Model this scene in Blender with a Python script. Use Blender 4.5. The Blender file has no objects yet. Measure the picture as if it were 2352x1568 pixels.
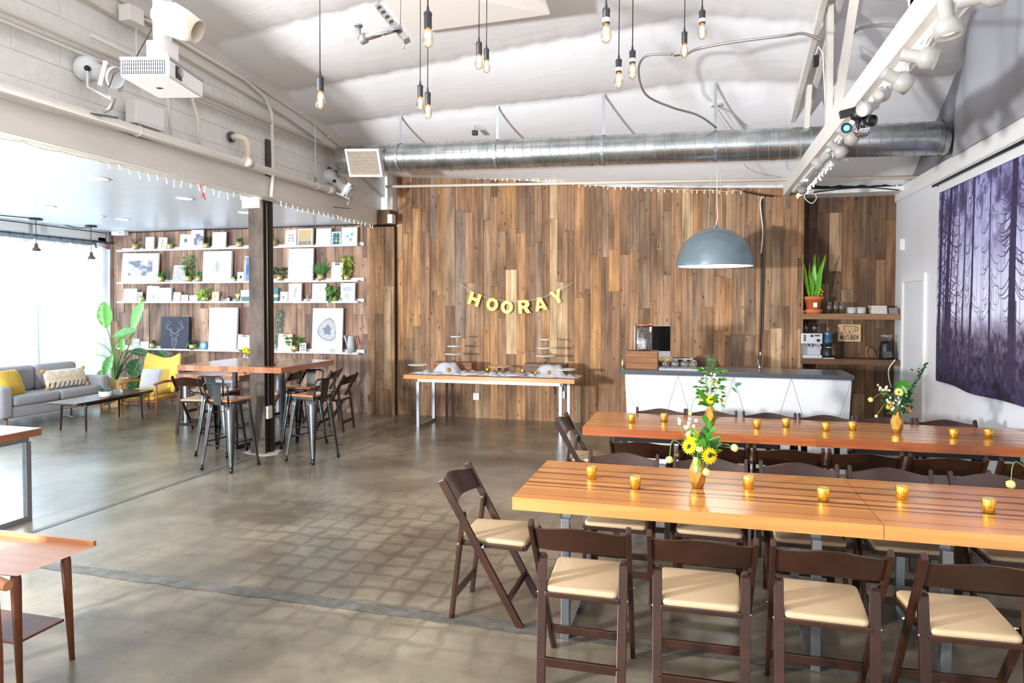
import bpy, math, random
import numpy as np
from mathutils import Vector, Matrix
R = math.radians
PI = math.pi
random.seed(7)
SC = bpy.context.scene
COL = SC.collection

# ------------------------------------------------------------------ camera
F = 1568.0; H = 1.8; YAW = R(15.2); PITCH = R(1.5)
cs, sn = math.cos(YAW), math.sin(YAW)
cam = bpy.data.cameras.new('camera'); camo = bpy.data.objects.new('camera', cam); COL.objects.link(camo)
camo.location = (0, 0, H); camo.rotation_euler = (PI/2 - PITCH, 0, YAW)
cam.sensor_width = 36; cam.lens = 24; cam.shift_y = -0.01956; cam.clip_end = 200
SC.camera = camo
# ------------------------------------------------------------------ world, lights, exposure
SC.view_settings.view_transform = 'Standard'; SC.view_settings.look = 'None'
SC.view_settings.gamma = 1; SC.view_settings.use_curve_mapping = False
SC.view_settings.exposure = 0.55
w = bpy.data.worlds.new('world'); SC.world = w; w.use_nodes = True
bg = w.node_tree.nodes['Background']; bg.inputs[0].default_value = (0.86, 0.93, 1.0, 1); bg.inputs[1].default_value = 1.0
def area(name, loc, target, sx, sy, power, col, spread=180):
    l = bpy.data.lights.new(name, 'AREA'); l.shape = 'RECTANGLE'; l.size = sx; l.size_y = sy
    l.energy = power; l.color = col; l.spread = R(spread)
    o = bpy.data.objects.new(name, l); COL.objects.link(o); o.location = loc
    o.rotation_euler = (Vector(target) - Vector(loc)).to_track_quat('-Z', 'Y').to_euler()
    return o
area('window_daylight', (-12.4, 5.5, 2.2), (-5, 6.0, 0.9), 9.5, 3.2, 1500, (0.78, 0.9, 1.0))
area('flash_light', (-5.5, -1.2, 1.8), (-0.8, 7.0, 3.6), 0.4, 0.4, 740, (0.98, 0.985, 1.0))
area('rear_fill', (-1.5, -3.2, 2.3), (-1.2, 6.0, 1.8), 6.0, 3.4, 95, (0.97, 0.98, 1.0))  # soft fill added behind the camera to brighten the room
SC.cycles.max_bounces = 7; SC.cycles.diffuse_bounces = 4; SC.cycles.glossy_bounces = 3
SC.cycles.transmission_bounces = 5; SC.cycles.transparent_max_bounces = 10
SC.cycles.sample_clamp_indirect = 6; SC.cycles.caustics_reflective = False; SC.cycles.caustics_refractive = False
SC.cycles.use_denoising = True

# ------------------------------------------------------------------ measuring helpers: a ray of the photograph cut with a real plane
def ray(px): return (px - 1176.0) / F
def at_y(px, py, Y):
    k = ray(px); d = Y / (cs + k*sn); return Vector((d*(k*cs - sn), Y, H + (697 - py)*d/F))
def at_z(px, py, Z):
    k = ray(px); d = (H - Z)*F/(py - 697.0); return Vector((d*(k*cs - sn), d*(cs + k*sn), Z))
def at_x(px, py, X):
    k = ray(px); d = X/(k*cs - sn); return Vector((X, d*(cs + k*sn), H + (697 - py)*d/F))
def at_d(px, py, d):
    k = ray(px); return Vector((d*(k*cs - sn), d*(cs + k*sn), H + (697 - py)*d/F))

# ------------------------------------------------------------------ materials
def lin(c):
    def f(v):
        v /= 255.0
        return v/12.92 if v <= 0.04045 else ((v + 0.055)/1.055)**2.4
    return (f(c[0]), f(c[1]), f(c[2]), 1)
MATS = {}
def mat(name, rgb, rough=0.5, metal=0.0, var=0.0, scale=(4, 4, 4), bump=0.0, detail=4, emit=None, estr=0, spec=0.5, coat=0.0, rand=0.0, sheen=0.0):
    if name in MATS: return MATS[name]
    m = bpy.data.materials.new(name); m.use_nodes = True; nt = m.node_tree; b = nt.nodes['Principled BSDF']
    b.inputs['Base Color'].default_value = lin(rgb); b.inputs['Roughness'].default_value = rough
    b.inputs['Metallic'].default_value = metal; b.inputs['Specular IOR Level'].default_value = spec
    b.inputs['Coat Weight'].default_value = coat; b.inputs['Coat Roughness'].default_value = 0.15
    if emit: b.inputs['Emission Color'].default_value = lin(emit); b.inputs['Emission Strength'].default_value = estr
    if var or bump or rand:
        g = nt.nodes.new('ShaderNodeNewGeometry'); mp = nt.nodes.new('ShaderNodeMapping'); n = nt.nodes.new('ShaderNodeTexNoise')
        mp.inputs['Scale'].default_value = scale; n.inputs['Scale'].default_value = 1; n.inputs['Detail'].default_value = detail
        nt.links.new(g.outputs['Position'], mp.inputs[0]); nt.links.new(mp.outputs[0], n.inputs['Vector'])
        hsv = nt.nodes.new('ShaderNodeHueSaturation'); hsv.inputs['Color'].default_value = lin(rgb)
        mr = nt.nodes.new('ShaderNodeMapRange'); mr.inputs[1].default_value = 0.3; mr.inputs[2].default_value = 0.7
        mr.inputs[3].default_value = 1 - var; mr.inputs[4].default_value = 1 + var
        nt.links.new(n.outputs['Fac'], mr.inputs[0])
        src = mr.outputs[0]
        if rand:
            oi = nt.nodes.new('ShaderNodeObjectInfo'); m2 = nt.nodes.new('ShaderNodeMapRange')
            m2.inputs[3].default_value = 1 - rand; m2.inputs[4].default_value = 1 + rand
            nt.links.new(oi.outputs['Random'], m2.inputs[0])
            mu = nt.nodes.new('ShaderNodeMath'); mu.operation = 'MULTIPLY'
            nt.links.new(mr.outputs[0], mu.inputs[0]); nt.links.new(m2.outputs[0], mu.inputs[1]); src = mu.outputs[0]
        nt.links.new(src, hsv.inputs['Value']); nt.links.new(hsv.outputs[0], b.inputs['Base Color'])
        if bump:
            bu = nt.nodes.new('ShaderNodeBump'); bu.inputs['Strength'].default_value = bump; bu.inputs['Distance'].default_value = 0.01
            nt.links.new(n.outputs['Fac'], bu.inputs['Height']); nt.links.new(bu.outputs[0], b.inputs['Normal'])
    MATS[name] = m
    return m
def N(nt, t, **kw):
    n = nt.nodes.new(t)
    for k, v in kw.items(): setattr(n, k, v)
    return n
def ramp(nt, stops, interp='LINEAR'):
    r = nt.nodes.new('ShaderNodeValToRGB'); e = r.color_ramp; e.interpolation = interp
    while len(e.elements) < len(stops): e.elements.new(0.5)
    for el, (p, c) in zip(e.elements, stops): el.position = p; el.color = lin(c)
    return r
def plank_mat(name, cols, grain_axis='Z', dark=0.45, sat=1.03):
    m = bpy.data.materials.new(name); m.use_nodes = True; nt = m.node_tree; b = nt.nodes['Principled BSDF']; L = nt.links.new
    g = N(nt, 'ShaderNodeNewGeometry'); oi = N(nt, 'ShaderNodeObjectInfo')
    sc = {'Z': (26, 26, 0.9), 'X': (0.9, 26, 26), 'Y': (26, 0.9, 26)}[grain_axis]
    mp = N(nt, 'ShaderNodeMapping'); mp.inputs['Scale'].default_value = sc
    mu = N(nt, 'ShaderNodeMath', operation='MULTIPLY'); mu.inputs[1].default_value = 91.7
    cx = N(nt, 'ShaderNodeCombineXYZ'); L(oi.outputs['Random'], mu.inputs[0])
    for i in range(3): L(mu.outputs[0], cx.inputs[i])
    L(cx.outputs[0], mp.inputs['Location']); L(g.outputs['Position'], mp.inputs['Vector'])
    n1 = N(nt, 'ShaderNodeTexNoise'); n1.inputs['Scale'].default_value = 1; n1.inputs['Detail'].default_value = 6; n1.inputs['Roughness'].default_value = 0.65
    n1.inputs['Distortion'].default_value = 0.6
    L(mp.outputs[0], n1.inputs['Vector'])
    # broad weather patches, one pattern per plank
    mp2 = N(nt, 'ShaderNodeMapping'); s2 = {'Z': (5, 5, 1.3), 'X': (1.3, 5, 5), 'Y': (5, 1.3, 5)}[grain_axis]; mp2.inputs['Scale'].default_value = s2
    L(cx.outputs[0], mp2.inputs['Location']); L(g.outputs['Position'], mp2.inputs['Vector'])
    n2 = N(nt, 'ShaderNodeTexNoise'); n2.inputs['Scale'].default_value = 1; n2.inputs['Detail'].default_value = 3; L(mp2.outputs[0], n2.inputs['Vector'])
    # knots
    mp3 = N(nt, 'ShaderNodeMapping'); s3 = {'Z': (9, 9, 4.5), 'X': (4.5, 9, 9), 'Y': (9, 4.5, 9)}[grain_axis]; mp3.inputs['Scale'].default_value = s3
    L(cx.outputs[0], mp3.inputs['Location']); L(g.outputs['Position'], mp3.inputs['Vector'])
    vo = N(nt, 'ShaderNodeTexVoronoi'); vo.inputs['Scale'].default_value = 1.0; L(mp3.outputs[0], vo.inputs['Vector'])
    kn = N(nt, 'ShaderNodeMapRange'); kn.inputs[1].default_value = 0.05; kn.inputs[2].default_value = 0.16; kn.inputs[3].default_value = 0.35; kn.inputs[4].default_value = 1
    L(vo.outputs['Distance'], kn.inputs[0])
    rp = ramp(nt, cols); L(oi.outputs['Random'], rp.inputs[0])
    mr = N(nt, 'ShaderNodeMapRange'); mr.inputs[1].default_value = 0.32; mr.inputs[2].default_value = 0.68; mr.inputs[3].default_value = 1 - dark; mr.inputs[4].default_value = 1.3
    L(n1.outputs['Fac'], mr.inputs[0])
    m2 = N(nt, 'ShaderNodeMapRange'); m2.inputs[1].default_value = 0.35; m2.inputs[2].default_value = 0.65; m2.inputs[3].default_value = 0.6; m2.inputs[4].default_value = 1.25
    L(n2.outputs['Fac'], m2.inputs[0])
    a = N(nt, 'ShaderNodeMath', operation='MULTIPLY'); L(mr.outputs[0], a.inputs[0]); L(m2.outputs[0], a.inputs[1])
    a2 = N(nt, 'ShaderNodeMath', operation='MULTIPLY'); L(a.outputs[0], a2.inputs[0]); L(kn.outputs[0], a2.inputs[1])
    h = N(nt, 'ShaderNodeHueSaturation'); h.inputs['Saturation'].default_value = sat; L(rp.outputs[0], h.inputs['Color']); L(a2.outputs[0], h.inputs['Value']); L(h.outputs[0], b.inputs['Base Color'])
    b.inputs['Roughness'].default_value = 0.72; b.inputs['Specular IOR Level'].default_value = 0.3
    bu = N(nt, 'ShaderNodeBump'); bu.inputs['Strength'].default_value = 0.35; bu.inputs['Distance'].default_value = 0.004
    L(n1.outputs['Fac'], bu.inputs['Height']); L(bu.outputs[0], b.inputs['Normal'])
    return m
barn = plank_mat('reclaimed_wood', [(0.0, (138, 108, 84)), (0.12, (166, 128, 96)), (0.24, (146, 114, 90)), (0.36, (180, 136, 98)), (0.46, (144, 126, 112)),
                 (0.56, (168, 128, 92)), (0.66, (196, 148, 102)), (0.76, (154, 120, 94)), (0.86, (206, 174, 136)), (0.91, (128, 102, 84)), (0.96, (160, 126, 100)), (1.0, (220, 198, 168))])
barn_cool = plank_mat('cool_lit_wood', [(0.0, (134, 108, 98)), (0.2, (166, 134, 118)), (0.4, (146, 120, 110)), (0.55, (184, 148, 122)), (0.7, (136, 114, 106)), (0.85, (196, 164, 140)), (1.0, (152, 122, 106))])  # same reclaimed wood, with the cool lounge light put into its colours
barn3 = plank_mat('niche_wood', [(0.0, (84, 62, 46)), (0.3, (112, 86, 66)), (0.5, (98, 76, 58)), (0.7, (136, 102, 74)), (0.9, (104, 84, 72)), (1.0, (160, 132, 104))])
def board_mat(name, c1, c2, axis='X', rough=0.28):
    m = bpy.data.materials.new(name); m.use_nodes = True; nt = m.node_tree; b = nt.nodes['Principled BSDF']; L = nt.links.new
    g = N(nt, 'ShaderNodeNewGeometry'); oi = N(nt, 'ShaderNodeObjectInfo')
    mp = N(nt, 'ShaderNodeMapping'); mp.inputs['Scale'].default_value = {'X': (1.2, 30, 30), 'Y': (30, 1.2, 30)}[axis]
    mu = N(nt, 'ShaderNodeMath', operation='MULTIPLY'); mu.inputs[1].default_value = 57.3; L(oi.outputs['Random'], mu.inputs[0])
    cx = N(nt, 'ShaderNodeCombineXYZ')
    for i in range(3): L(mu.outputs[0], cx.inputs[i])
    L(cx.outputs[0], mp.inputs['Location']); L(g.outputs['Position'], mp.inputs['Vector'])
    n = N(nt, 'ShaderNodeTexNoise'); n.inputs['Scale'].default_value = 1; n.inputs['Detail'].default_value = 5; n.inputs['Distortion'].default_value = 0.8
    L(mp.outputs[0], n.inputs['Vector'])
    rp = ramp(nt, [(0.3, c1), (0.7, c2)]); L(n.outputs['Fac'], rp.inputs[0])
    h = N(nt, 'ShaderNodeHueSaturation'); m2 = N(nt, 'ShaderNodeMapRange'); m2.inputs[3].default_value = 0.85; m2.inputs[4].default_value = 1.12
    L(oi.outputs['Random'], m2.inputs[0]); L(m2.outputs[0], h.inputs['Value']); L(rp.outputs[0], h.inputs['Color']); L(h.outputs[0], b.inputs['Base Color'])
    b.inputs['Roughness'].default_value = rough; b.inputs['Coat Weight'].default_value = 0.6; b.inputs['Coat Roughness'].default_value = 0.16
    return m
oak = board_mat('golden_board', (206, 130, 66), (226, 152, 86)); oak_dark = board_mat('walnut_board', (108, 62, 34), (140, 86, 50))
red = board_mat('red_board', (150, 84, 46), (178, 108, 64)); red_y = board_mat('brown_board', (132, 76, 50), (172, 108, 72), 'Y'); red_y2 = board_mat('pale_brown_board', (168, 112, 76), (196, 140, 98), 'Y')
white = mat('white_paint', (232, 230, 226), 0.5, var=0.03, bump=0.05)
beamw = mat('beam_paint', (222, 217, 209), 0.55, var=0.06, scale=(3, 1.2, 6), bump=0.1)
blockw = mat('block_paint', (226, 223, 218), 0.6, var=0.05, scale=(14, 14, 14), bump=0.25, rand=0.02)
wallw = mat('wall_paint', (224, 224, 228), 0.5, var=0.02, scale=(1.5, 1.5, 1.5))
ceilw = mat('smooth_ceiling_paint', (226, 233, 243), 0.3, var=0.02, scale=(0.6, 6, 1))
joint = mat('joint_grey', (120, 112, 104), 0.8, var=0.1); darkback = mat('dark_backing', (34, 26, 20), 0.9, var=0.1)
chairw = mat('mahogany_stain', (50, 24, 12), 0.25, var=0.3, scale=(9, 9, 9), rand=0.18, spec=0.6)
cushion = mat('beige_vinyl', (196, 170, 134), 0.42, var=0.03, bump=0.05)
steel = mat('brushed_steel', (150, 156, 162), 0.32, 0.9, var=0.08, scale=(10, 10, 10))
darksteel = mat('gunmetal', (98, 100, 100), 0.26, 0.95, var=0.25, scale=(5, 5, 5))
silver = mat('pale_steel', (170, 176, 184), 0.35, 0.75, var=0.05)
chrome = mat('chrome', (220, 222, 226), 0.12, 1.0)
black = mat('black_plastic', (22, 22, 24), 0.4, var=0.05); blackm = mat('black_metal', (38, 38, 42), 0.35, 0.4, var=0.1)
socketm = mat('socket_black', (52, 52, 56), 0.45, var=0.1)
gold = mat('mercury_gold', (226, 170, 60), 0.22, 0.85, var=0.25, scale=(60, 60, 60), bump=0.2)
goldin = mat('gold_inside', (248, 226, 170), 0.3, 0.6, var=0.1)
goldv = mat('matte_gold', (196, 148, 70), 0.34, 0.8, var=0.1, scale=(12, 12, 12))
goldp = mat('pale_gold', (212, 196, 130), 0.3, 0.6, var=0.08)
foil = mat('gold_foil', (196, 152, 66), 0.4, 0.6, var=0.2, scale=(30, 30, 30), bump=0.2)
greyfab = mat('grey_upholstery', (158, 156, 160), 0.9, var=0.06, scale=(40, 40, 40), bump=0.15)
yellowfab = mat('yellow_upholstery', (236, 200, 92), 0.85, var=0.04, scale=(30, 30, 30), bump=0.1)
teak = mat('teak', (170, 104, 58), 0.38, var=0.15, scale=(8, 30, 30)); teakd = mat('dark_teak', (112, 60, 34), 0.35, var=0.2, scale=(20, 20, 3))
walnut = mat('dark_walnut', (64, 44, 36), 0.3, var=0.2, scale=(20, 4, 20))
linen = mat('grey_linen', (186, 186, 192), 0.85, var=0.05, scale=(20, 20, 20), bump=0.1)
porcelain = mat('porcelain', (240, 236, 228), 0.2, spec=0.6)
leafg = mat('leaf_green', (66, 132, 40), 0.42, var=0.25, scale=(14, 14, 14), rand=0.1)
leafd = mat('leaf_dark', (34, 78, 40), 0.4, var=0.3, scale=(14, 14, 14)); leafl = mat('leaf_lime', (140, 178, 50), 0.45, var=0.25, scale=(16, 16, 16))
leafb = mat('leaf_bluegreen', (84, 124, 108), 0.5, var=0.2, scale=(16, 16, 16)); leafbr = mat('leaf_brownish', (96, 66, 56), 0.6, var=0.2)
leaflit = mat('leaf_bright', (84, 168, 40), 0.3, var=0.12, scale=(5, 5, 20))
stemg = mat('stem_green', (108, 150, 60), 0.5, var=0.1); petaly = mat('petal_yellow', (250, 206, 20), 0.5, var=0.08, scale=(40, 40, 40))
petalp = mat('petal_pale', (226, 226, 130), 0.5, var=0.1); petalw = mat('petal_white', (244, 240, 222), 0.5); centre = mat('flower_centre', (70, 40, 20), 0.8)
basket = mat('basket_weave', (214, 186, 132), 0.7, var=0.2, scale=(10, 10, 90), bump=0.5)
terra = mat('terracotta', (206, 108, 62), 0.7, var=0.08); rawwood = mat('crate_wood', (142, 96, 60), 0.7, var=0.3, scale=(3, 3, 40), bump=0.3)
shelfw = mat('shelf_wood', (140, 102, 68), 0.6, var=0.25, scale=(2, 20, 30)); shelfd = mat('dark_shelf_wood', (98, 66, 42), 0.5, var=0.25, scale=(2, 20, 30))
stone = mat('dark_quartz', (74, 80, 88), 0.22, var=0.25, scale=(90, 90, 90)); lampgrey = mat('grey_enamel', (120, 138, 146), 0.3, 0.25, var=0.04, coat=0.3)
greyw = mat('grey_fabric', (166, 167, 174), 0.85, var=0.1, scale=(3, 1.5, 1), bump=0.4)
leather = mat('brown_leather', (82, 46, 26), 0.4, var=0.15); clay = mat('grey_clay', (176, 182, 184), 0.5); copper = mat('copper', (200, 120, 84), 0.3, 0.7)
navy = mat('navy_canvas', (44, 48, 66), 0.8, var=0.05); chalk = mat('chalk_line', (214, 216, 224), 0.7); rust = mat('rusty_steel', (86, 74, 66), 0.5, 0.5, var=0.45, scale=(9, 9, 4), bump=0.2)
web_shade = mat('shaded_web_steel', (44, 32, 26), 0.6, var=0.4, scale=(16, 16, 2), bump=0.3); brownblock = mat('brown_block', (112, 84, 60), 0.7, var=0.2, bump=0.2)  # near-black tone paints the shade of the column's web recess
framew = mat('frame_white', (226, 227, 228), 0.4, var=0.01); wire = mat('white_wire', (228, 226, 220), 0.5); galv = mat('galvanised_conduit', (158, 156, 152), 0.4, 0.6, var=0.1)
kraft = mat('birch_ply', (216, 178, 132), 0.6, var=0.08, scale=(2, 30, 30)); cream = mat('cream_metal', (236, 222, 204), 0.45, var=0.02)
redr = mat('red_ribbon', (226, 40, 30), 0.6); bulbw = mat('mini_bulb', (250, 244, 226), 0.4, emit=(255, 240, 210), estr=2.0)
lampon = mat('downlight_on', (255, 250, 240), 0.4, emit=(255, 244, 226), estr=6.0); ledon = mat('track_bulb_on', (255, 250, 240), 0.4, emit=(255, 246, 232), estr=9.0)
ledblue = mat('blue_led', (120, 200, 255), 0.4, emit=(60, 160, 255), estr=5.0); filament = mat('filament_glow', (255, 190, 110), 0.4, emit=(255, 182, 100), estr=40.0)
ringon = mat('lamp_ring_on', (255, 255, 255), 0.4, emit=(255, 250, 240), estr=5.0); blue = mat('blue_agate', (20, 132, 186), 0.3, var=0.4, scale=(50, 50, 50))
screenm = mat('screen_black', (8, 8, 10), 0.6, spec=0.15); alum = mat('aluminium', (206, 208, 212), 0.35, 0.5)
paper = mat('paper', (238, 234, 226), 0.7)

def special():
    # thin clear glass and bulb glass
    for nm, tint, fac in (('clear_glass', (0.96, 0.98, 0.98, 1), 0.12), ('bulb_glass', (1.0, 0.9, 0.74, 1), 0.1), ('pale_gold_glass', (0.98, 0.9, 0.7, 1), 0.25)):
        m = bpy.data.materials.new(nm); m.use_nodes = True; nt = m.node_tree; nt.nodes.clear()
        o = N(nt, 'ShaderNodeOutputMaterial'); t = N(nt, 'ShaderNodeBsdfTransparent'); g = N(nt, 'ShaderNodeBsdfGlossy'); mx = N(nt, 'ShaderNodeMixShader')
        lw = N(nt, 'ShaderNodeLayerWeight'); lw.inputs[0].default_value = 0.35; mr = N(nt, 'ShaderNodeMapRange'); mr.inputs[3].default_value = fac; mr.inputs[4].default_value = 0.8
        t.inputs[0].default_value = tint; g.inputs['Roughness'].default_value = 0.04
        nt.links.new(lw.outputs['Facing'], mr.inputs[0]); nt.links.new(mr.outputs[0], mx.inputs[0]); nt.links.new(t.outputs[0], mx.inputs[1]); nt.links.new(g.outputs[0], mx.inputs[2]); nt.links.new(mx.outputs[0], o.inputs[0])
        MATS[nm] = m
    # sheer curtain
    m = bpy.data.materials.new('sheer_voile'); m.use_nodes = True; nt = m.node_tree; nt.nodes.clear()
    o = N(nt, 'ShaderNodeOutputMaterial'); t = N(nt, 'ShaderNodeBsdfTransparent'); tl = N(nt, 'ShaderNodeBsdfTranslucent'); df = N(nt, 'ShaderNodeBsdfDiffuse')
    tl.inputs[0].default_value = (0.9, 0.94, 1, 1); df.inputs[0].default_value = (0.85, 0.88, 0.92, 1); t.inputs[0].default_value = (1, 1, 1, 1)
    a = N(nt, 'ShaderNodeMixShader'); a.inputs[0].default_value = 0.35; b = N(nt, 'ShaderNodeMixShader'); b.inputs[0].default_value = 0.62
    nt.links.new(tl.outputs[0], a.inputs[1]); nt.links.new(df.outputs[0], a.inputs[2]); nt.links.new(t.outputs[0], b.inputs[1]); nt.links.new(a.outputs[0], b.inputs[2]); nt.links.new(b.outputs[0], o.inputs[0])
    MATS['sheer_voile'] = m
    # colour-attribute prints
    m = bpy.data.materials.new('printed_surface'); m.use_nodes = True; nt = m.node_tree; b = nt.nodes['Principled BSDF']
    at = N(nt, 'ShaderNodeAttribute'); at.attribute_name = 'Col'; nt.links.new(at.outputs['Color'], b.inputs['Base Color']); b.inputs['Roughness'].default_value = 0.6
    MATS['print'] = m
    # polished stained concrete
    m = bpy.data.materials.new('stained_concrete'); m.use_nodes = True; nt = m.node_tree; b = nt.nodes['Principled BSDF']; L = nt.links.new
    g = N(nt, 'ShaderNodeNewGeometry')
    n1 = N(nt, 'ShaderNodeTexNoise'); n1.inputs['Scale'].default_value = 1.1; n1.inputs['Detail'].default_value = 6; n1.inputs['Roughness'].default_value = 0.58; L(g.outputs['Position'], n1.inputs['Vector'])
    n2 = N(nt, 'ShaderNodeTexNoise'); n2.inputs['Scale'].default_value = 6; n2.inputs['Detail'].default_value = 4; n2.inputs['Roughness'].default_value = 0.55; L(g.outputs['Position'], n2.inputs['Vector'])
    rp = ramp(nt, [(0.28, (84, 75, 61)), (0.45, (112, 102, 86)), (0.58, (134, 124, 105)), (0.74, (160, 150, 129))]); L(n1.outputs['Fac'], rp.inputs[0])
    # ghost of old tiles: rounded pale squares on a darker mortar grid, only in places
    mp = N(nt, 'ShaderNodeMapping'); mp.inputs['Scale'].default_value = (5.2, 5.2, 5.2); mp.inputs['Rotation'].default_value = (0, 0, R(0))
    nd = N(nt, 'ShaderNodeTexNoise'); nd.inputs['Scale'].default_value = 5.0; L(g.outputs['Position'], nd.inputs['Vector'])
    va = N(nt, 'ShaderNodeVectorMath', operation='MULTIPLY_ADD'); va.inputs[1].default_value = (0.13, 0.13, 0); L(nd.outputs['Color'], va.inputs[0]); L(g.outputs['Position'], va.inputs[2]); L(va.outputs[0], mp.inputs[0])
    vo = N(nt, 'ShaderNodeTexVoronoi', distance='CHEBYCHEV'); vo.inputs['Scale'].default_value = 1; vo.inputs['Randomness'].default_value = 0.12; L(mp.outputs[0], vo.inputs['Vector'])
    vr = N(nt, 'ShaderNodeMapRange'); vr.inputs[1].default_value = 0.33; vr.inputs[2].default_value = 0.46; vr.inputs[3].default_value = 1.16; vr.inputs[4].default_value = 0.72; L(vo.outputs['Distance'], vr.inputs[0])
    sx = N(nt, 'ShaderNodeSeparateXYZ'); L(g.outputs['Position'], sx.inputs[0])
    nm = N(nt, 'ShaderNodeTexNoise'); nm.inputs['Scale'].default_value = 0.55; nm.inputs['Detail'].default_value = 3; L(g.outputs['Position'], nm.inputs['Vector'])
    mk = N(nt, 'ShaderNodeMapRange'); mk.inputs[1].default_value = 0.36; mk.inputs[2].default_value = 0.50; L(nm.outputs['Fac'], mk.inputs[0])
    # tiles lay only right of the saw cut
    mx0 = N(nt, 'ShaderNodeMapRange'); mx0.inputs[1].default_value = -4.6; mx0.inputs[2].default_value = -3.4; L(sx.outputs[0], mx0.inputs[0])
    vd = N(nt, 'ShaderNodeVectorMath', operation='SUBTRACT'); vd.inputs[1].default_value = (-2.0, 4.5, 0); L(g.outputs['Position'], vd.inputs[0])
    vs_ = N(nt, 'ShaderNodeVectorMath', operation='MULTIPLY'); vs_.inputs[1].default_value = (.5, .8, 0); L(vd.outputs[0], vs_.inputs[0])
    vl = N(nt, 'ShaderNodeVectorMath', operation='LENGTH'); L(vs_.outputs[0], vl.inputs[0])
    me_ = N(nt, 'ShaderNodeMapRange'); me_.inputs[1].default_value = 1.5; me_.inputs[2].default_value = .35; me_.inputs[3].default_value = .14; me_.inputs[4].default_value = 1.25; L(vl.outputs['Value'], me_.inputs[0])
    m0 = N(nt, 'ShaderNodeMath', operation='MULTIPLY'); L(mk.outputs[0], m0.inputs[0]); L(mx0.outputs[0], m0.inputs[1])
    mm = N(nt, 'ShaderNodeMath', operation='MULTIPLY'); L(m0.outputs[0], mm.inputs[0]); L(me_.outputs[0], mm.inputs[1])
    mxv = N(nt, 'ShaderNodeMix'); mxv.data_type = 'FLOAT'; mxv.inputs[2].default_value = 1.0; L(mm.outputs[0], mxv.inputs[0]); L(vr.outputs[0], mxv.inputs[3])
    m2 = N(nt, 'ShaderNodeMapRange'); m2.inputs[1].default_value = 0.1; m2.inputs[2].default_value = 0.9; m2.inputs[3].default_value = 0.72; m2.inputs[4].default_value = 1.28; L(n2.outputs['Fac'], m2.inputs[0])
    mu = N(nt, 'ShaderNodeMath', operation='MULTIPLY'); L(mxv.outputs[0], mu.inputs[0]); L(m2.outputs[0], mu.inputs[1])
    h = N(nt, 'ShaderNodeHueSaturation'); L(rp.outputs[0], h.inputs['Color']); L(mu.outputs[0], h.inputs['Value']); L(h.outputs[0], b.inputs['Base Color'])
    rr = N(nt, 'ShaderNodeMapRange'); rr.inputs[1].default_value = 0.1; rr.inputs[2].default_value = 0.9; rr.inputs[3].default_value = 0.2; rr.inputs[4].default_value = 0.44; b.inputs['Coat Weight'].default_value = 0.3; b.inputs['Coat Roughness'].default_value = 0.2; L(n2.outputs['Fac'], rr.inputs[0]); L(rr.outputs[0], b.inputs['Roughness'])
    bu = N(nt, 'ShaderNodeBump'); bu.inputs['Strength'].default_value = 0.03; bu.inputs['Distance'].default_value = 0.003; L(n2.outputs['Fac'], bu.inputs['Height']); L(bu.outputs[0], b.inputs['Normal'])
    MATS['concrete'] = m
    # taut white insulation cloth with creases
    m = bpy.data.materials.new('ceiling_cloth'); m.use_nodes = True; nt = m.node_tree; b = nt.nodes['Principled BSDF']; L = nt.links.new
    b.inputs['Base Color'].default_value = lin((244, 245, 248)); b.inputs['Roughness'].default_value = 0.45
    g = N(nt, 'ShaderNodeNewGeometry'); mp = N(nt, 'ShaderNodeMapping'); mp.inputs['Scale'].default_value = (0.9, 2.4, 1); mp.inputs['Rotation'].default_value = (0, 0, R(35)); L(g.outputs['Position'], mp.inputs[0])
    n = N(nt, 'ShaderNodeTexNoise'); n.inputs['Scale'].default_value = 1.4; n.inputs['Detail'].default_value = 5; n.inputs['Distortion'].default_value = 1.5; L(mp.outputs[0], n.inputs['Vector'])
    bu = N(nt, 'ShaderNodeBump'); bu.inputs['Strength'].default_value = 0.16; bu.inputs['Distance'].default_value = 0.04; L(n.outputs['Fac'], bu.inputs['Height']); L(bu.outputs[0], b.inputs['Normal'])
    MATS['cloth'] = m
    # spiral duct zinc
    m = bpy.data.materials.new('duct_zinc'); m.use_nodes = True; nt = m.node_tree; b = nt.nodes['Principled BSDF']; L = nt.links.new
    b.inputs['Metallic'].default_value = 0.92; b.inputs['Roughness'].default_value = 0.27
    n = N(nt, 'ShaderNodeTexNoise'); n.inputs['Scale'].default_value = 5; n.inputs['Detail'].default_value = 6; g = N(nt, 'ShaderNodeNewGeometry'); L(g.outputs['Position'], n.inputs['Vector'])
    rp = ramp(nt, [(0.35, (158, 164, 164)), (0.65, (196, 200, 200))]); L(n.outputs['Fac'], rp.inputs[0]); L(rp.outputs[0], b.inputs['Base Color'])
    MATS['zinc'] = m
special()
glass, bulbg, goldglass, voile, printm, concrete, cloth, zinc = [MATS[k] for k in ('clear_glass', 'bulb_glass', 'pale_gold_glass', 'sheer_voile', 'print', 'concrete', 'cloth', 'zinc')]

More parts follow.
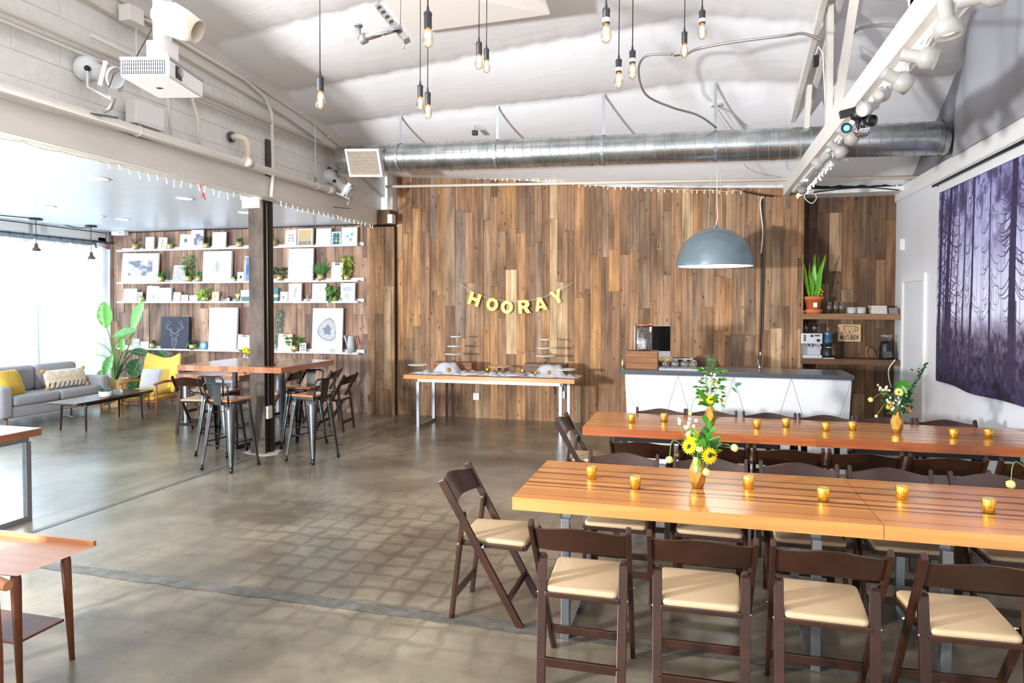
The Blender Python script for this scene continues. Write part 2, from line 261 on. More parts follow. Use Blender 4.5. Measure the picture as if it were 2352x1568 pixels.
# ------------------------------------------------------------------ mesh builder
class MB:
    def __init__(s): s.v = []; s.f = []; s.sm = []
    def add(s, vs, fs, smooth=False):
        o = len(s.v); s.v += [tuple(v) for v in vs]; s.f += [tuple(i + o for i in f) for f in fs]; s.sm += [smooth]*len(fs); return s
    def box(s, a, b):
        x0, x1 = sorted((a[0], b[0])); y0, y1 = sorted((a[1], b[1])); z0, z1 = sorted((a[2], b[2]))
        return s.add([(x0,y0,z0),(x1,y0,z0),(x1,y1,z0),(x0,y1,z0),(x0,y0,z1),(x1,y0,z1),(x1,y1,z1),(x0,y1,z1)],
                     [(0,3,2,1),(4,5,6,7),(0,1,5,4),(1,2,6,5),(2,3,7,6),(3,0,4,7)])
    def bar(s, p0, p1, w, t, side=(1, 0, 0)):
        p0 = Vector(p0); p1 = Vector(p1); d = (p1 - p0).normalized(); a = Vector(side); a = (a - d*a.dot(d))
        if a.length < 1e-4: a = Vector((0, 1, 0)); a = a - d*a.dot(d)
        a.normalize(); b = d.cross(a); vs = []
        for p in (p0, p1):
            for i, j in ((-1,-1),(1,-1),(1,1),(-1,1)): vs.append(p + a*(i*t/2) + b*(j*w/2))
        return s.add(vs, [(0,3,2,1),(4,5,6,7),(0,1,5,4),(1,2,6,5),(2,3,7,6),(3,0,4,7)])
    def tube(s, pts, r, n=8, cap=True, smooth=True):
        pts = [Vector(p) for p in pts]; rs = r if isinstance(r, (list, tuple)) else [r]*len(pts); vs = []; fs = []; up = None
        for i, p in enumerate(pts):
            d = (pts[min(i+1, len(pts)-1)] - pts[max(i-1, 0)]).normalized()
            if up is None:
                up = Vector((0, 0, 1)) if abs(d.z) < 0.9 else Vector((1, 0, 0))
            up = (up - d*up.dot(d)).normalized(); q = d.cross(up)
            for k in range(n):
                a = 2*PI*k/n; vs.append(p + (up*math.cos(a) + q*math.sin(a))*rs[i])
        for i in range(len(pts)-1):
            for k in range(n):
                fs.append((i*n+k, i*n+(k+1) % n, (i+1)*n+(k+1) % n, (i+1)*n+k))
        s.add(vs, fs, smooth)
        if cap:
            o = len(s.v) - len(vs); s.f.append(tuple(o + k for k in reversed(range(n)))); s.f.append(tuple(o + (len(pts)-1)*n + k for k in range(n))); s.sm += [False, False]
        return s
    def lathe(s, prof, n=20, c=(0, 0, 0), smooth=True, mtx=None):
        vs = []; fs = []
        for r, z in prof:
            for k in range(n):
                a = 2*PI*k/n; v = Vector((r*math.cos(a), r*math.sin(a), z))
                if mtx is not None: v = mtx @ v
                vs.append(v + Vector(c))
        for i in range(len(prof)-1):
            for k in range(n): fs.append((i*n+k, i*n+(k+1) % n, (i+1)*n+(k+1) % n, (i+1)*n+k))
        s.add(vs, fs, smooth); o = len(s.v) - len(vs)
        if prof[0][0] > 1e-4: s.f.append(tuple(o + k for k in reversed(range(n)))); s.sm.append(False)
        if prof[-1][0] > 1e-4: s.f.append(tuple(o + (len(prof)-1)*n + k for k in range(n))); s.sm.append(False)
        return s
    def grid(s, fn, nu, nv, smooth=True):
        vs = [fn(i/nu, j/nv) for j in range(nv+1) for i in range(nu+1)]
        fs = [(j*(nu+1)+i, j*(nu+1)+i+1, (j+1)*(nu+1)+i+1, (j+1)*(nu+1)+i) for j in range(nv) for i in range(nu)]
        return s.add(vs, fs, smooth)
    def prism(s, poly, y0, y1):   # polygon in XZ pushed along Y
        n = len(poly); vs = [(x, y0, z) for x, z in poly] + [(x, y1, z) for x, z in poly]
        return s.add(vs, [tuple(range(n)), tuple(reversed(range(n, 2*n)))] + [(i, (i+1) % n + 0, (i+1) % n + n, i+n)[::-1] for i in range(n)])
    def ball(s, c, r, n=12, sz=1.0):
        prof = [(max(r*math.sin(PI*i/n), 1e-5), -r*sz*math.cos(PI*i/n)) for i in range(n+1)]
        return s.lathe(prof, n*2 if n < 10 else n+4, c)
    def build(s, name, m, parent=None, bevel=0, **kw):
        me = bpy.data.meshes.new(name); me.from_pydata(s.v, [], s.f); me.polygons.foreach_set('use_smooth', s.sm); me.materials.append(m); me.validate(); me.update()
        o = bpy.data.objects.new(name, me); COL.objects.link(o)
        if parent is not None: o.parent = parent
        if bevel:
            b = o.modifiers.new('bevel', 'BEVEL'); b.width = bevel; b.segments = 2; b.limit_method = 'ANGLE'
        tag(o, **kw); return o
def tag(o, label=None, cat=None, group=None, kind=None):
    if label: o['label'] = label
    if cat: o['category'] = cat
    if group: o['group'] = group
    if kind: o['kind'] = kind
    return o
def thing(name, label, cat, loc=(0, 0, 0), rz=0, group=None, rx=0, ry=0):
    o = bpy.data.objects.new(name, None); COL.objects.link(o); o.location = loc; o.rotation_euler = (rx, ry, rz); o.empty_display_size = 0.1
    return tag(o, label, cat, group)
def copy_tree(o, parent=None):
    c = o.copy(); COL.objects.link(c)
    if parent is not None: c.parent = parent
    for ch in list(o.children): copy_tree(ch, c)
    return c
def struct(o): o['kind'] = 'structure'; return o
# shared unit cube for planks
um = bpy.data.meshes.new('unit_plank'); um.from_pydata([(0,0,0),(1,0,0),(1,1,0),(0,1,0),(0,0,1),(1,0,1),(1,1,1),(0,1,1)], [], [(0,3,2,1),(4,5,6,7),(0,1,5,4),(1,2,6,5),(2,3,7,6),(3,0,4,7)])
UM = {}
def unit(m):
    if m.name not in UM:
        q = um.copy(); q.materials.append(m); UM[m.name] = q
    return UM[m.name]
def piece(name, m, loc, size, parent):
    o = bpy.data.objects.new(name, unit(m)); COL.objects.link(o); o.location = loc; o.scale = size; o.parent = parent; return o

# ------------------------------------------------------------------ structure
XL, XR, YB, XB = -10.5, 2.65, 10.2, -4.9
fl = struct(MB().box((XL-0.6, -3.4, -0.12), (XR+0.15, 10.75, 0)).build('floor', concrete))
patchm = mat('patch_mortar', (98, 96, 90), 0.42, var=0.35, scale=(14, 14, 14), bump=0.5)
def strip(x0, y0, x1, y1, seed, hw=.055):
    b = MB(); rnd = random.Random(seed); L = math.hypot(x1-x0, y1-y0); n = int(L/0.12); vs = []
    for i in range(n+1):
        t = i/n; x = x0+(x1-x0)*t; y = y0+(y1-y0)*t; nx, ny = -(y1-y0)/L, (x1-x0)/L; a = hw*(1+rnd.uniform(-.2, .2)); c = hw*(1+rnd.uniform(-.1, .1))
        vs += [(x-nx*a, y-ny*a, 0.0025), (x+nx*c, y+ny*c, 0.0025)]
    fs = [(2*i, 2*i+2, 2*i+3, 2*i+1) for i in range(n)]
    b.add(vs, fs); return b.build('patch_strip', patchm, fl)
strip(-5.9, 3.66, 2.6, 3.6, 1); strip(-5.05, 3.8, -5.02, 6.85, 2, .028); strip(-5.05, 2.2, -5.05, 3.55, 5, .03)

def clad(wall, x0, x1, y, zb, ztop, m, wmin, wmax, lmin, lmax, seed, thick=0.02):
    rnd = random.Random(seed); x = x0; k = 0
    while x < x1 - 0.03:
        wd = min(rnd.uniform(wmin, wmax), x1 - x)
        if x1 - x - wd < 0.04: wd = x1 - x
        top = ztop(x + wd/2); z = zb; first = True
        while z < top - 0.05:
            ln = rnd.uniform(lmin, lmax)*(rnd.uniform(.3, 1) if first else 1); first = False
            if top - z - ln < 0.25: ln = top - z
            th = thick + rnd.uniform(-0.006, 0.008)
            piece('plank', m, (x+0.0015, y - th, z+0.0015), (wd-0.003, th, ln-0.003), wall); k += 1
            z += ln
        x += wd
    return k
def ztop(x): return float(np.interp(x, [-4.9, -3.9, -1.2, 1.4, 2.7], [3.86, 3.84, 3.53, 3.40, 3.31]))
wb = struct(MB().box((-4.7, YB, 0), (1.41, YB+0.06, 4.0)).build('wall_back', darkback))
k1 = clad(wb, -4.7, 1.385, YB, 0, ztop, barn, 0.085, 0.175, 0.6, 2.3, 3)
wg = struct(MB().box((XL-0.1, YB, 0), (-4.7, YB+0.06, 3.3)).build('wall_back_left', darkback))
k2 = clad(wg, XL, -5.16, YB, 0, lambda x: 3.085, barn_cool, 0.10, 0.19, 0.8, 2.4, 5)
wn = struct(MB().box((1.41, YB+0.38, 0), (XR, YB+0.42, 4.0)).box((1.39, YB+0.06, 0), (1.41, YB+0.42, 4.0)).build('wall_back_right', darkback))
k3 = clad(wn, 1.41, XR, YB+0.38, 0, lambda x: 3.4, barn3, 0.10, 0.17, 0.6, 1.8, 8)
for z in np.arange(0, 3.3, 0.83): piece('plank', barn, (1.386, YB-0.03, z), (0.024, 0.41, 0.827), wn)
pil = struct(MB().box((-5.14, 10.08, 0), (-4.7, YB, 3.0)).build('trim_1', darkback))
clad(pil, -5.16, -4.68, 10.08, 0, lambda x: 3.03, barn, 0.12, 0.18, 0.7, 1.9, 13, 0.03)
struct(MB().box((-4.9, 9.9, 3.06), (-4.68, 10.19, 3.28)).build('trim_2', brownblock, bevel=0.006))
struct(MB().box((-4.70, 9.85, 3.06), (-4.62, 9.98, 3.2)).build('trim_3', white, bevel=0.004))
struct(MB().box((-4.78, 10.02, 3.2), (-4.69, 10.19, 3.9)).build('trim_4', white))
# overhead beam and block wall between the two rooms
struct(MB().box((-5.12, -3.3, 3.05), (XB, 9.9, 3.30)).build('beam', beamw, bevel=0.006))
def roof_left(y): return float(np.interp(y, [-3, 0, 3, 4.9, 6.15, 7.46, 8.45, 9.2, 10.2], [5.2, 5.0, 4.75, 4.62, 4.52, 4.42, 4.27, 4.12, 3.84]))
wlb = MB(); ys = np.linspace(-3.3, 10.19, 30)
vs = []
for y in ys: vs += [(-4.97, y, 3.28), (-4.97, y, roof_left(y)+0.05), (-5.1, y, 3.28), (-5.1, y, roof_left(y)+0.05)]
fs = []
for i in range(len(ys)-1):
    a = 4*i; b = a+4; fs += [(a, b, b+1, a+1), (a+2, a+3, b+3, b+2), (a+1, b+1, b+3, a+3)]
wlb.add(vs, fs); wl = struct(wlb.build('wall_left', blockw))
cb = MB(); c = 0.012   # chamfered block face, unit sized with a fixed chamfer fraction
cb.add([(0,0,0),(0,1,0),(0,1,1),(0,0,1),(1,.012,.03),(1,.988,.03),(1,.988,.97),(1,.012,.97)], [(0,3,2,1),(4,5,6,7),(0,1,5,4),(1,2,6,5),(2,3,7,6),(3,0,4,7)])
cbo = cb.build('concrete_block', blockw, wl); cbm = cbo.data; firstb = True
for row in range(5):
    z0 = 3.30 + row*0.2; y = 0.4 + (0.2 if row % 2 else 0)
    while y < 10.15:
        ln = min(0.4, 10.17 - y); top = min(z0 + 0.2, 4.3)
        if top > roof_left(y+0.4) - 0.15: y += 0.4; continue
        o = cbo if firstb else bpy.data.objects.new('concrete_block', cbm)
        if not firstb: COL.objects.link(o); o.parent = wl
        firstb = False; o.location = (-4.97, y+0.0015, z0+0.0015); o.scale = (0.008+random.uniform(-.002, .002), ln-0.003, 0.197); y += 0.4
# smooth top plate following the roof
tp = MB(); vs = []
for y in ys: z = roof_left(y); vs += [(-4.97, y, z-0.32), (-4.90, y, z-0.32), (-4.90, y, z+0.02), (-4.97, y, z+0.02)]
fs = []
for i in range(len(ys)-1):
    a = 4*i; b = a+4; fs += [(a, b, b+1, a+1), (a+1, b+1, b+2, a+2), (a+2, b+2, b+3, a+3)]
tp.add(vs, fs); struct(tp.build('trim_5', beamw))
# low ceiling of the lounge
lc = struct(MB().box((XL-0.1, -3.3, 3.10), (-5.1, YB, 3.2)).build('ceiling_left', ceilw))
# window wall
struct(MB().box((XL-0.12, -3.3, 2.92), (XL, YB, 3.12)).box((XL-0.12, -3.3, 0), (XL, YB, 0.12)).box((XL-0.12, 10.02, 0.1), (XL, YB, 3.0)).build('wall_window', white))
for i, y0 in enumerate((0.6, 2.95, 5.3, 7.65)):
    wf = MB(); y1 = y0+2.35
    for yy in (y0, y1-0.07): wf.box((XL-0.1, yy, 0.12), (XL-0.02, yy+0.07, 2.92))
    for zz in (0.12, 2.2, 2.85): wf.box((XL-0.1, y0+0.07, zz), (XL-0.02, y1-0.07, zz+0.07))
    wf.box((XL-0.09, (y0+y1)/2-0.025, 0.19), (XL-0.03, (y0+y1)/2+0.025, 2.2))
    wo = struct(wf.build('window_%d' % (i+1), silver))
    MB().box((XL-0.062, y0+0.05, 0.17), (XL-0.056, y1-0.05, 2.88)).build('window_pane', glass, wo)
# pale building across the street so the window shows something
struct(MB().box((-26, -10, 0), (-25, 26, 3.4)).build('street_building', mat('street_white', (236, 240, 246), 0.8, var=0.05)))
struct(MB().box((-25, -10, -0.15), (-11.15, 26, -0.05)).build('street_ground', mat('pavement', (190, 192, 196), 0.8, var=0.1)))
# right wall, trim, upper grey fabric
struct(MB().box((XR, -3.4, 0), (XR+0.1, 10.6, 3.22)).build('wall_right', wallw))
struct(MB().box((XR-0.02, -3.4, 3.2), (XR+0.1, 10.6, 3.38)).build('trim_6', white, bevel=0.004))
struct(MB().box((XR+0.02, -3.4, 3.38), (XR+0.1, 10.6, 6.2)).build('wall_right_upper', mat('upper_wall_grey', (128, 128, 134), 0.8, var=0.1)))
def fab(u, v):
    z = 3.365 + v*2.6; ye = 8.35 - 0.62*(z-3.37) + 0.05*math.sin(v*9)
    y = -3.0 + u*(ye+3.0); am = min(1, .15+v*5); x = XR - 0.022 - am*(0.05*(1+math.sin(y*5.1 + v*1.4)) + 0.025*(1+math.sin(y*11 + v*2.3)))
    return (x, y, z)
MB().grid(fab, 160, 14).build('hanging_fabric', greyw, label='grey canvas hanging in folds above the right wall trim', cat='fabric')
# door
d0, d1 = 9.20, 10.16; dz = 2.17
dt = struct(MB().box((XR-0.035, d0, 0), (XR-.001, d0+0.09, dz-.09)).box((XR-0.035, d1-0.07, 0), (XR-.001, d1, dz-.09)).box((XR-0.035, d0, dz-0.089), (XR-.001, d1, dz)).build('door_1', white))
MB().box((XR-0.016, d0+0.095, 0.01), (XR-0.001, d1-0.075, dz-0.095)).build('door_panel', wallw, dt)
hy = d0+0.17
MB().tube([(XR-0.016, hy, 0.98), (XR-0.028, hy, 0.98)], 0.032, 16).tube([(XR-0.02, hy, 0.98), (XR-0.075, hy, 0.98)], 0.01).tube([(XR-0.07, hy-.01, 0.98), (XR-0.075, hy+0.12, 0.98)], 0.011).build('door_handle', chrome, dt)
struct(MB().box((XR-0.014, -3.4, 0), (XR, 9.19, 0.1)).build('baseboard_right', white))
# ceiling cloth
YS = [-3, 0, 3, 4.9, 6.15, 7.46, 8.45, 10.2]
ZL = [5.2, 5.0, 4.75, 4.62, 4.52, 4.42, 4.27, 3.86]; ZM = [6.1, 5.9, 5.6, 5.35, 5.12, 4.82, 4.42, 3.47]; ZR = [6.4, 6.1, 5.62, 5.22, 4.9, 4.6, 4.33, 3.43]
CR = [-3, -1.6, -0.3, 1, 2.3, 3.6, 4.9, 6.15, 7.46, 8.45, 9.3, 10.2]
def roof(x, y, fold=True):
    a, b, c = (float(np.interp(y, YS, q)) for q in (ZL, ZM, ZR))
    z = float(np.interp(x, [-4.9, 0, 1.15, 2.7], [a, b, c, c-0.05]))
    if fold:
        for i in range(len(CR)-1):
            if CR[i] <= y <= CR[i+1]:
                t = (y-CR[i])/(CR[i+1]-CR[i]); s = math.sin(PI*t)**0.6
                z -= 0.085*s*(0.75+0.25*math.sin(x*1.7+i*2.1))
                z += 0.007*(1-s)*math.sin(x*19+i*3+2*math.sin(x*3)) + 0.006*(1-s)*math.sin(x*43+i)
    return z
struct(MB().grid(lambda u, v: ((x := -4.95 + u*7.68), (y := -3.2 + v*13.4), roof(x, y)), 150, 300).build('ceiling', cloth))
# edge batten where the cloth meets the plank wall
eb = MB()
for xa, xb in ((-4.69, -3.9), (-3.9, -1.2), (-1.2, 1.4), (1.4, 2.62)):
    eb.bar((xa, YB-0.035 if xa < 1.3 else YB+0.33, ztop(xa)+0.012), (xb, YB-0.035 if xa < 1.3 else YB+0.33, ztop(xb)+0.012), 0.05, 0.03, (0, 1, 0))
eb.box((1.4, YB-0.05, 3.30), (2.63, YB+0.36, 3.36)); struct(eb.build('trim_7', white))
# flat cream panel under the cloth, top of frame
pa = [at_z(842, -40, 4.58), at_z(945, 84, 4.52), at_z(1262, 41, 4.52), at_z(1232, -40, 4.60)]
pm = MB(); pm.add(pa + [p + Vector((0, 0, 0.03)) for p in pa], [(0,1,2,3),(7,6,5,4),(0,4,5,1),(1,5,6,2),(2,6,7,3),(3,7,4,0)])
pm.build('ceiling_panel', mat('cream_panel', (250, 246, 242), 0.5), label='flat cream acoustic panel with a rounded corner under the ceiling', cat='panel')

# ------------------------------------------------------------------ pipes on the block wall
def pipe(label, pts, r, m=beamw, name='pipe', cat='pipe', n=10, group=None):
    return MB().tube(pts, r, n).build(name, m, label=label, cat=cat, group=group)
o = pipe('thick white pipe along the ledge above the painted beam', [(-4.84, -3, 3.345), (-4.84, 8.35, 3.345), (-4.86, 8.42, 3.345)], 0.045, n=14)
MB().tube([(-4.84, y, 3.345) for y in (8.3, 8.44)], 0.056, 14).build('pipe_collar', beamw, o)
pipe('white conduit along the top of the block wall', [(-4.87, -3, 3.93), (-4.87, 8.9, 3.93)], 0.028)
pipe('thin white conduit just below the wide conduit on the block wall', [(-4.89, -3, 3.85), (-4.89, 9.8, 3.85)], 0.014)
pipe('thin conduit following the roof slope on the block wall', [(-4.875, y, roof_left(y)-0.17) for y in (-3, 0, 3, 5, 6.5, 8, 9.9)], 0.013)
pipe('white conduit bending down from the roof line to the beam beside the steel column', [(-4.86, 5.2, 4.38), (-4.86, 6.6, 4.28), (-4.86, 6.95, 4.2), (-4.86, 7.08, 4.05), (-4.86, 7.1, 3.5), (-4.83, 7.05, 3.3), (-4.83, 7.02, 3.05)], 0.02)
pipe('upright white conduit bending into the wall left of the stage lamp', [(-4.87, 4.6, 4.02), (-4.87, 5.35, 4.0), (-4.87, 5.75, 3.9), (-4.87, 5.86, 3.65), (-4.87, 5.86, 3.42)], 0.018)
def elbow(y, z, label):
    t = thing('pipe_elbow', label, 'pipe', (-4.95, y, z), group='pipe elbows leaving the block wall')
    MB().tube([(0, 0, 0), (0.12, 0.02, 0), (0.15, 0.05, -0.02), (0.155, 0.09, -0.07), (0.155, 0.10, -0.24)], 0.035, 12).build('bend', cream, t)
    MB().tube([(0.01, 0, 0), (0.03, 0, 0)], 0.06, 14).build('flange', darksteel, t)
    MB().tube([(0.15, 0.05, -0.26), (0.15, 0.15, -0.26)], 0.055, 14).build('coupling', beamw, t)
elbow(6.45, 3.62, 'capped pipe elbow leaving the block wall above the thick pipe, left one')
elbow(8.7, 3.62, 'pipe elbow on the block wall behind the far stage lamp')
def hanger(x, y, z0, z1, label):
    t = thing('hanger_rod', label, 'rod', (x, y, z0), group='thin hanger rods')
    MB().tube([(0, 0, 0), (0, 0, z1-z0)], 0.006, 6).build('rod', wire, t); MB().tube([(0, 0, -0.01), (0, 0, 0.05)], 0.018, 8).build('nut', galv, t)
    MB().tube([(0.05*math.cos(a), 0, -0.055+0.05*math.sin(a)) for a in np.linspace(0, 2*PI, 13)], 0.006, 5).build('clamp_ring', wire, t)
hanger(-4.84, 5.05, 3.40, 4.6, 'thin white rod holding the thick pipe near the left photo edge'); hanger(-4.84, 8.0, 3.40, 4.33, 'thin white rod holding the thick pipe beside the duct grille')
t = thing('junction_box', 'white junction box on the ledge left of the stage lamp', 'box', (-4.88, 5.15, 3.40))
MB().box((-.02, -.17, 0), (.09, .17, .2)).build('housing', white, t, bevel=0.004); MB().box((.09, -.15, .02), (.095, .15, .18)).build('cover', framew, t)
t = thing('wall_box', 'small white box with cable entering high on the roof edge', 'box', (-4.8, 4.95, 4.25))
MB().box((-.06, -.07, 0), (.06, .09, .14)).build('housing', white, t, bevel=0.005)
MB().tube([(.02, .09, .08), (.03, .3, .1), (.0, .42, -.1), (0, .42, -.5), (-.04, .5, -.85)], 0.012).build('cable', wire, t)
for i, (x, y) in enumerate(((562, 184), (690, 262), (752, 318))):
    p = at_x(x, y, -4.88); b = MB().tube([p, p+Vector((.06, 0, 0))], 0.012, 8).tube([p+Vector((.05+.02*math.cos(a), .025*math.sin(a), 0.0)) for a in np.linspace(0, 2*PI, 9)], 0.006, 5)
    b.build('wall_hook', white, label=['small white eye hook below the cloth edge, nearest the projector', 'small white eye hook on the roof plate, middle one of three', 'small white eye hook on the roof plate nearest the duct end'][i], cat='hook')

# ------------------------------------------------------------------ steel column, the shade in its web recess built as dark filling
t = thing('column', 'rusty brown steel column standing at the edge of the tall bar table', 'column', (-5.07, 7.15, 0))
MB().box((-.10, -.10, 0), (.10, -.085, 3.03)).box((-.10, .085, 0), (.10, .10, 3.03)).build('flange', rust, t, bevel=.002)
MB().box((-.085, -.085, 0), (.075, .085, 3.03)).build('web_shade_fill', web_shade, t)  # dark box stands in for shade between the flanges
MB().box((.075, .02, 0), (.10, .085, 3.0)).build('web_shade_strip', web_shade, t, bevel=.004)
MB().tube([(.095, -.02, .55), (.095, -.02, 3.0)], 0.010, 8).build('conduit', galv, t)
MB().box((.08, -.07, .42), (.125, .02, .57)).build('outlet_box', cream, t, bevel=0.004)
MB().box((-.17, -.12, 3.03), (.10, .12, 3.05)).build('cap_plate', white, t)
MB().box((-.16, -.135, 2.93), (.08, -.10, 3.12)).build('bracket_plate', white, t)
base = MB(); rnd = random.Random(4); n = 18; vs = [(0.0, .0, .006)]
for i in range(n):
    a = 2*PI*i/n; rr = 0.25+rnd.uniform(-.06, .06); vs.append((rr*math.cos(a), rr*.9*math.sin(a), .0035))
base.add(vs, [(0, 1+i, 1+(i+1) % n) for i in range(n)]); base.build('mortar_skirt', mat('pale_mortar', (196, 188, 174), .8, var=.25, scale=(20, 20, 20), bump=.4), t)
MB().box((.105, -.06, 3.3), (.13, .06, 3.75)).build('upper_plate', rust, t)

# ------------------------------------------------------------------ spiral duct
dl, dr = Vector((-4.72, 8.45, 3.765)), Vector((2.60, 8.45, 3.60)); dv = (dr-dl); DL = dv.length; dd = dv.normalized(); DRAD = 0.178
t = thing('air_duct', 'round spiral galvanised air duct crossing the room below the cloth', 'duct')
q = MB(); nring = 118; prof = []
for i in range(nring+1):
    s = DL*i/nring; c = dl + dd*s
    prof.append((c, DRAD))
upv = Vector((0, 0, 1)) - dd*dd.z; upv.normalize(); sv = dd.cross(upv); nn = 40; vs = []; fs = []
for c, r in prof:
    for k in range(nn):
        a = 2*PI*k/nn; vs.append(c + (upv*math.cos(a)+sv*math.sin(a))*r)
for i in range(nring):
    for k in range(nn): fs.append((i*nn+k, i*nn+(k+1) % nn, (i+1)*nn+(k+1) % nn, (i+1)*nn+k))
q.add(vs, fs, True)
# domed closed left end
vs = []; fs = []; rings = [(1, 0), (.96, .02), (.86, .03), (.0001, .03)]
for f_, off in rings:
    for k in range(nn):
        a = 2*PI*k/nn; vs.append(dl - dd*off + (upv*math.cos(a)+sv*math.sin(a))*DRAD*f_)
for i in range(3):
    for k in range(nn): fs.append((i*nn+k, (i+1)*nn+k, (i+1)*nn+(k+1) % nn, i*nn+(k+1) % nn))
q.add(vs, fs, False); q.build('duct_tube', zinc, t)
# spiral seam as one raised helix
pts = []; pitch = 0.115; turns = (DL-0.1)/pitch; ns = int(turns*28)
for i in range(ns):
    s = 0.05 + (DL-0.1)*i/ns; a = 2*PI*turns*i/ns; pts.append(dl + dd*s + (upv*math.cos(a)+sv*math.sin(a))*(DRAD+0.0015))
MB().tube(pts, 0.0042, 4).build('spiral_seam', silver, t)
for f_ in (0.02, 0.47, 0.76, 0.995):
    c = dl + dd*DL*f_; MB().tube([c - dd*.02, c + dd*.02], DRAD+0.006, 40, cap=False).build('coupling_ring', zinc, t)
# outlet grille low on the near side
g = thing('duct_grille', 'white louvred outlet grille on the near side of the duct end', 'grille')
ctr = at_y(838, 376, 8.23); gm = Matrix.Rotation(R(-28), 4, 'X'); g.location = ctr; g.rotation_euler = (R(26), R(3), R(0))
W2, H2 = 0.215, 0.155
MB().box((-W2-.02, .02, -H2+.01), (W2+.05, .22, H2+.0)).build('saddle_box', zinc, g)
MB().box((-W2-.03, -.012, -H2-.03), (-W2, .02, H2+.03)).box((W2, -.012, -H2-.03), (W2+.03, .02, H2+.03)).box((-W2, -.012, -H2-.03), (W2, .02, -H2)).box((-W2, -.012, H2), (W2, .02, H2+.03)).build('grille_frame', framew, g)
MB().box((-W2, .016, -H2), (W2, .02, H2)).build('dark_interior', darkback, g)
for i in range(26):
    xx = -W2 + (i+.5)*2*W2/26; MB().box((xx-.0028, -.004, -H2), (xx+.0028, .012, H2)).build('louvre', cream, g)
for i in range(7):
    zz = -H2 + (i+.5)*2*H2/7; MB().box((-W2, .006, zz-.0015), (W2, .01, zz+.0015)).build('cross_bar', cream, g)
for i, (px, py) in enumerate(((922, 266), (1143, 242), (1385, 213), (1640, 190))):
    p = at_y(px, py, 8.45); s = (p.x-dl.x)/dd.x; zc = (dl+dd*s).z
    b = MB(); b.box((p.x-.016, 8.447, zc+DRAD-.01), (p.x+.016, 8.451, roof(p.x, 8.45)+.02))
    for k in range(24):
        a0, a1 = 2*PI*k/24, 2*PI*(k+1)/24; r_ = DRAD+.008
        b.add([(p.x+sx*.018, 8.45+r_*math.sin(a), zc+r_*math.cos(a)) for a in (a0, a1) for sx in (-1, 1)], [(0, 1, 3, 2)])
    b.build('duct_strap', silver, label='flat metal strap holding the duct, ' + ['nearest the grille', 'second from the grille', 'third from the grille', 'above the dome lamp'][i], cat='strap', group='straps holding the duct')
MB().tube([at_y(888, 430, 9.6), at_y(2105, 408, 9.6)], 0.021, 10).build('wall_pole', cream, label='long cream pole spanning in front of the plank wall top', cat='pole')

# ------------------------------------------------------------------ truss and track
def chord_z(y): return float(np.interp(y, [3, 6.8, 9.18, 10.0, 10.2], [5.5, 4.62, 3.99, 3.74, 3.66]))
t = thing('roof_truss', 'white painted timber roof truss running away from the camera', 'truss', (0, 0, 0))
for x0 in (1.13,): MB().box((x0, -2.5, 3.285), (x0+.07, 10.12, 3.46)).build('bottom_chord', beamw, t, bevel=0.004)
for x0 in (1.10, 1.24):
    b = MB(); yy = [-2.5, 3, 6.8, 9.18, 10.15]
    for a, c in zip(yy[:-1], yy[1:]):
        za = chord_z(a) if a > 0 else 6.0; b.bar((x0, a, za), (x0, c, chord_z(c)), 0.11, 0.05)
    b.build('top_chord', beamw, t)
def web(xa, ya, za, yb, zb, wd=0.11, x=1.175): MB().bar((x, ya, za), (x, yb, zb), wd, 0.05).build('web_member', beamw, t)
web(0, 7.0, 3.36, 7.0, chord_z(7.0)); web(0, 6.75, 3.36, 5.2, chord_z(5.2)); web(0, 4.35, 3.36, 3.5, 5.35, .14); web(0, 4.25, 3.36, 5.1, chord_z(5.1), .14)
web(0, 8.6, 3.36, 8.2, chord_z(8.3)); web(0, 8.7, 3.36, 9.2, chord_z(9.2)); web(0, 2.0, 3.36, 3.2, 5.45, .14); web(0, 1.9, 3.36, .6, 5.6, .14)
for y in (8.0, 6.0, 4.9, 3.0): MB().box((1.20, y, 3.30), (1.26, y+.05, 3.36)).build('spacer_block', beamw, t)
MB().box((1.185, 1.2, 3.245), (1.225, 9.6, 3.283)).build('track_rail', white, label='white lighting track fixed under the truss', cat='track')
MB().tube([(1.29, 1.2, 3.31), (1.29, 8.8, 3.31)], 0.028, 12).build('track_pipe', white, label='round white pipe beside the lighting track', cat='pipe')
def spot(px, py, z, length, aim, label, on=True):
    p = at_z(px, py, z); t = thing('track_spotlight', label, 'spotlight', p, group='white spotlights on the track')
    d = Vector(aim).normalized(); m = d.to_track_quat('Z', 'Y').to_matrix().to_4x4(); r1 = length*.2; r2 = length*.33
    MB().lathe([(r1*.5, -length*.5), (r1*.95, -length*.48), (r1, -length*.42), (r1, -.0), (r1*1.05, length*.02), (r2, length*.16), (r2, length*.5), (r2*.93, length*.5), (r2*.93, length*.38), (0.001, length*.38)], 20, mtx=m).build('lamp_can', mat('spot_white', (160, 157, 152), .45), t)
    MB().lathe([(r2*.55, length*.39), (r2*.3, length*.42), (0.0001, length*.43)], 16, mtx=m).build('bulb', ledon if on else glass, t)
    top = Vector((1.205, p.y, 3.245)) - p
    MB().tube([(0, 0, 0), (top.x*.4, 0.01, top.z*.6), top], 0.008, 6).build('swivel_arm', white, t)
    MB().box((top.x-.025, -.07, top.z-.03), (top.x+.025, .07, top.z+.02)).build('track_adapter', white, t)
    MB().tube([(-d.x*length*.45, -d.y*length*.45, -d.z*length*.45), (top.x*.5, .05, top.z*.35), (top.x, .05, top.z)], 0.004, 5).build('cord', wire, t)
spot(2163, 50, 3.09, .17, (.12, .0, -1), 'white track spotlight pointing straight down, nearest the camera')
spot(2100, 136, 3.09, .17, (.85, -.35, -.35), 'white track spotlight showing its lit reflector, second from the camera')
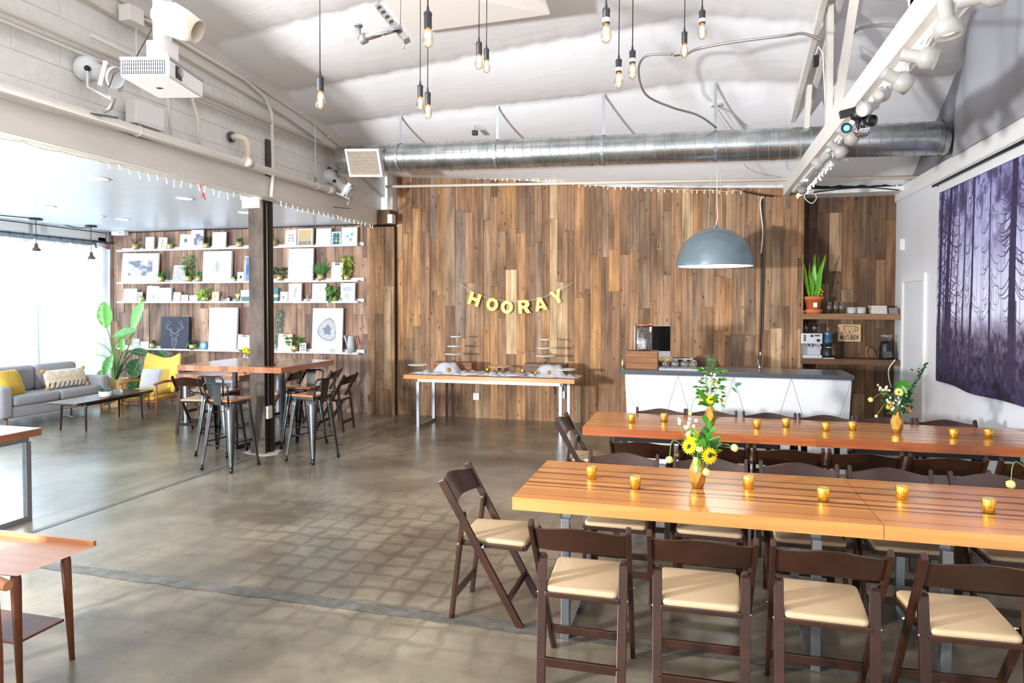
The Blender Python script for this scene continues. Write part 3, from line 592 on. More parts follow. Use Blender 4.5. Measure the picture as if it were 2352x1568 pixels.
spot(2050, 186, 3.09, .17, (.85, .2, -.45), 'white track spotlight turned right, third along the truss', False)
spot(2016, 222, 3.10, .15, (.3, .8, .25), 'white track spotlight facing away above the mirror ball', False)
spot(1990, 250, 3.10, .14, (-.65, -.5, -.3), 'lit white track spotlight right behind the black party light')
spot(1940, 312, 3.12, .17, (.7, .3, -.5), 'white track spotlight just beyond the mirror ball', False)
spot(1916, 344, 3.12, .17, (.6, .2, -.5), 'white track spotlight pointing right, third from the far end')
spot(1884, 370, 3.13, .17, (-.55, .2, -.45), 'white track spotlight pointing back left over the duct', False)
spot(1836, 432, 3.16, .15, (.3, .5, -.3), 'small white spotlight at the far end of the truss')
spot(2240, -2, 3.14, .18, (.7, -.3, .0), 'white spotlight cut by the top edge of the photo', False)
# party light and mirror ball
pp = at_z(1965, 265, 3.17); t = thing('party_light', 'black multi-headed disco light with blue lamp hung on the truss', 'party light', pp)
MB().lathe([(.0001, .05), (.035, .045), (.05, .02), (.05, -.03), (.02, -.05), (.0001, -.05)], 16).build('body', blackm, t)
MB().bar((-.12, 0, -.0), (.04, 0, .035), .05, .05, (0, 1, 0)).build('arm', black, t)
MB().lathe([(.03, .0), (.008, -.09), (.0001, -.1)], 12, (.0, 0, -.02)).build('cone', blackm, t)
for dx, dz_, r_ in ((-.075, -.10, .036), (.075, -.055, .042)):
    m = Vector((-.35, -1, -.15) if dx < 0 else (.5, -.8, -.3)).to_track_quat('Z', 'Y').to_matrix().to_4x4()
    MB().lathe([(.0001, -.04), (r_*.8, -.035), (r_, 0), (r_, .03), (r_*.85, .03), (r_*.85, .01), (.0001, .01)], 18, (dx, -.01, dz_), mtx=m).build('lamp_head', black, t)
    if dx < 0: MB().lathe([(r_*.6, .012), (.0001, .02)], 12, (dx, -.01, dz_), mtx=m).build('blue_lens', ledblue, t)
MB().tube([(0, 0, .04), (.03, 0, .1)], .01).build('clamp', chrome, t)
pb = at_z(1975, 300, 3.09); t = thing('mirror_ball', 'small mirrored disco ball hanging below the black party light', 'mirror ball', pb)
b = MB(); r_ = .062
for i in range(16):
    for k in range(32):
        a0, a1 = PI*i/16, PI*(i+1)/16; b0, b1 = 2*PI*k/32, 2*PI*(k+1)/32; c = [Vector((r_*math.sin(a)*math.cos(b_), r_*math.sin(a)*math.sin(b_), r_*math.cos(a))) for a, b_ in ((a0, b0), (a1, b0), (a1, b1), (a0, b1))]
        mid = sum(c, Vector())/4; jit = Vector((random.uniform(-.002, .002), random.uniform(-.002, .002), random.uniform(-.002, .002)))
        b.add([mid+(v-mid)*.93+jit*(.6 if j % 2 else -.6) for j, v in enumerate(c)], [(0, 1, 2, 3)])
b.build('mirror_tiles', chrome, t); MB().ball((0, 0, 0), r_*.97, 12).build('core', blackm, t); MB().tube([(0, 0, r_), (0, 0, r_+.03), (0, 0, 3.29-pb.z)], .006).build('hanging_rod', blackm, t)
# loose wires at the truss
def cable(label, pts, r=.005, m=wire, sub=8, name='cable'):
    P_ = [Vector(p) for p in pts]; out = []
    for i in range(len(P_)-1):
        p0, p1, p2, p3 = P_[max(i-1, 0)], P_[i], P_[i+1], P_[min(i+2, len(P_)-1)]
        for k in range(sub):
            u = k/sub; out.append(.5*((2*p1)+(p2-p0)*u+(2*p0-5*p1+4*p2-p3)*u*u+(3*p1-p0-3*p2+p3)*u**3))
    out.append(P_[-1]); return MB().tube(out, r, 6).build(name, m, label=label, cat='cable')
cable('grey conduit cable sweeping across the cloth from the bulbs towards the truss', [at_y(1542, 130, 6.95), at_y(1480, 135, 7.0), at_y(1464, 170, 7.2), at_y(1482, 222, 7.5), at_y(1540, 250, 7.8), at_y(1600, 268, 8.1), at_y(1642, 296, 8.4)], .012, galv)
cable('pair of grey conduits running over the cloth to the truss', [at_y(1576, 129, 6.95), at_y(1600, 118, 6.8), at_y(1680, 103, 6.7), at_y(1800, 88, 6.6), at_y(1840, 84, 6.6), at_y(1880, 100, 6.6)], .013, galv)
MB().box(at_y(1544, 136, 6.95), at_y(1576, 124, 6.85)+Vector((0, .05, 0))).build('conduit_box', galv, label='grey conduit junction box behind the lowest right bulb', cat='box')
cable('grey conduit right of the truss running to its chord', [at_x(1938, 95, 1.32), at_x(1962, 74, 1.4), at_x(2000, 66, 1.4), at_x(2052, 66, 1.3)], .016, galv)
t = thing('wall_plug', 'black plug adapter with white cord on the truss', 'plug', at_x(1866, 146, 1.08)); MB().box((-.02, -.03, -.05), (.03, .03, .05)).build('plug_body', black, t, bevel=.004)
MB().tube([(0, 0, .05), (.02, -.05, .12), (.06, -.05, .05), (.08, 0, -.15), (.1, 0, -.5), (.16, -.05, -.95)], .008).build('cord', wire, t)
cable('black cable looped along the wall top right of the truss', [at_y(1860, 444, 10.1), at_y(1920, 436, 10.1), at_y(1990, 432, 10.1), at_y(2060, 438, 10.1)], .008, black)
cable('white cable loop hanging below the truss end', [at_y(1850, 440, 9.7), at_y(1845, 455, 9.7), at_y(1862, 468, 9.7), at_y(1872, 452, 9.7), at_y(1850, 436, 9.7)], .006)
cable('white cable from the duct to the truss end', [at_y(1702, 366, 8.6), at_y(1712, 386, 8.8), at_y(1745, 400, 9.1), at_y(1790, 408, 9.5)], .006)
cable('dark cable bundle running into the truss end from the left', [at_y(1704, 440, 10.0), at_y(1740, 448, 10.0), at_y(1775, 452, 10.0)], .012, black)
cable('black vertical cable trunk down the plank wall', [at_y(1748, 458, 10.12), at_y(1749, 600, 10.12), at_y(1748, 700, 10.12), at_y(1745, 845, 10.12)], .016, black)
cable('white vertical cable beside the black trunk on the plank wall', [at_y(1749, 452, 10.09), at_y(1744, 470, 10.09), at_y(1750, 530, 10.09), at_y(1747, 582, 10.09)], .009)
cable('short white cable at the foot of the black trunk', [at_y(1747, 820, 10.09), at_y(1743, 835, 10.09), at_y(1748, 845, 10.09)], .009)

# ------------------------------------------------------------------ hanging bulbs
BL = [(739, 180, 255, 'bare filament bulb hanging alone over the room left of the others'), (985, 35, 117, 'filament bulb hung high in front of two lower ones'), (967, 200, 258, 'filament bulb slightly higher, left of the low close pair'),
      (984, 216, 277, 'lowest filament bulb, right of the low close pair'), (1101, 103, 165, 'filament bulb on the left of the middle pair'), (1118, 118, 173, 'filament bulb on the right of the middle pair'),
      (1390, 27, 106, 'large near filament bulb with a white collar, left of the right cluster'), (1419, 142, 208, 'lowest filament bulb of the right cluster with a white collar'), (1450, 122, 187, 'filament bulb with a white collar just right of the lowest in the right cluster'),
      (1568, 80, 139, 'filament bulb before the grey conduit, left of the rightmost bulb'), (1608, 32, 98, 'rightmost filament bulb with a white collar, hung high')]
for px, y0, y1, lab in BL:
    d = .2*F/(y1-y0); p = at_d(px, y1, d); t = thing('pendant_bulb', lab, 'pendant lamp', p, group='bare filament bulb pendants')
    ct = roof(p.x, p.y)-p.z
    MB().lathe([(.0001, 0), (.012, .003), (.024, .014), (.031, .032), (.032, .046), (.027, .072), (.019, .096), (.0145, .115)], 20).build('glass_bulb', bulbg, t)
    fb = MB()
    for k in range(6):
        a = 2*PI*k/6; fb.tube([(.007*math.cos(a), .007*math.sin(a), .03), (.013*math.cos(a+.4), .013*math.sin(a+.4), .085)], .0024, 5)
    fb.lathe([(.0001, .026), (.009, .034), (.0125, .055), (.008, .08), (.0001, .088)], 10).build('filament', filament, t)
    MB().lathe([(.02, .106), (.0215, .108), (.0215, .178), (.0235, .18), (.0235, .188), (.02, .198), (.008, .203), (.008, .212), (.005, .235), (.0001, .235)], 20).build('socket', socketm, t)
    if 'white collar' in lab: MB().lathe([(.0222, .118), (.0225, .119), (.0225, .142), (.0222, .143)], 20).build('collar', framew, t)
    MB().tube([(0, 0, .23), (.004, 0, ct*.5), (0, 0, ct)], .0035, 6).build('cord', black, t)

# ------------------------------------------------------------------ dome pendant
p = at_y(1641, 612, 8.75); t = thing('dome_pendant', 'large grey half-dome pendant lamp hanging over the bar', 'pendant lamp', p)
RD = .466; HD = .47
prof = [(RD, 0)] + [(RD*math.cos(a), HD*math.sin(a)) for a in np.linspace(.02, PI/2, 18)]; prof[-1] = (.0001, HD)
inner = [(.0001, HD-.015)] + [((RD-.012)*math.cos(a), (HD-.015)*math.sin(a)) for a in np.linspace(PI/2-.05, .0, 14)] + [(RD, 0)]
MB().lathe(inner + prof[1:], 56).build('shade', lampgrey, t)
MB().lathe([(RD*.6, .006), (RD*.95, .003)], 56).build('light_ring', ringon, t)
MB().lathe([(.0001, .02), (RD*.58, .02), (RD*.6, .006)], 40).build('inner_disc', lampgrey, t)
MB().tube([(0, 0, HD-.01), (0, 0, HD+.03)], .03, 12).build('top_fitting', lampgrey, t)
top = roof(p.x, p.y) - p.z
MB().tube([(0, 0, HD), (.03, 0, HD+.12), (.02, 0, HD+.3), (.02, 0, top)], .006, 6).build('cord', wire, t)
for dx in (-.07, .07): MB().tube([(dx*1.2, 0, HD-.02), (dx*.3, 0, top)], .0022, 4).build('suspension_wire', wire, t)
t = thing('ceiling_canopy', 'small white cable canopy on the cloth above the duct', 'canopy', (at_y(1643, 268, 8.7).x, 8.7, roof(.1, 8.7)-.03)); MB().lathe([(.07, 0), (.07, .03), (.05, .04)], 18).build('plate', wire, t); MB().tube([(0, 0, 0), (.1, 0, -.06), (.2, 0, -.25)], .005).build('wire', wire, t)

# ------------------------------------------------------------------ projector on its mount, can light, stage lamps
pj = at_d(383, 186, 3.05)
t = thing('projector', 'white ceiling projector with dark vent grille hanging from the mount', 'projector', pj, rz=R(14))
MB().box((-.105, -.15, -.04), (.105, .15, .04)).build('body', framew, t, bevel=.007)
MB().box((-.108, -.152, .03), (.108, .15, .045)).build('lid', greyfab, t, bevel=.004)
MB().box((-.10, -.1515, -.028), (.085, -.149, .03)).build('vent_backing', mat('vent_dark', (60, 64, 70), .6), t)
for i in range(20): MB().box((-.097+i*.0093, -.156, -.026), (-.0925+i*.0093, -.1505, .029)).build('vent_fin', alum, t)
for k in range(3): MB().box((-.1, -.1575, -.016+k*.016), (.084, -.152, -.0145+k*.016)).build('vent_bar', alum, t)
MB().box((.102, -.10, -.028), (.108, -.05, .025)).build('lens_recess', black, t); MB().tube([(.104, -.075, 0), (.12, -.075, 0)], .018, 16).build('lens', glass, t)
MB().box((-.03, -.01, -.0415), (-.01, .01, -.0405)).build('label_square', black, t)
tp_ = 5.2 - pj.z
MB().box((-.06, -.06, .045), (.06, .06, .06)).box((-.04, -.04, .06), (.04, .04, .10)).build('mount_plate', framew, t)
t = thing('projector_mount', 'white square mounting post holding the projector and can light', 'mount', pj + Vector((-.03, .03, .1)))
MB().box((-.028, -.028, 0), (.028, .028, 1.7)).build('post', framew, t, bevel=.003)
MB().box((-.045, -.045, 0), (.045, .045, .07)).build('post_foot', framew, t)
MB().tube([(-.05, -.02, .9), (-.14, -.02, .72), (-.16, -.02, .55), (-.1, -.02, .47), (-.02, -.04, .47)], .003).build('black_cable', black, t)
MB().tube([(-.02, -.04, .12), (-.1, -.06, -.02), (-.22, -.05, -.06), (-.3, 0, -.1)], .0025).build('side_cable', black, t)
MB().tube([(-.05, 0, .5), (-.0, 0, .5)], .022, 10).build('blue_cap', mat('cap_blue', (60, 150, 200), .5), t)
MB().bar((-.05, 0, .85), (.15, 0, .55), .05, .03, (0, 1, 0)).build('yoke', framew, t)
c0 = at_d(378, 40, 3.0); c1 = at_d(462, 80, 3.0)
m = (c1-c0).to_track_quat('Z', 'Y').to_matrix().to_4x4(); Ln = (c1-c0).length
t = thing('can_light', 'large cream cylindrical can light angled down above the projector', 'spotlight', c0)
MB().lathe([(.0001, -.02), (.04, -.02), (.062, .02), (.072, .05), (.066, Ln*.6), (.05, Ln+.0), (.046, Ln), (.06, Ln*.6), (.065, .06), (.0001, .05)], 30, mtx=m).build('can', cream, t)
MB().lathe([(.06, .07), (.04, .10), (.0001, .11)], 20, mtx=m).build('inner_reflector', mat('reflector_grey', (120, 112, 108), .5), t)
MB().tube([(0, 0, 0), (-.05, .02, .1), (-.03, .03, .25)], .012).build('bracket', framew, t)
def stage_lamp(base, aim, L_, lab, off=.22):
    t = thing('stage_lamp', lab, 'stage lamp', base, group='white theatre lamps clamped to the beam')
    c = Vector((off, 0, .30)); d = Vector(aim).normalized(); m = d.to_track_quat('Z', 'Y').to_matrix().to_4x4()
    MB().lathe([(.0001, -L_*.52), (.07, -.5*L_), (.1, -.42*L_), (.105, -.25*L_), (.075, -.18*L_), (.066, -.1*L_), (.066, .28*L_), (.088, .33*L_), (.088, .5*L_), (.08, .5*L_), (.08, .36*L_), (.0001, .34*L_)], 26, c, mtx=m).build('barrel', framew, t)
    sq = MB(); a = .1
    for s1 in (-1, 1):
        sq.add([c + m @ Vector(v) for v in ((s1*a, -a, L_*.34), (s1*a, a, L_*.34), (s1*a, a, L_*.46), (s1*a, -a, L_*.46))], [(0, 1, 2, 3)]); sq.add([c + m @ Vector(v) for v in ((-a, s1*a, L_*.34), (a, s1*a, L_*.34), (a, s1*a, L_*.46), (-a, s1*a, L_*.46))], [(0, 1, 2, 3)])
    sq.build('gel_frame', framew, t)
    pv = [c + m @ Vector((s1*.09, 0, -.02)) for s1 in (-1, 1)]
    b = MB()
    for q_ in pv: b.tube([q_, q_ + Vector((0, 0, -.15)), Vector((.2, 0, .06))], .011, 6)
    b.build('yoke', framew, t)
    for q_ in pv: MB().ball(q_, .024, 8).build('knob', blackm, t)
    MB().tube([(.2, 0, .08), (.16, 0, .0), (.1, 0, -.02)], .018).build('clamp', galv, t)
    MB().ball(c + m @ Vector((0, .08, -L_*.46)), .03, 8).build('rear_knob', blackm, t)
    MB().bar((-.02, -.08, -.045), (.12, .12, -.045), .05, .008, (0, 0, 1)).build('base_strap', darksteel, t)
p = at_x(215, 265, -4.86); stage_lamp(Vector((-4.82, p.y, 3.40)), (1, .0, -.34), .38, 'white theatre lamp on a yoke at the left beam, beside the projector', .05)
p = at_x(772, 462, -4.86); stage_lamp(Vector((-4.82, p.y, 3.17)), (1, .15, -.75), .46, 'white theatre lamp clamped to the far end of the beam under the duct', .0)
# ceiling bracket
t = thing('ceiling_bracket', 'galvanised pipe and slotted strut bracket fixed to the cloth ceiling', 'bracket')
a, b_ = at_d(872, 22, 5.0), at_d(938, 100, 4.7)
MB().bar(a, b_, .04, .04).build('slotted_strut', galv, t)
for k in range(6):
    c = a.lerp(b_, .1+.14*k); MB().box(c+Vector((-.012, -.03, -.012)), c+Vector((.012, -.02, .012))).build('slot', black, t)
a, b_ = at_d(838, 94, 4.6), at_d(922, 70, 4.75); MB().tube([a, b_], .024, 12).build('pipe', chrome, t); MB().tube([a+Vector((-.02, 0, -.01)), a+Vector((.02, 0, 0))], .034, 12).build('collar', galv, t)
MB().tube([a+Vector((-.02, 0, 0)), a+Vector((-.035, 0, .03)), a+Vector((-.035, 0, .08))], .018).build('nozzle', galv, t); MB().tube([a+Vector((-.035, 0, .08)), a+Vector((-.035, 0, .09))], .03).build('nozzle_cap', galv, t)
c = at_d(930, 95, 4.7); MB().tube([c, c+Vector((0, 0, -.07))], .006).build('bolt', galv, t); MB().tube([at_d(873, 20, 5), at_d(873, 20, 5)+Vector((0, 0, .5))], .006).build('hanger', galv, t); MB().tube([b_+Vector((0, 0, .0)), b_+Vector((0, 0, .7))], .006).build('hanger', galv, t)
for (px, py, lab) in ((1091, 308, 'small black clip fixture hanging above the duct'),):
    c = at_y(px, py, 8.62); t = thing('clip_fixture', lab, 'fixture', c); MB().box((-.03, -.03, -.03), (.04, .02, .03)).build('body', black, t); MB().tube([(0, 0, .02), (.0, 0, .1), (.06, 0, .04)], .004).build('wire', blackm, t)

# ------------------------------------------------------------------ lounge ceiling fittings
for i, (px, py) in enumerate(((232, 412), (113, 475), (428, 457), (285, 504), (566, 489))):
    p = at_z(px, py, 3.098); t = thing('recessed_downlight', 'recessed round ceiling light ' + ['nearest the camera', 'nearest the curtains and farthest left', 'on the right above the picture shelves', 'farthest back by the curtain corner', 'half hidden behind the steel column'][i], 'downlight', (p.x, p.y, 3.095), group='recessed downlights in the lounge ceiling')
    MB().lathe([(.085, 0), (.105, -.003), (.105, .002), (.085, .003)], 28).build('trim_ring', framew, t); MB().lathe([(.085, .0), (.0001, .0)], 24).build('lens', lampon, t)
p = at_z(238, 497, 3.098); MB().lathe([(.05, 0), (.05, -.01), (.03, -.02), (.0001, -.02)], 16, (p.x, p.y, 3.098)).build('smoke_detector', framew, label='small flat white disc on the lounge ceiling between the lights', cat='detector')
def cone_lamp(px, ytop, ycap, ybot, X, lab):
    p = at_x(px, ycap, X); pt = 3.09; t = thing('cone_pendant', lab, 'pendant lamp', (X, p.y, p.z), group='clear cone pendants by the curtain')
    MB().tube([(0, 0, .02), (0, 0, pt-p.z)], .005, 6).build('cord', black, t); MB().lathe([(.09, pt-p.z-.02), (.09, pt-p.z), (.0001, pt-p.z)], 20).build('canopy', black, t)
    MB().lathe([(.06, -.02), (.06, 0), (.03, .03), (.02, .09), (.0001, .1)], 18).build('socket_cap', mat('bronze', (110, 92, 74), .4, .6), t)
    MB().lathe([(.05, -.02), (.14, -.24)], 28).build('glass_cone', glass, t); MB().ball((0, 0, -.08), .03, 8).build('bulb', bulbg, t)
cone_lamp(86, 502, 573, 597, -9.75, 'clear glass cone pendant with black cord, left of the two by the curtain')
cone_lamp(212, 524, 592, 607, -9.75, 'clear glass cone pendant with black cord, right of the two by the curtain')
cable('black lamp cord running along the lounge ceiling to the cone pendants', [(-9.7, 6.0, 3.08), (-9.72, 7.3, 3.07), at_x(86, 503, -9.75), at_x(125, 508, -10.0), at_x(175, 523, -10.1), at_x(212, 523, -9.75)], .008, black)
cable('black cord along the ceiling above the curtain rod', [(-10.25, 6, 3.08), (-10.25, 8.6, 3.07), (-10.25, 9.95, 3.06)], .008, black)
# curtain rod, rings, voile
t = thing('curtain_rod', 'grey steel curtain rod with black rings along the window', 'curtain rod', (-10.3, 5, 2.9))
MB().tube([(0, -6, 0), (0, 5.15, 0)], .02, 10).build('rod', mat('rod_grey', (104, 114, 124), .4, .5), t)
for i, y in enumerate(np.arange(2.1, 5.1, .22)): MB().tube([(0.026*math.cos(a), y, -.008+.028*math.sin(a)) for a in np.linspace(0, 2*PI, 11)], .004, 5).build('ring', black, t)
for y in (-2, 1.3, 3.55, 5.05): MB().box((-.02, y-.02, 0), (.02, y+.02, .18)).build('rod_bracket', silver, t)
def curtain(y0, y1, lab):
    def f(u, v):
        y = y0+(y1-y0)*u; sc = abs(math.sin((y)/.22*PI)); z = 2.84 - .06*sc*(1-v)**3 - v*2.78
        return (-10.3+.035*math.sin(y*17)+.015*math.sin(y*41+v*2), y+.01*math.sin(v*5+y*9), z)
    MB().grid(f, int((y1-y0)*70), 18).build('voile_curtain', voile, label=lab, cat='curtain', group='sheer white curtains')
curtain(.2, 3.9, 'sheer white curtain panel beyond the left edge'); curtain(3.95, 8.62, 'sheer white curtain hanging behind the sofa back'); curtain(8.68, 10.05, 'sheer white curtain in the corner behind the tall plant')
# icicle and fairy lights
def lights(label, pts, drop=0.0, step=.12, seed=1, name='string_lights'):
    P_ = [Vector(p) for p in pts]; out = []; rnd = random.Random(seed)
    for a, c in zip(P_[:-1], P_[1:]):
        n = max(2, int((c-a).length/step))
        for k in range(n): out.append(a.lerp(c, k/n)+Vector((0, 0, rnd.uniform(-.012, .012))))
    out.append(P_[-1]); t = thing(name, label, 'string lights'); MB().tube(out, .004, 5).build('wire', wire, t)
    b = MB()
    for p in out:
        l_ = drop*rnd.uniform(.2, 1) if drop else .0; e = p+Vector((rnd.uniform(-.02, .02), 0, -.022-l_))
        b.tube([p, e], .003, 4, smooth=False); b.tube([e, e+Vector((0, 0, -.016))], .006, 5)
    b.build('mini_bulbs', bulbw, t, kind='stuff')
lights('white fairy light string along the top of the plank wall', [at_y(920, 398, 10.1), at_y(940, 396, 10.1), at_y(975, 398, 10.1), at_y(1060, 400, 10.1), at_y(1140, 412, 10.1), at_y(1250, 412, 10.1), at_y(1330, 424, 10.1), at_y(1450, 432, 10.08), at_y(1600, 440, 10.08), at_y(1700, 440, 10.08)], 0, .085, 3)
lights('white icicle lights along the lower edge of the beam', [(-5.02, -1, 3.04), (-5.02, 3, 3.035), (-5.0, 6.9, 3.035)], .05, .11, 4); lights('white icicle lights on the beam beyond the column', [(-4.93, 7.35, 3.04), (-4.92, 9.8, 3.04)], .02, .12, 6)
lights('white string lights wound around the far end of the truss', [(1.30, 7.6, 3.25), (1.30, 8.4, 3.24), (1.32, 9.2, 3.25), (1.28, 9.9, 3.27)], .03, .05, 8)
t = thing('red_ribbon', 'small red ribbon loop hanging from the beam lights', 'ribbon', at_x(470, 422, -5.03)); MB().tube([(0, 0, .02), (0, -.04, -.04), (0, 0, -.11), (0, .035, -.04), (0, 0, .02)], .006).tube([(0, 0, -.1), (0, -.02, -.16)], .005).tube([(0, 0, -.1), (0, .03, -.17)], .005).build('loop', redr, t)

# ------------------------------------------------------------------ foliage helpers
def leaf(b, p, d, L_, W_, droop=.3, nrm=None, n=3):
    p = Vector(p); d = Vector(d).normalized(); s = d.cross(Vector((.25, 1, .35)))
    if s.length < .05: s = Vector((1, 0, 0))
    s.normalize()
    if nrm is not None: s = (s*math.cos(nrm) + d.cross(s)*math.sin(nrm)).normalized()
    up = s.cross(d); vs = []; q = p.copy()
    for i in range(n+1):
        t = i/n; wd = W_*.5*(math.sin(PI*min(1, t*.92+.06))**.8) if 0 < i < n else W_*.04
        c = p + d*L_*t - Vector((0, 0, 1))*droop*L_*t*t
        vs += [c - s*wd + up*wd*.25, c, c + s*wd + up*wd*.25]
    fs = []
    for i in range(n):
        a = 3*i; fs += [(a, a+1, a+4, a+3), (a+1, a+2, a+5, a+4)]
    b.add(vs, fs, True); return b
def tuft(b, rnd, n, h, spread, w_, droop=.5, base=.01):
    for i in range(n):
        a = rnd.uniform(0, 2*PI); k = rnd.uniform(.15, 1)*spread; d = Vector((math.cos(a)*k, math.sin(a)*k*.7, 1))
        leaf(b, (base*math.cos(a), base*math.sin(a), 0), d, h*rnd.uniform(.65, 1.05), w_, droop*rnd.uniform(.2, 1)*k, n=5)
def bushy(b, rnd, n, rx_, ry_, h, L_, W_, z0=.0):
    for i in range(n):
        a = rnd.uniform(0, 2*PI); t = rnd.uniform(0, 1); r_ = math.sqrt(rnd.uniform(.05, 1))
        p = Vector((rx_*r_*math.cos(a), ry_*r_*math.sin(a), z0+h*t)); d = Vector((math.cos(a)*.9, math.sin(a)*.9-.25, rnd.uniform(-.2, .8)))
        leaf(b, p, d, L_*rnd.uniform(.7, 1.2), W_*rnd.uniform(.7, 1.2), .3, rnd.uniform(-.5, .5))
def colour_grid(name, w_, h_, fn, parent, nu=36, nv=44, y=0.0, x0=None, z0=0.0):
    x0 = -w_/2 if x0 is None else x0
    b = MB().grid(lambda u, v: (x0+u*w_, y, z0+v*h_), nu, nv, False); o = b.build(name, printm, parent); me = o.data
    ca = me.color_attributes.new('Col', 'FLOAT_COLOR', 'POINT'); buf = np.ones((len(me.vertices), 4), dtype=np.float32); k = 0
    for j in range(nv+1):
        for i in range(nu+1): buf[k] = lin(fn(i/nu, j/nv)); k += 1
    ca.data.foreach_set('color', buf.ravel()); return o

# ------------------------------------------------------------------ picture ledges
SH = [at_y(825, 563, 10.05).z, at_y(825, 645, 10.05).z, at_y(825, 693.5, 10.05).z, at_y(825, 812, 10.05).z]
xl, xr = at_y(270, 650, 10.05).x, at_y(822, 650, 10.05).x
for i, z in enumerate(SH):
    t = thing('picture_ledge', 'long white picture ledge on the plank wall, ' + ['topmost', 'second from the top', 'third from the top', 'lowest'][i], 'shelf', ((xl+xr)/2, 10.1, z), group='white picture ledges')
    h = (xr-xl)/2
    MB().box((-h, -.05, -.012), (h, .062, .0)).build('shelf_board', framew, t); MB().box((-h, -.062, -.014), (h, -.05, .016)).build('front_lip', framew, t); MB().box((-h+.02, .05, .0), (h+.06, .064, .055)).build('back_rail', framew, t)
def rnd_art(seed): return random.Random(seed)
def blank(c=(238, 238, 238)): return lambda u, v: c
def mono(seed, c1, c2, sc=4, bg=None, m_=(.0, .0)):
    r = np.random.RandomState(seed); gs = [r.rand(3+sc*2**k, 3+sc*2**k) for k in range(4)]
    def vn(g, x, y):
        xi, yi = int(x), int(y); fx, fy = x-xi, y-yi; fx = fx*fx*(3-2*fx); fy = fy*fy*(3-2*fy)
        return (g[yi, xi]*(1-fx)+g[yi, xi+1]*fx)*(1-fy)+(g[yi+1, xi]*(1-fx)+g[yi+1, xi+1]*fx)*fy
    def f(u, v):
        if bg and (u < m_[0] or u > 1-m_[0] or v < m_[1] or v > 1-m_[1]): return bg
        n = sum(vn(g, u*sc*2**k, v*sc*2**k*.8)*.5**k for k, g in enumerate(gs))/1.875; t = max(0, min(1, (n-.38)*4)); return tuple(c1[i]+(c2[i]-c1[i])*t for i in range(3))
    return f
W_ = (228, 229, 230)
def blobs(cols, pts, bg=W_):
    def f(u, v):
        for (x, y, rx_, ry_), c in zip(pts, cols*20):
            if ((u-x)/rx_)**2+((v-y)/ry_)**2 < 1: return c
        return bg
    return f
def symbols(c, nx, ny, seed, mg=.12, bg=W_):
    r = random.Random(seed); ok = {(i, j): r.random() for i in range(nx) for j in range(ny)}
    def f(u, v):
        if u < mg or u > 1-mg or v < mg or v > 1-mg: return bg
        a, b = (u-mg)/(1-2*mg)*nx, (v-mg)/(1-2*mg)*ny; i, j = int(min(a, nx-1)), int(min(b, ny-1)); q = ok[(i, j)]
        x, y = a-i-.5, b-j-.5
        return c if (abs(x) < .15+.22*q and abs(y) < .38-.2*q) else bg
    return f
def feather(u, v):
    x, y = u-.5, v-.5
    if abs(x) > .27 or abs(y) > .31: return (236, 236, 238)
    if abs(x) > .26 or abs(y) > .298: return (206, 208, 212)
    wv = .11*max(0, 1-(y/.2)**2)
    if abs(x) < wv and (math.sin(y*130+abs(x)*60) > -.3 or abs(x) < .02): return (150, 166, 186)
    return (228, 230, 236)
def slice_(u, v):
    x, y = (u-.5)/.32, (v-.51)/.26; r = math.hypot(x, y)*(1+.1*math.sin(3*math.atan2(y, x)+1)); a = math.atan2(y, x)
    if r > 1: return W_
    if r < .42+.08*math.sin(a*5): return (118, 124, 136)
    if r > .93: return (100, 106, 118)
    return (110, 116, 128) if math.sin(a*34+math.sin(r*9)*2.4) > .1 else (226, 228, 232)
def balloons(u, v):
    for x, y, rx_, ry_ in ((.3, .68, .15, .13), (.5, .75, .15, .12), (.7, .68, .14, .13), (.45, .3, .16, .2)):
        q = ((u-x)/rx_)**2+((v-y)/ry_)**2
        if q < 1: return (150, 156, 168) if math.sin((u-x)/rx_*14) > -.2 else (220, 222, 228)
    return (150, 150, 160) if abs(u-.5-(v-.5)*.2) < .015 and .3 < v < .7 else W_
def weave(u, v):
    if v > .45: return (206, 176, 122)
    if v > .25: return (160, 156, 154) if math.sin(u*90) > 0 else (190, 188, 184)
    return (196, 168, 122) if math.sin(u*70) > .2 else (122, 104, 84)
def teal(u, v):
    if .06 > u or u > .94 or .05 > v or v > .95: return W_
    return (214, 184, 90) if abs(math.sin(u*9)*math.cos(v*11)) > .82 or math.hypot(u-.5, (v-.35)*1.2) < .12 else (20, 106, 128)
def flowers_blue(u, v):
    x, y = (u*2) % 1-.5, (v*2.6) % 1-.5; r = math.hypot(x, y); a = math.atan2(y, x)
    return (130, 146, 184) if r < .25+.2*math.cos(4*a) else (232, 234, 242)
def pineapple(u, v):
    if ((u-.5)/.22)**2+((v-.36)/.2)**2 < 1: return (206, 202, 120) if ((u-.5)/.18)**2+((v-.36)/.16)**2 < 1 else (90, 120, 110)
    if abs(u-.5) < .04+.1*max(0, v-.6) and .55 < v < .85: return (90, 120, 110)
    return (232, 236, 226)
def branch(c):
    def f(u, v):
        d1 = abs((u-.5)-.25*(v-.45)); d2 = abs((v-.55)-.5*(u-.5)); d3 = abs((v-.35)+.7*(u-.45))
        return c if (.2 < v < .8 and d1 < .022) or (.4 < u < .75 and d2 < .02) or (.3 < u < .6 and d3 < .02) or (.74 < v < .78 and .45 < u < .75) else W_
    return f
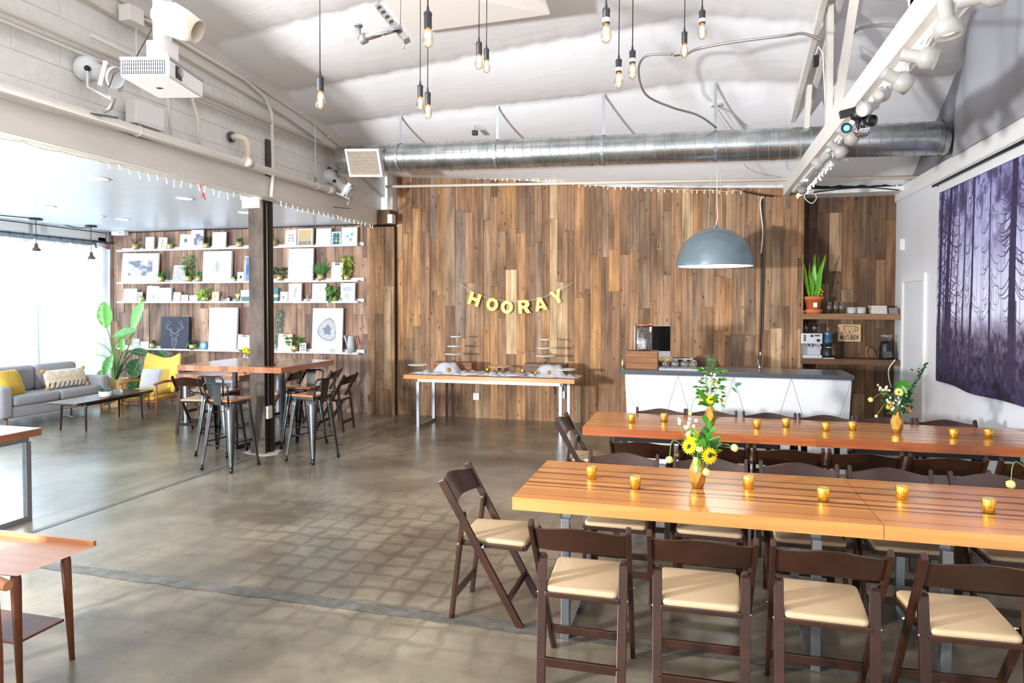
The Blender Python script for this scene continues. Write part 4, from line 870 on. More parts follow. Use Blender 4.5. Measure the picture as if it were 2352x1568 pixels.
def picture(x0, y0, x1, y1, sh, bd, art, label, mat_m=0.0, name='picture', cat='picture', fm=framew, yb=10.055, lean=None, roll=0, res=(36, 46), group='pictures leaning on the white ledges', dp=.02):
    a = at_y(x0, y1, yb); c = at_y(x1, y1, yb); wd = c.x-a.x; z0 = SH[sh]+.001; ht = at_y((x0+x1)/2, y0, yb+.04).z-z0; bw = max(bd*7.2/1000, .0)
    t = thing(name, label, cat, ((a.x+c.x)/2, yb, z0), group=group, rx=(-R(4) if lean is None else lean), ry=roll)
    MB().box((-wd/2+.001, .002, .001), (wd/2-.001, dp, ht-.001)).build('backing', paper, t)
    if bd:
        MB().box((-wd/2, -.006, 0), (wd/2, dp+.002, bw)).box((-wd/2, -.006, ht-bw), (wd/2, dp+.002, ht)).box((-wd/2, -.006, bw), (-wd/2+bw, dp+.002, ht-bw)).box((wd/2-bw, -.006, bw), (wd/2, dp+.002, ht-bw)).build('frame', fm, t)
    i = bw+mat_m*wd
    if mat_m: MB().box((-wd/2+bw, -.001, bw), (wd/2-bw, .003, ht-bw)).build('mat_board', framew, t)
    colour_grid('print', wd-2*i, ht-2*i, art, t, res[0], res[1], -.003, z0=i)
    return t, wd, ht
# top ledge
picture(336, 545, 355, 567, 0, 2, blank((226, 226, 228)), 'tiny upright white frame on the top ledge beside the small gold pot')
picture(364.5, 546, 384, 567, 0, 1.6, pineapple, 'small white frame with a green bottle sketch on the top ledge', roll=R(4))
picture(414, 539, 440, 565, 0, 2, blobs([(110, 108, 126)], [(.5, .6, .16, .16)]), 'white frame with a tiny dark square picture on the top ledge', roll=R(3))
picture(440, 529, 468, 565, 0, 1.5, mono(3, (120, 110, 150), (240, 240, 242), 5, W_, (.2, .18)), 'tall white frame with a mottled violet photo on the top ledge', yb=10.06)
picture(489, 534, 520, 563, 0, 2, mono(9, (214, 218, 218), (240, 240, 240), 4, W_, (.28, .28)), 'white frame with a faint grey sketch on the top ledge between two green plants')
picture(656, 528.5, 682, 559, 0, 0, symbols((110, 84, 120), 3, 3, 2, .26), 'frameless white card with small purple motifs on the top ledge right of the column', dp=.006)
picture(684, 526, 719, 559, 0, 3, weave, 'deep white shadow box holding a tan and grey weaving', dp=.04)
picture(727, 525.5, 761, 558, 0, 1, blobs([(236, 220, 170)], [(.5, .5, .05, .05)]), 'white picture with one tiny pale dot on the top ledge')
picture(762.5, 533, 783.5, 558, 0, 1.2, teal, 'small white frame with a teal and gold pattern on the top ledge')
picture(785, 523, 821, 558, 0, 2, blobs([(130, 178, 196)], [(.38, .5, .1, .09), (.68, .62, .12, .1), (.6, .3, .12, .1)]), 'white frame with three blue blots at the right end of the top ledge', yb=10.06)
# second ledge
picture(280, 582, 363, 648, 1, 4, mono(5, (104, 106, 118), (222, 220, 222), 3), 'big white frame with a grey cloudy landscape photo on the second ledge', .13, res=(54, 44), roll=R(1))
picture(397.5, 610, 425, 647, 1, 0, symbols((50, 50, 62), 6, 9, 4, .06), 'white card printed with rows of tiny black marks on the second ledge', dp=.005, roll=R(3), res=(48, 60))
picture(466, 577, 531, 646, 1, 4, feather, 'large white frame with a blue feather drawing left of the column', res=(60, 70), dp=.035)
picture(546, 625, 561, 645, 1, 2, blobs([(60, 56, 52)], [(.5, .5, .2, .2)]), 'tiny white frame with a dark square near the column on the second ledge')
picture(562.5, 589, 590, 645, 1, 2.5, mono(8, (70, 110, 160), (120, 150, 190), 3), 'blue picture in a white frame half hidden by the column', yb=10.06)
picture(662, 571, 719, 643, 1, 2.5, mono(11, (228, 232, 234), (242, 242, 242), 2), 'large nearly blank white picture right of the column on the second ledge')
# third ledge
picture(284, 663, 314, 693, 2, 3, mono(12, (196, 186, 172), (226, 220, 212), 4, W_, (.25, .22)), 'thick white frame with a small beige print at the left end of the third ledge', yb=10.06)
picture(312, 671, 327, 692, 2, 0, symbols((40, 40, 40), 2, 4, 6, .1), 'small white card with dark animal shapes on the third ledge', dp=.004, yb=10.045)
picture(336, 657, 364, 693, 2, 1, blobs([(90, 120, 130), (236, 236, 236)], [(.55, .35, .05, .14)]), 'white poster with one small teal stroke on the third ledge', roll=R(3))
picture(365.5, 661, 393, 692.5, 2, 2, blank((232, 232, 236)), 'blank white deep frame right of the poster with the teal stroke on the third ledge', yb=10.06, dp=.03)
picture(398, 671, 414, 692, 2, 2, mono(14, (216, 196, 152), (236, 226, 202), 3, W_, (.2, .15)), 'small white frame with beige print on the third ledge', roll=R(3))
picture(416, 677, 432, 692, 2, 0, symbols((196, 122, 110), 3, 3, 9, .08), 'small square red patterned card on the third ledge', dp=.004, roll=R(2))
picture(435, 678, 454, 692, 2, 0, blank((238, 236, 236)), 'small blank white card beside the trailing plant on the third ledge', dp=.004)
picture(487, 670, 502, 692, 2, 2, mono(15, (206, 180, 120), (232, 220, 186), 5), 'small white frame with golden pattern left of the gold figurine', roll=R(2))
picture(553, 666, 578, 691.5, 2, 2, lambda u, v: (200, 216, 222) if v > .45 else (96, 122, 130), 'white frame with a seaside photo partly behind the column on the third ledge', yb=10.06)
picture(644, 670, 661, 690.5, 2, 1, blobs([(190, 90, 100), (70, 60, 80)], [(.4, .45, .13, .16)]), 'small white frame with a tiny red drawing right of the column')
picture(662.5, 651, 692, 690.5, 2, 1, branch((120, 130, 152)), 'white frame with a blue antler-like line drawing on the third ledge', yb=10.06)
picture(717, 651, 749, 690.5, 2, 1.5, symbols((216, 176, 176), 4, 5, 12, .12), 'white frame with a pink block print on the third ledge')
picture(782, 650, 815, 690.5, 2, 1.5, balloons, 'white frame with grey hot-air balloon shapes at the right end of the third ledge', yb=10.06)
# lowest ledge
picture(304, 777, 318.5, 798, 3, 0, flowers_blue, 'narrow card with blue petal pattern at the left end of the lowest ledge', dp=.004)
picture(321, 784, 340, 799, 3, 0, blobs([(206, 170, 170), (190, 200, 180)], [(.3, .6, .06, .06), (.6, .4, .06, .06)]), 'small white square card with faint dots beside the cactus pot', dp=.004)
picture(477.5, 706, 542, 803, 3, 3, mono(21, (196, 204, 222), (232, 236, 242), 4), 'tall white frame with a pale misty photo left of the column on the lowest ledge', .14, yb=10.05, dp=.03, res=(44, 60))
picture(687, 787, 702, 806, 3, 0, symbols((60, 50, 44), 2, 3, 5, .14), 'small white card with dark oval shapes before the leafy plant', dp=.004, yb=10.045)
t_, w0, h0 = picture(715.5, 707.5, 785, 809, 3, 2.5, slice_, 'big white frame with a grey tree-ring print on the lowest ledge', yb=10.05, res=(70, 90))
# deer canvas
t, wd, ht = picture(367.5, 727, 431, 800, 3, 0, blank((44, 48, 66)), 'navy canvas with a white line-drawn deer head and antlers', name='deer_canvas', dp=.035)
MB().box((-wd/2, -.002, 0), (wd/2, .036, ht)).build('canvas_wrap', navy, t)
S = [[(.5, .03), (.44, .12), (.40, .24), (.42, .34), (.46, .4), (.36, .42), (.32, .5), (.42, .52), (.5, .48)], [(.5, .03), (.5, .3)], [(.44, .12), (.48, .32)], [(.40, .24), (.46, .36), (.5, .32)],
     [(.42, .52), (.34, .58), (.22, .64), (.16, .72)], [(.22, .64), (.24, .78), (.28, .9)], [(.25, .72), (.33, .80), (.36, .84)], [(.34, .58), (.32, .68)], [(.40, .52), (.38, .60), (.40, .66)], [(.44, .44), (.47, .5)], [(.36, .42), (.42, .46)]]
b = MB()
for sgn in (1, -1):
    for ln in S:
        pts = [((.5+sgn*(x-.5)-.5)*wd + .0, -.006, z*ht) for x, z in ln]; b.tube(pts, .0028, 4, smooth=False)
b.build('line_drawing', chalk, t)
def clipboard(x0, y0, x1, y1, sh, art, lab, wood=kraft):
    t, wd, ht = picture(x0, y0, x1, y1, sh, 0, art, lab, name='clipboard', cat='clipboard', group='clipboards on the ledges', dp=.005, roll=R(2)); 
    MB().box((-wd/2-.006, .003, 0), (wd/2+.006, .009, ht+.014)).build('board', wood, t)
    MB().box((-wd*.2, -.012, ht-.035), (wd*.2, .0, ht-.012)).tube([(-.02, -.006, ht-.012), (-.015, -.006, ht+.02), (.015, -.006, ht+.02), (.02, -.006, ht-.012)], .004).build('metal_clip', darksteel, t)
clipboard(760.5, 604, 786, 643, 1, blank((240, 238, 236)), 'clipboard with a blank white sheet on the second ledge')
clipboard(544, 769, 572, 804, 3, mono(30, (236, 232, 222), (226, 206, 180), 6), 'clipboard with a speckled print half behind the column', teak)
clipboard(637, 768, 668, 805, 3, mono(31, (238, 232, 214), (226, 212, 184), 2), 'brown clipboard with a cream sheet right of the column')
# pots on the ledges
def pot_plant(x0, x1, ytop, ybot, sh, kind, lab, seed, fh=.12, fr=.08, yb=10.09, potm=goldp, lm=leafg, n=40, lsz=.05):
    a = at_y(x0, ybot, yb); c = at_y(x1, ybot, yb); r_ = (c.x-a.x)/2; hh = (ybot-ytop)*9.6/1000; z0 = SH[sh] if isinstance(sh, int) else sh
    t = thing('potted_plant', lab, 'plant', ((a.x+c.x)/2, yb, z0+.001), group='small potted plants on the ledges')
    MB().lathe([(.0001, .0), (r_*.72, 0), (r_, hh), (r_*.9, hh), (r_*.86, hh-.012), (.0001, hh-.012)], 22).build('pot', potm, t)
    rnd = random.Random(seed); b = MB()
    if kind == 'grass': tuft(b, rnd, n, fh, fr/fh*1.6, lsz*.16, .9)
    elif kind == 'aloe': tuft(b, rnd, n, fh, fr/fh*1.1, lsz*.3, .1)
    elif kind == 'bush': bushy(b, rnd, n, fr, fr*.6, fh, lsz, lsz*.55)
    elif kind == 'droop':
        for i in range(n):
            a_ = rnd.uniform(0, 2*PI); leaf(b, (0, 0, 0), (math.cos(a_)*.5, math.sin(a_)*.3-.05, 1), fh*rnd.uniform(.9, 1.3), lsz*.13, rnd.uniform(.7, 1.5), n=7)
    elif kind == 'vine':
        for i in range(n):
            a_ = rnd.uniform(0, 2*PI); k = rnd.uniform(.3, 1); p = Vector((math.cos(a_)*fr*k, math.sin(a_)*fr*.4*k-.01, fh*rnd.uniform(-.2, 1)))
            leaf(b, p, (math.cos(a_), -.5, rnd.uniform(-.8, .3)), lsz, lsz*.7, .4, rnd.uniform(-.4, .4)); b.tube([(0, 0, 0), p*.6+Vector((0, 0, .03)), p], .0015, 4)
    elif kind == 'wisp':
        for i in range(n):
            a_ = rnd.uniform(0, 2*PI); e = Vector((math.cos(a_)*fr, math.sin(a_)*fr*.5, fh*rnd.uniform(.6, 1))); b.tube([(0, 0, 0), e*.5+Vector((0, 0, .02)), e], .0018, 4); leaf(b, e, e, lsz*.5, lsz*.2, .2)
    elif kind == 'cactus': b.ball((0, 0, r_*.5), r_*.85, 10)
    o = b.build('foliage', lm, t); o.location = (0, 0, hh-.01); return t
pot_plant(306, 319.5, 558, 570, 0, 'wisp', 'small gold pot with a brownish twiggy plant, leftmost on the top ledge', 1, .13, .11, lm=leafbr, n=26)
pot_plant(325.5, 335, 565.5, 569, 0, 'cactus', 'tiny low white dish with a green button plant on the top ledge', 2, potm=porcelain)
pot_plant(386.5, 398.5, 556, 567, 0, 'wisp', 'small gold pot with thin sprigs right of the bottle sketch', 3, .11, .05, n=12, lm=leafg)
pot_plant(469, 482, 554.5, 565, 0, 'bush', 'gold pot with a round dark green bush on the top ledge', 4, .12, .085, lm=leafd, n=90, lsz=.045)
pot_plant(544, 557, 552, 563, 0, 'aloe', 'gold pot with spiky dark green leaves on the top ledge by the column', 5, .10, .07, lm=leafd, n=30)
t = pot_plant(620, 636, 548, 560, 0, 'droop', 'pale spider plant trailing off the top ledge behind the column', 6, .2, .12, lm=leafl, n=26, yb=10.06); 
pot_plant(364.5, 377, 636, 647.5, 1, 'grass', 'gold pot with a feathery green fern right of the cloudy photo', 7, .17, .13, lm=leafg, n=70, lsz=.07)
pot_plant(381, 389, 640, 647, 1, 'wisp', 'small clear glass pot with a grey airy twig plant', 8, .22, .06, potm=glass, lm=leafb, n=10)
pot_plant(427, 440, 634, 646, 1, 'bush', 'gold pot with a tall mixed leafy plant on the second ledge left of the column', 9, .36, .07, lm=leafg, n=130, lsz=.055)
pot_plant(451, 463, 635, 646, 1, 'aloe', 'gold pot with short spiky grass left of the feather frame', 10, .11, .08, lm=leafg, n=36)
pot_plant(532.5, 541, 639, 645, 1, 'cactus', 'tiny white pot with a green bud near the column', 11, potm=porcelain, lm=leafl)
pot_plant(637, 650, 632, 644, 1, 'bush', 'gold pot with a glossy dark leafy plant just right of the column', 12, .13, .11, lm=leafd, n=50, lsz=.06)
pot_plant(730, 744, 630.5, 642.5, 1, 'grass', 'gold pot with wide arching grass before the blank picture', 13, .34, .26, lm=leafg, n=70, lsz=.06, yb=10.07)
pot_plant(790, 804, 633, 643, 1, 'bush', 'gold pot with a tall lime leafy plant at the right end of the second ledge', 14, .32, .055, lm=leafl, n=110, lsz=.06)
pot_plant(321, 331.5, 681, 691, 2, 'aloe', 'gold pot with a small succulent before the animal card', 15, .05, .04, lm=leafb, n=14, yb=10.065)
pot_plant(464.5, 478, 681, 691, 2, 'vine', 'gold pot with a lime trailing vine on the third ledge left of the column', 16, .16, .12, lm=leafl, n=34, lsz=.07)
pot_plant(761.5, 774, 679.5, 690, 2, 'vine', 'gold pot with a green trailing vine on the third ledge right of the column', 17, .17, .1, lm=leafg, n=30, lsz=.08)
pot_plant(344, 355, 788.5, 799, 3, 'cactus', 'gold pot with a round cactus left of the deer canvas', 18, lm=leafd)
pot_plant(434.5, 449, 790, 800, 3, 'droop', 'gold pot with long drooping dark grass right of the deer canvas', 19, .3, .15, lm=leafd, n=46, lsz=.07, yb=10.06)
pot_plant(670, 684.5, 793, 805, 3, 'bush', 'gold pot with a spreading leafy plant left of the tree-ring print', 20, .14, .12, lm=leafg, n=60, lsz=.07, yb=10.07)
t = thing('eucalyptus', 'blue-green eucalyptus sprig standing on the lowest ledge behind the column', 'plant', (at_y(634, 805, 10.09).x, 10.09, SH[3])); b = MB(); b.tube([(0, 0, 0), (.03, 0, .3), (.09, 0, .68)], .003, 5)
b.build('stem', stemg, t); b = MB()
for i in range(26): z = .08+.024*i; leaf(b, (.01+z*.11, 0, z), ((-1)**i, -.3, .3), .06, .055, .2, random.uniform(-.6, .6))
b.build('foliage', leafb, t); MB().lathe([(.0001, 0), (.035, 0), (.03, .12), (.02, .14)], 16).build('bottle', glass, t)
# ledge objects
p = at_y(526, 691, 10.08); t = thing('alarm_clock', 'round black alarm clock with a white face on the third ledge', 'clock', (p.x, 10.08, SH[2]))
MB().tube([(0, -.02, .045), (0, .02, .045)], .044, 24).tube([(-.02, 0, .084), (-.02, 0, .1)], .012).tube([(.02, 0, .084), (.02, 0, .1)], .012).tube([(-.03, 0, .0), (-.02, 0, .02)], .006).tube([(.03, 0, .0), (.02, 0, .02)], .006).build('case', black, t)
MB().tube([(0, -.0215, .045), (0, -.0205, .045)], .033, 24).build('dial', framew, t); MB().bar((0, -.0225, .045), (.0, -.0225, .068), .003, .002).bar((0, -.0225, .045), (.014, -.0225, .038), .003, .002, (0, 1, 0)).build('hands', black, t)
p = at_y(510, 691, 10.08); t = thing('gold_figurine', 'tiny golden figurine left of the black clock', 'figurine', (p.x, 10.08, SH[2])); MB().lathe([(.0001, 0), (.018, 0), (.01, .015), (.006, .05), (.012, .06), (.004, .1), (.0001, .12)], 12).build('body', goldv, t)
p = at_y(546, 691, 10.08); t = thing('reed_glass', 'glass tumbler holding a wide yellow paper fan beside the clock', 'glass', (p.x, 10.08, SH[2])); MB().lathe([(.0001, 0), (.03, 0), (.036, .07), (.034, .07), (.028, .005)], 20).build('tumbler', glass, t)
MB().add([(0, 0, .03), (-.05, 0, .14), (.05, 0, .14), (0, .004, .03), (-.05, .004, .14), (.05, .004, .14)], [(0, 2, 1), (3, 4, 5), (0, 1, 4, 3), (1, 2, 5, 4), (2, 0, 3, 5)]).build('paper_fan', mat('fan_yellow', (236, 200, 120), .7), t)
p = at_y(636, 690, 10.08); t = thing('storage_book', 'teal and cream boxed book standing right of the column', 'book', (p.x, 10.08, SH[2]), ry=R(3)); MB().box((-.05, -.02, 0), (.03, .02, .24)).build('cover', mat('teal_book', (70, 132, 136), .6), t); MB().box((-.051, -.021, .08), (.031, .021, .13)).build('label_band', mat('cream_band', (226, 206, 150), .6), t)
p = at_y(706, 690, 10.08); t = thing('wooden_figure', 'small pale wooden figure between two pictures on the third ledge', 'figurine', (p.x, 10.08, SH[2])); MB().lathe([(.0001, 0), (.03, 0), (.02, .02), (.008, .05), (.018, .065), (.006, .08), (.008, .12), (.0001, .13)], 12).build('body', kraft, t)
p = at_y(464.5, 800, 10.05); t = thing('agate_slice', 'bright blue ringed agate slice with a white heart on the lowest ledge', 'agate', (p.x, 10.055, SH[3]), rx=-R(5)); b = MB()
def agate(r_, y0, y1, seed):
    rr = random.Random(seed); k = [r_*(1+rr.uniform(-.06, .06)) for _ in range(22)]; q = MB(); q.prism([(k[i]*math.cos(2*PI*i/22), .078+k[i]*math.sin(2*PI*i/22)) for i in range(22)], y0, y1); return q
agate(.076, 0, .012, 1).build('slice', blue, t); agate(.05, -.003, .0, 2).build('pale_ring', mat('agate_pale', (110, 190, 220), .3), t); agate(.03, -.006, -.003, 5).build('white_heart', porcelain, t)
p = at_y(806, 809, 10.08); t = thing('watering_jug', 'tall white enamel jug with long spout and wooden handle on the lowest ledge', 'jug', (p.x, 10.08, SH[3]))
MB().lathe([(.0001, 0), (.062, 0), (.06, .14), (.05, .27), (.046, .29), (.044, .285)], 26).build('body', clay, t); MB().tube([(-.05, 0, .08), (-.09, 0, .19), (-.12, 0, .29)], [.012, .012, .018], 10).build('spout', clay, t); MB().tube([(.04, 0, .28), (.085, 0, .285)], .008).build('handle_arm', clay, t); MB().bar((.08, 0, .29), (.11, 0, .14), .02, .02, (0, 1, 0)).build('handle_grip', teak, t)
p = at_y(275, 533, 10.0); t = thing('wall_speaker', 'small white box fixture in the ceiling corner above the curtain end', 'fixture', (at_y(278, 530, 10.0).x, 10.0, 3.02)); MB().box((-.14, -.05, 0), (.14, .05, .075)).build('housing', white, t, bevel=.004); MB().box((.02, -.056, .015), (.11, -.05, .055)).build('cover', clay, t)

# ------------------------------------------------------------------ tables
def plank_table(label, x0, x1, y0, y1, zt, th, pat, mats, steel_m, axis='X', group=None, notch=None, feet=None, name='dining_table', rail=None, inset=.07):
    t = thing(name, label, 'table', ((x0+x1)/2, (y0+y1)/2, 0), group=group); cx, cy = (x0+x1)/2, (y0+y1)/2
    if axis == 'X':
        y = y0
        for wd, k in pat:
            wd = wd*(y1-y0); 
            if wd > 0.0: MB().box((x0-cx, y-cy+.0004, zt-th), (x1-cx, y+wd-cy-.0004, zt-(.0006 if k else 0))).build('board', mats[k], t)
            y += wd
    else:
        n = len(pat); wd = (x1-x0)/n
        for i, k in enumerate(pat):
            xa, xb = x0+i*wd, x0+(i+1)*wd; ya = y0
            if notch and xb > notch[0] and xa < notch[1]:
                MB().box((xa-cx+.0004, y0-cy, zt-th), (xb-cx-.0004, notch[2]-cy, zt)).build('board', mats[k], t); ya = notch[3]
            MB().box((xa-cx+.0004, ya-cy, zt-th), (xb-cx-.0004, y1-cy, zt)).build('board', mats[k], t)
    s = .045; f = feet or .28; hx, hy = (x1-x0)/2-f, (y1-y0)/2-inset; zb = zt-th
    if rail:
        for sy in (-1, 1): MB().box((-hx, sy*hy-s/2, zb-s), (hx, sy*hy+s/2, zb)).build('top_rail', rail, t)
    for sx in (-1, 1):
        for sy in (-1, 1): MB().box((sx*hx-s/2, sy*hy-s/2, 0), (sx*hx+s/2, sy*hy+s/2, zb-s)).build('leg', steel_m, t, bevel=.003)
        MB().box((sx*hx-s/2, -hy+s/2, 0), (sx*hx+s/2, hy-s/2, s)).build('floor_bar', steel_m, t); MB().box((sx*hx-s/2, -hy+s/2, zb-s), (sx*hx+s/2, hy-s/2, zb)).build('cross_rail', steel_m, t)
    return t
PAT = [(.095, 0), (.015, 1), (.12, 0), (.06, 0), (.025, 1), (.045, 0), (.045, 1), (.07, 0), (.03, 1), (.115, 0), (.05, 1), (.10, 0), (.035, 1), (.10, 0), (.06, 0), (.015, 1), (.02, 0)]
tg = 'golden plank dining tables'
plank_table('near golden plank dining table with dark stripes, its left end facing the open floor', -.955, .85, 3.52, 4.41, .76, .068, PAT, [oak, oak_dark], steel, group=tg)
plank_table('near golden plank dining table joined on the right, cut by the photo edge', .853, 2.55, 3.52, 4.41, .76, .068, PAT, [oak, oak_dark], steel, group=tg)
PAT2 = [(.02, 2), (.10, 0), (.03, 1), (.1, 0), (.08, 0), (.03, 1), (.12, 0), (.05, 1), (.1, 0), (.03, 1), (.12, 0), (.06, 0), (.03, 1), (.13, 0)]
plank_table('far golden plank dining table in front of the bar, left half', -.93, .9, 5.69, 6.54, .76, .068, PAT2, [oak, oak_dark, board_mat('red_edge_board', (150, 78, 40), (176, 98, 54))], blackm, group=tg, rail=blackm)
plank_table('far golden plank dining table in front of the bar, right half', .902, 2.55, 5.69, 6.54, .76, .068, PAT2, [oak, oak_dark, board_mat('red_edge_board', (150, 78, 40), (176, 98, 54))], blackm, group=tg, rail=blackm)
plank_table('buffet table with pale square steel frame standing before the plank wall', -4.1, -1.6, 9.1, 9.85, .77, .055, [(.2, 0), (.3, 0), (.25, 0), (.25, 0)], [oak, oak_dark], silver, name='buffet_table', feet=.2, rail=silver)
plank_table('tall brown plank bar table wrapped around the steel column', -6.05, -4.62, 6.87, 8.05, 1.06, .065, [0, 1, 0, 1, 1, 0, 1, 0, 0, 1, 0, 0], [red_y, red_y2], darksteel, 'Y', name='bar_table', notch=(-5.2, -4.95, 7.03, 7.28), feet=.55, inset=.34)
plank_table('low brown plank table behind the tall bar table', -7.45, -6.35, 8.42, 9.6, .76, .065, [0, 1, 0, 0, 1, 0, 1, 0], [red_y, red_y2], silver, 'Y', name='side_dining_table', feet=.12, rail=silver)
plank_table('dark brown plank table with steel legs cut by the left photo edge', -6.9, -5.27, 3.52, 4.44, .765, .06, [0, 1, 0, 1, 0, 1, 0, 1, 1, 0], [red_y, red_y2], steel, 'Y', name='edge_table', feet=.08, rail=steel)
cable('dangling black power cord under the near table', [(-.72, 4.1, .69), (-.62, 4.1, .56), (-.5, 4.1, .53), (-.36, 4.1, .58), (-.32, 4.1, .68)], .007, black)

# ------------------------------------------------------------------ folding chairs
def make_chair():
    t = thing('folding_chair', 'dark wooden folding chair', 'chair')
    for s in (-1, 1):
        MB().bar((s*.222, -.245, .80), (s*.205, .215, 0.0), .042, .022).build('leg', chairw, t, bevel=.004)
        b = MB(); b.bar((s*.190, -.125, .60), (s*.185, -.20, 0.0), .043, .022, (0, 1, 0))
        b.tube([(s*.190, -.137, .598), (s*.190, -.113, .602)], .021, 14); b.build('leg', chairw, t, bevel=.003)
    # curved crest rail
    vs = []; fs = []; n = 16
    for i in range(n+1):
        u = i/n*2-1; x = u*.212; bow = -.035*(1-u*u)
        for zz, th in ((.655+.012*(1-abs(u)), 0), (.768+.026*(math.cos(u*PI)+1)/2, 0)):
            yy = -.245*(zz/.80)+.215*(1-zz/.80)+bow
            vs += [(x, yy-.008, zz), (x, yy+.008, zz)]
    for i in range(n):
        a = 4*i; b_ = a+4; fs += [(a, b_, b_+2, a+2), (a+1, a+3, b_+3, b_+1), (a+2, b_+2, b_+3, a+3), (a, a+1, b_+1, b_)]
    fs += [(0, 2, 3, 1), (4*n, 4*n+1, 4*n+3, 4*n+2)]
    MB().add(vs, fs, False).build('backrest', chairw, t)
    b = MB(); b.box((-.175, -.165, .425), (.175, -.135, .45)).box((-.19, .215, .425), (.19, .245, .45)).bar((-.17, -.15, .4375), (-.185, .23, .4375), .025, .03, (1, 0, 0)).bar((.17, -.15, .4375), (.185, .23, .4375), .025, .03, (1, 0, 0)); b.build('seat_frame', chairw, t, bevel=.004)
    vs = []
    ins = ((0, .448), (.0, .466), (.005, .472), (.014, .4745))
    for d_, z in ins:
        ring = []
        for cx_, cy_, a0 in ((-.17+.0, -.16, PI), (.17, -.16, 1.5*PI), (.188, .242, 0), (-.188, .242, .5*PI)):
            sx_, sy_ = (1 if cx_ > 0 else -1), (1 if cy_ > 0 else -1); r_ = .03
            for k in range(4):
                a = a0+PI/2*k/3; ring.append((cx_-sx_*(r_+d_)+r_*math.cos(a), cy_-sy_*(r_+d_)+r_*math.sin(a), z))
        vs += ring
    fs = []; m_ = 16
    for i in range(3):
        for k in range(m_): fs.append((i*m_+k, i*m_+(k+1) % m_, (i+1)*m_+(k+1) % m_, (i+1)*m_+k))
    fs += [tuple(range(3*m_, 4*m_)), tuple(reversed(range(m_)))]
    q = MB().add(vs, fs, True); q.build('cushion', cushion, t)
    MB().bar((-.20, .135, .135), (.20, .135, .135), .04, .018, (0, 1, 0)).build('stretcher', chairw, t, bevel=.002)
    MB().bar((-.185, -.185, .13), (.185, -.185, .13), .04, .018, (0, 1, 0)).build('stretcher', chairw, t, bevel=.002)
    MB().bar((-.20, .20, .03), (-.20, .195, .04), .01, .01).build('glide', black, t)
    for s in (-1, 1):
        MB().tube([(s*.19, .0, .44), (s*.228, .0, .44)], .007, 6).build('bolt', chrome, t); MB().tube([(s*.205, -.15, .44), (s*.213, -.15, .44)], .006, 6).build('bolt', chrome, t)
    return t
chair0 = make_chair(); used = [False]
def chair(x, y, deg, label, group):
    o = chair0 if not used[0] else copy_tree(chair0); used[0] = True
    o.location = (x, y, 0); o.rotation_euler = (0, 0, R(deg)); o['label'] = label; o['group'] = group; return o
ordn = ['first from the left', 'second from the left', 'third from the left', 'fourth from the left', 'fifth from the left', 'sixth from the left']
for i, x in enumerate((-.51, .02, .54, 1.09)): chair(x, 3.26+random.uniform(-.01, .01), (0, 1, -1, 2)[i], 'dark wooden folding chair in the nearest row, back to camera, '+ordn[i], 'folding chairs in the nearest row')
for i, x in enumerate((-.47, .08, .62, 1.13, 1.68)): chair(x, 4.34, 180+(0, -1, 1, 0, 1)[i], 'dark folding chair facing the camera behind the near table, '+ordn[i], 'folding chairs behind the near table')
for i, x in enumerate((-.39, .12, .62, 1.10, 1.59, 2.12)): chair(x, 5.29, (0, 1, -1, 0, 1, 0)[i], 'dark folding chair on the near side of the far table, '+ordn[i], 'folding chairs on the near side of the far table')
for i, x in enumerate((-.33, .13, .64, 1.12, 1.59, 2.07)): chair(x, 6.40, 180, 'dark folding chair between far table and bar, '+ordn[i], 'folding chairs on the far side of the far table')
chair(-1.15, 3.83, -90, 'dark folding chair at the left head of the near table, seen side-on', 'folding chairs at the table heads')
chair(-.92, 5.93, -90, 'dark folding chair at the left head of the far table', 'folding chairs at the table heads')
gq = 'folding chairs around the low brown table'
chair(-7.45, 8.98, -90, 'dark folding chair between low brown table and yellow armchair', gq)
chair(-6.78, 8.08, 8, 'dark folding chair with a beige seat tucked under the front of the low brown table', gq)
chair(-6.0, 9.0, 90, 'dark folding chair at the right end of the low brown table', gq)
chair(-5.0, 8.75, 95, 'dark folding chair seen just behind the right bar stool', gq)
chair(-5.55, 9.3, 100, 'dark folding chair beyond the bar table right of the column', gq)

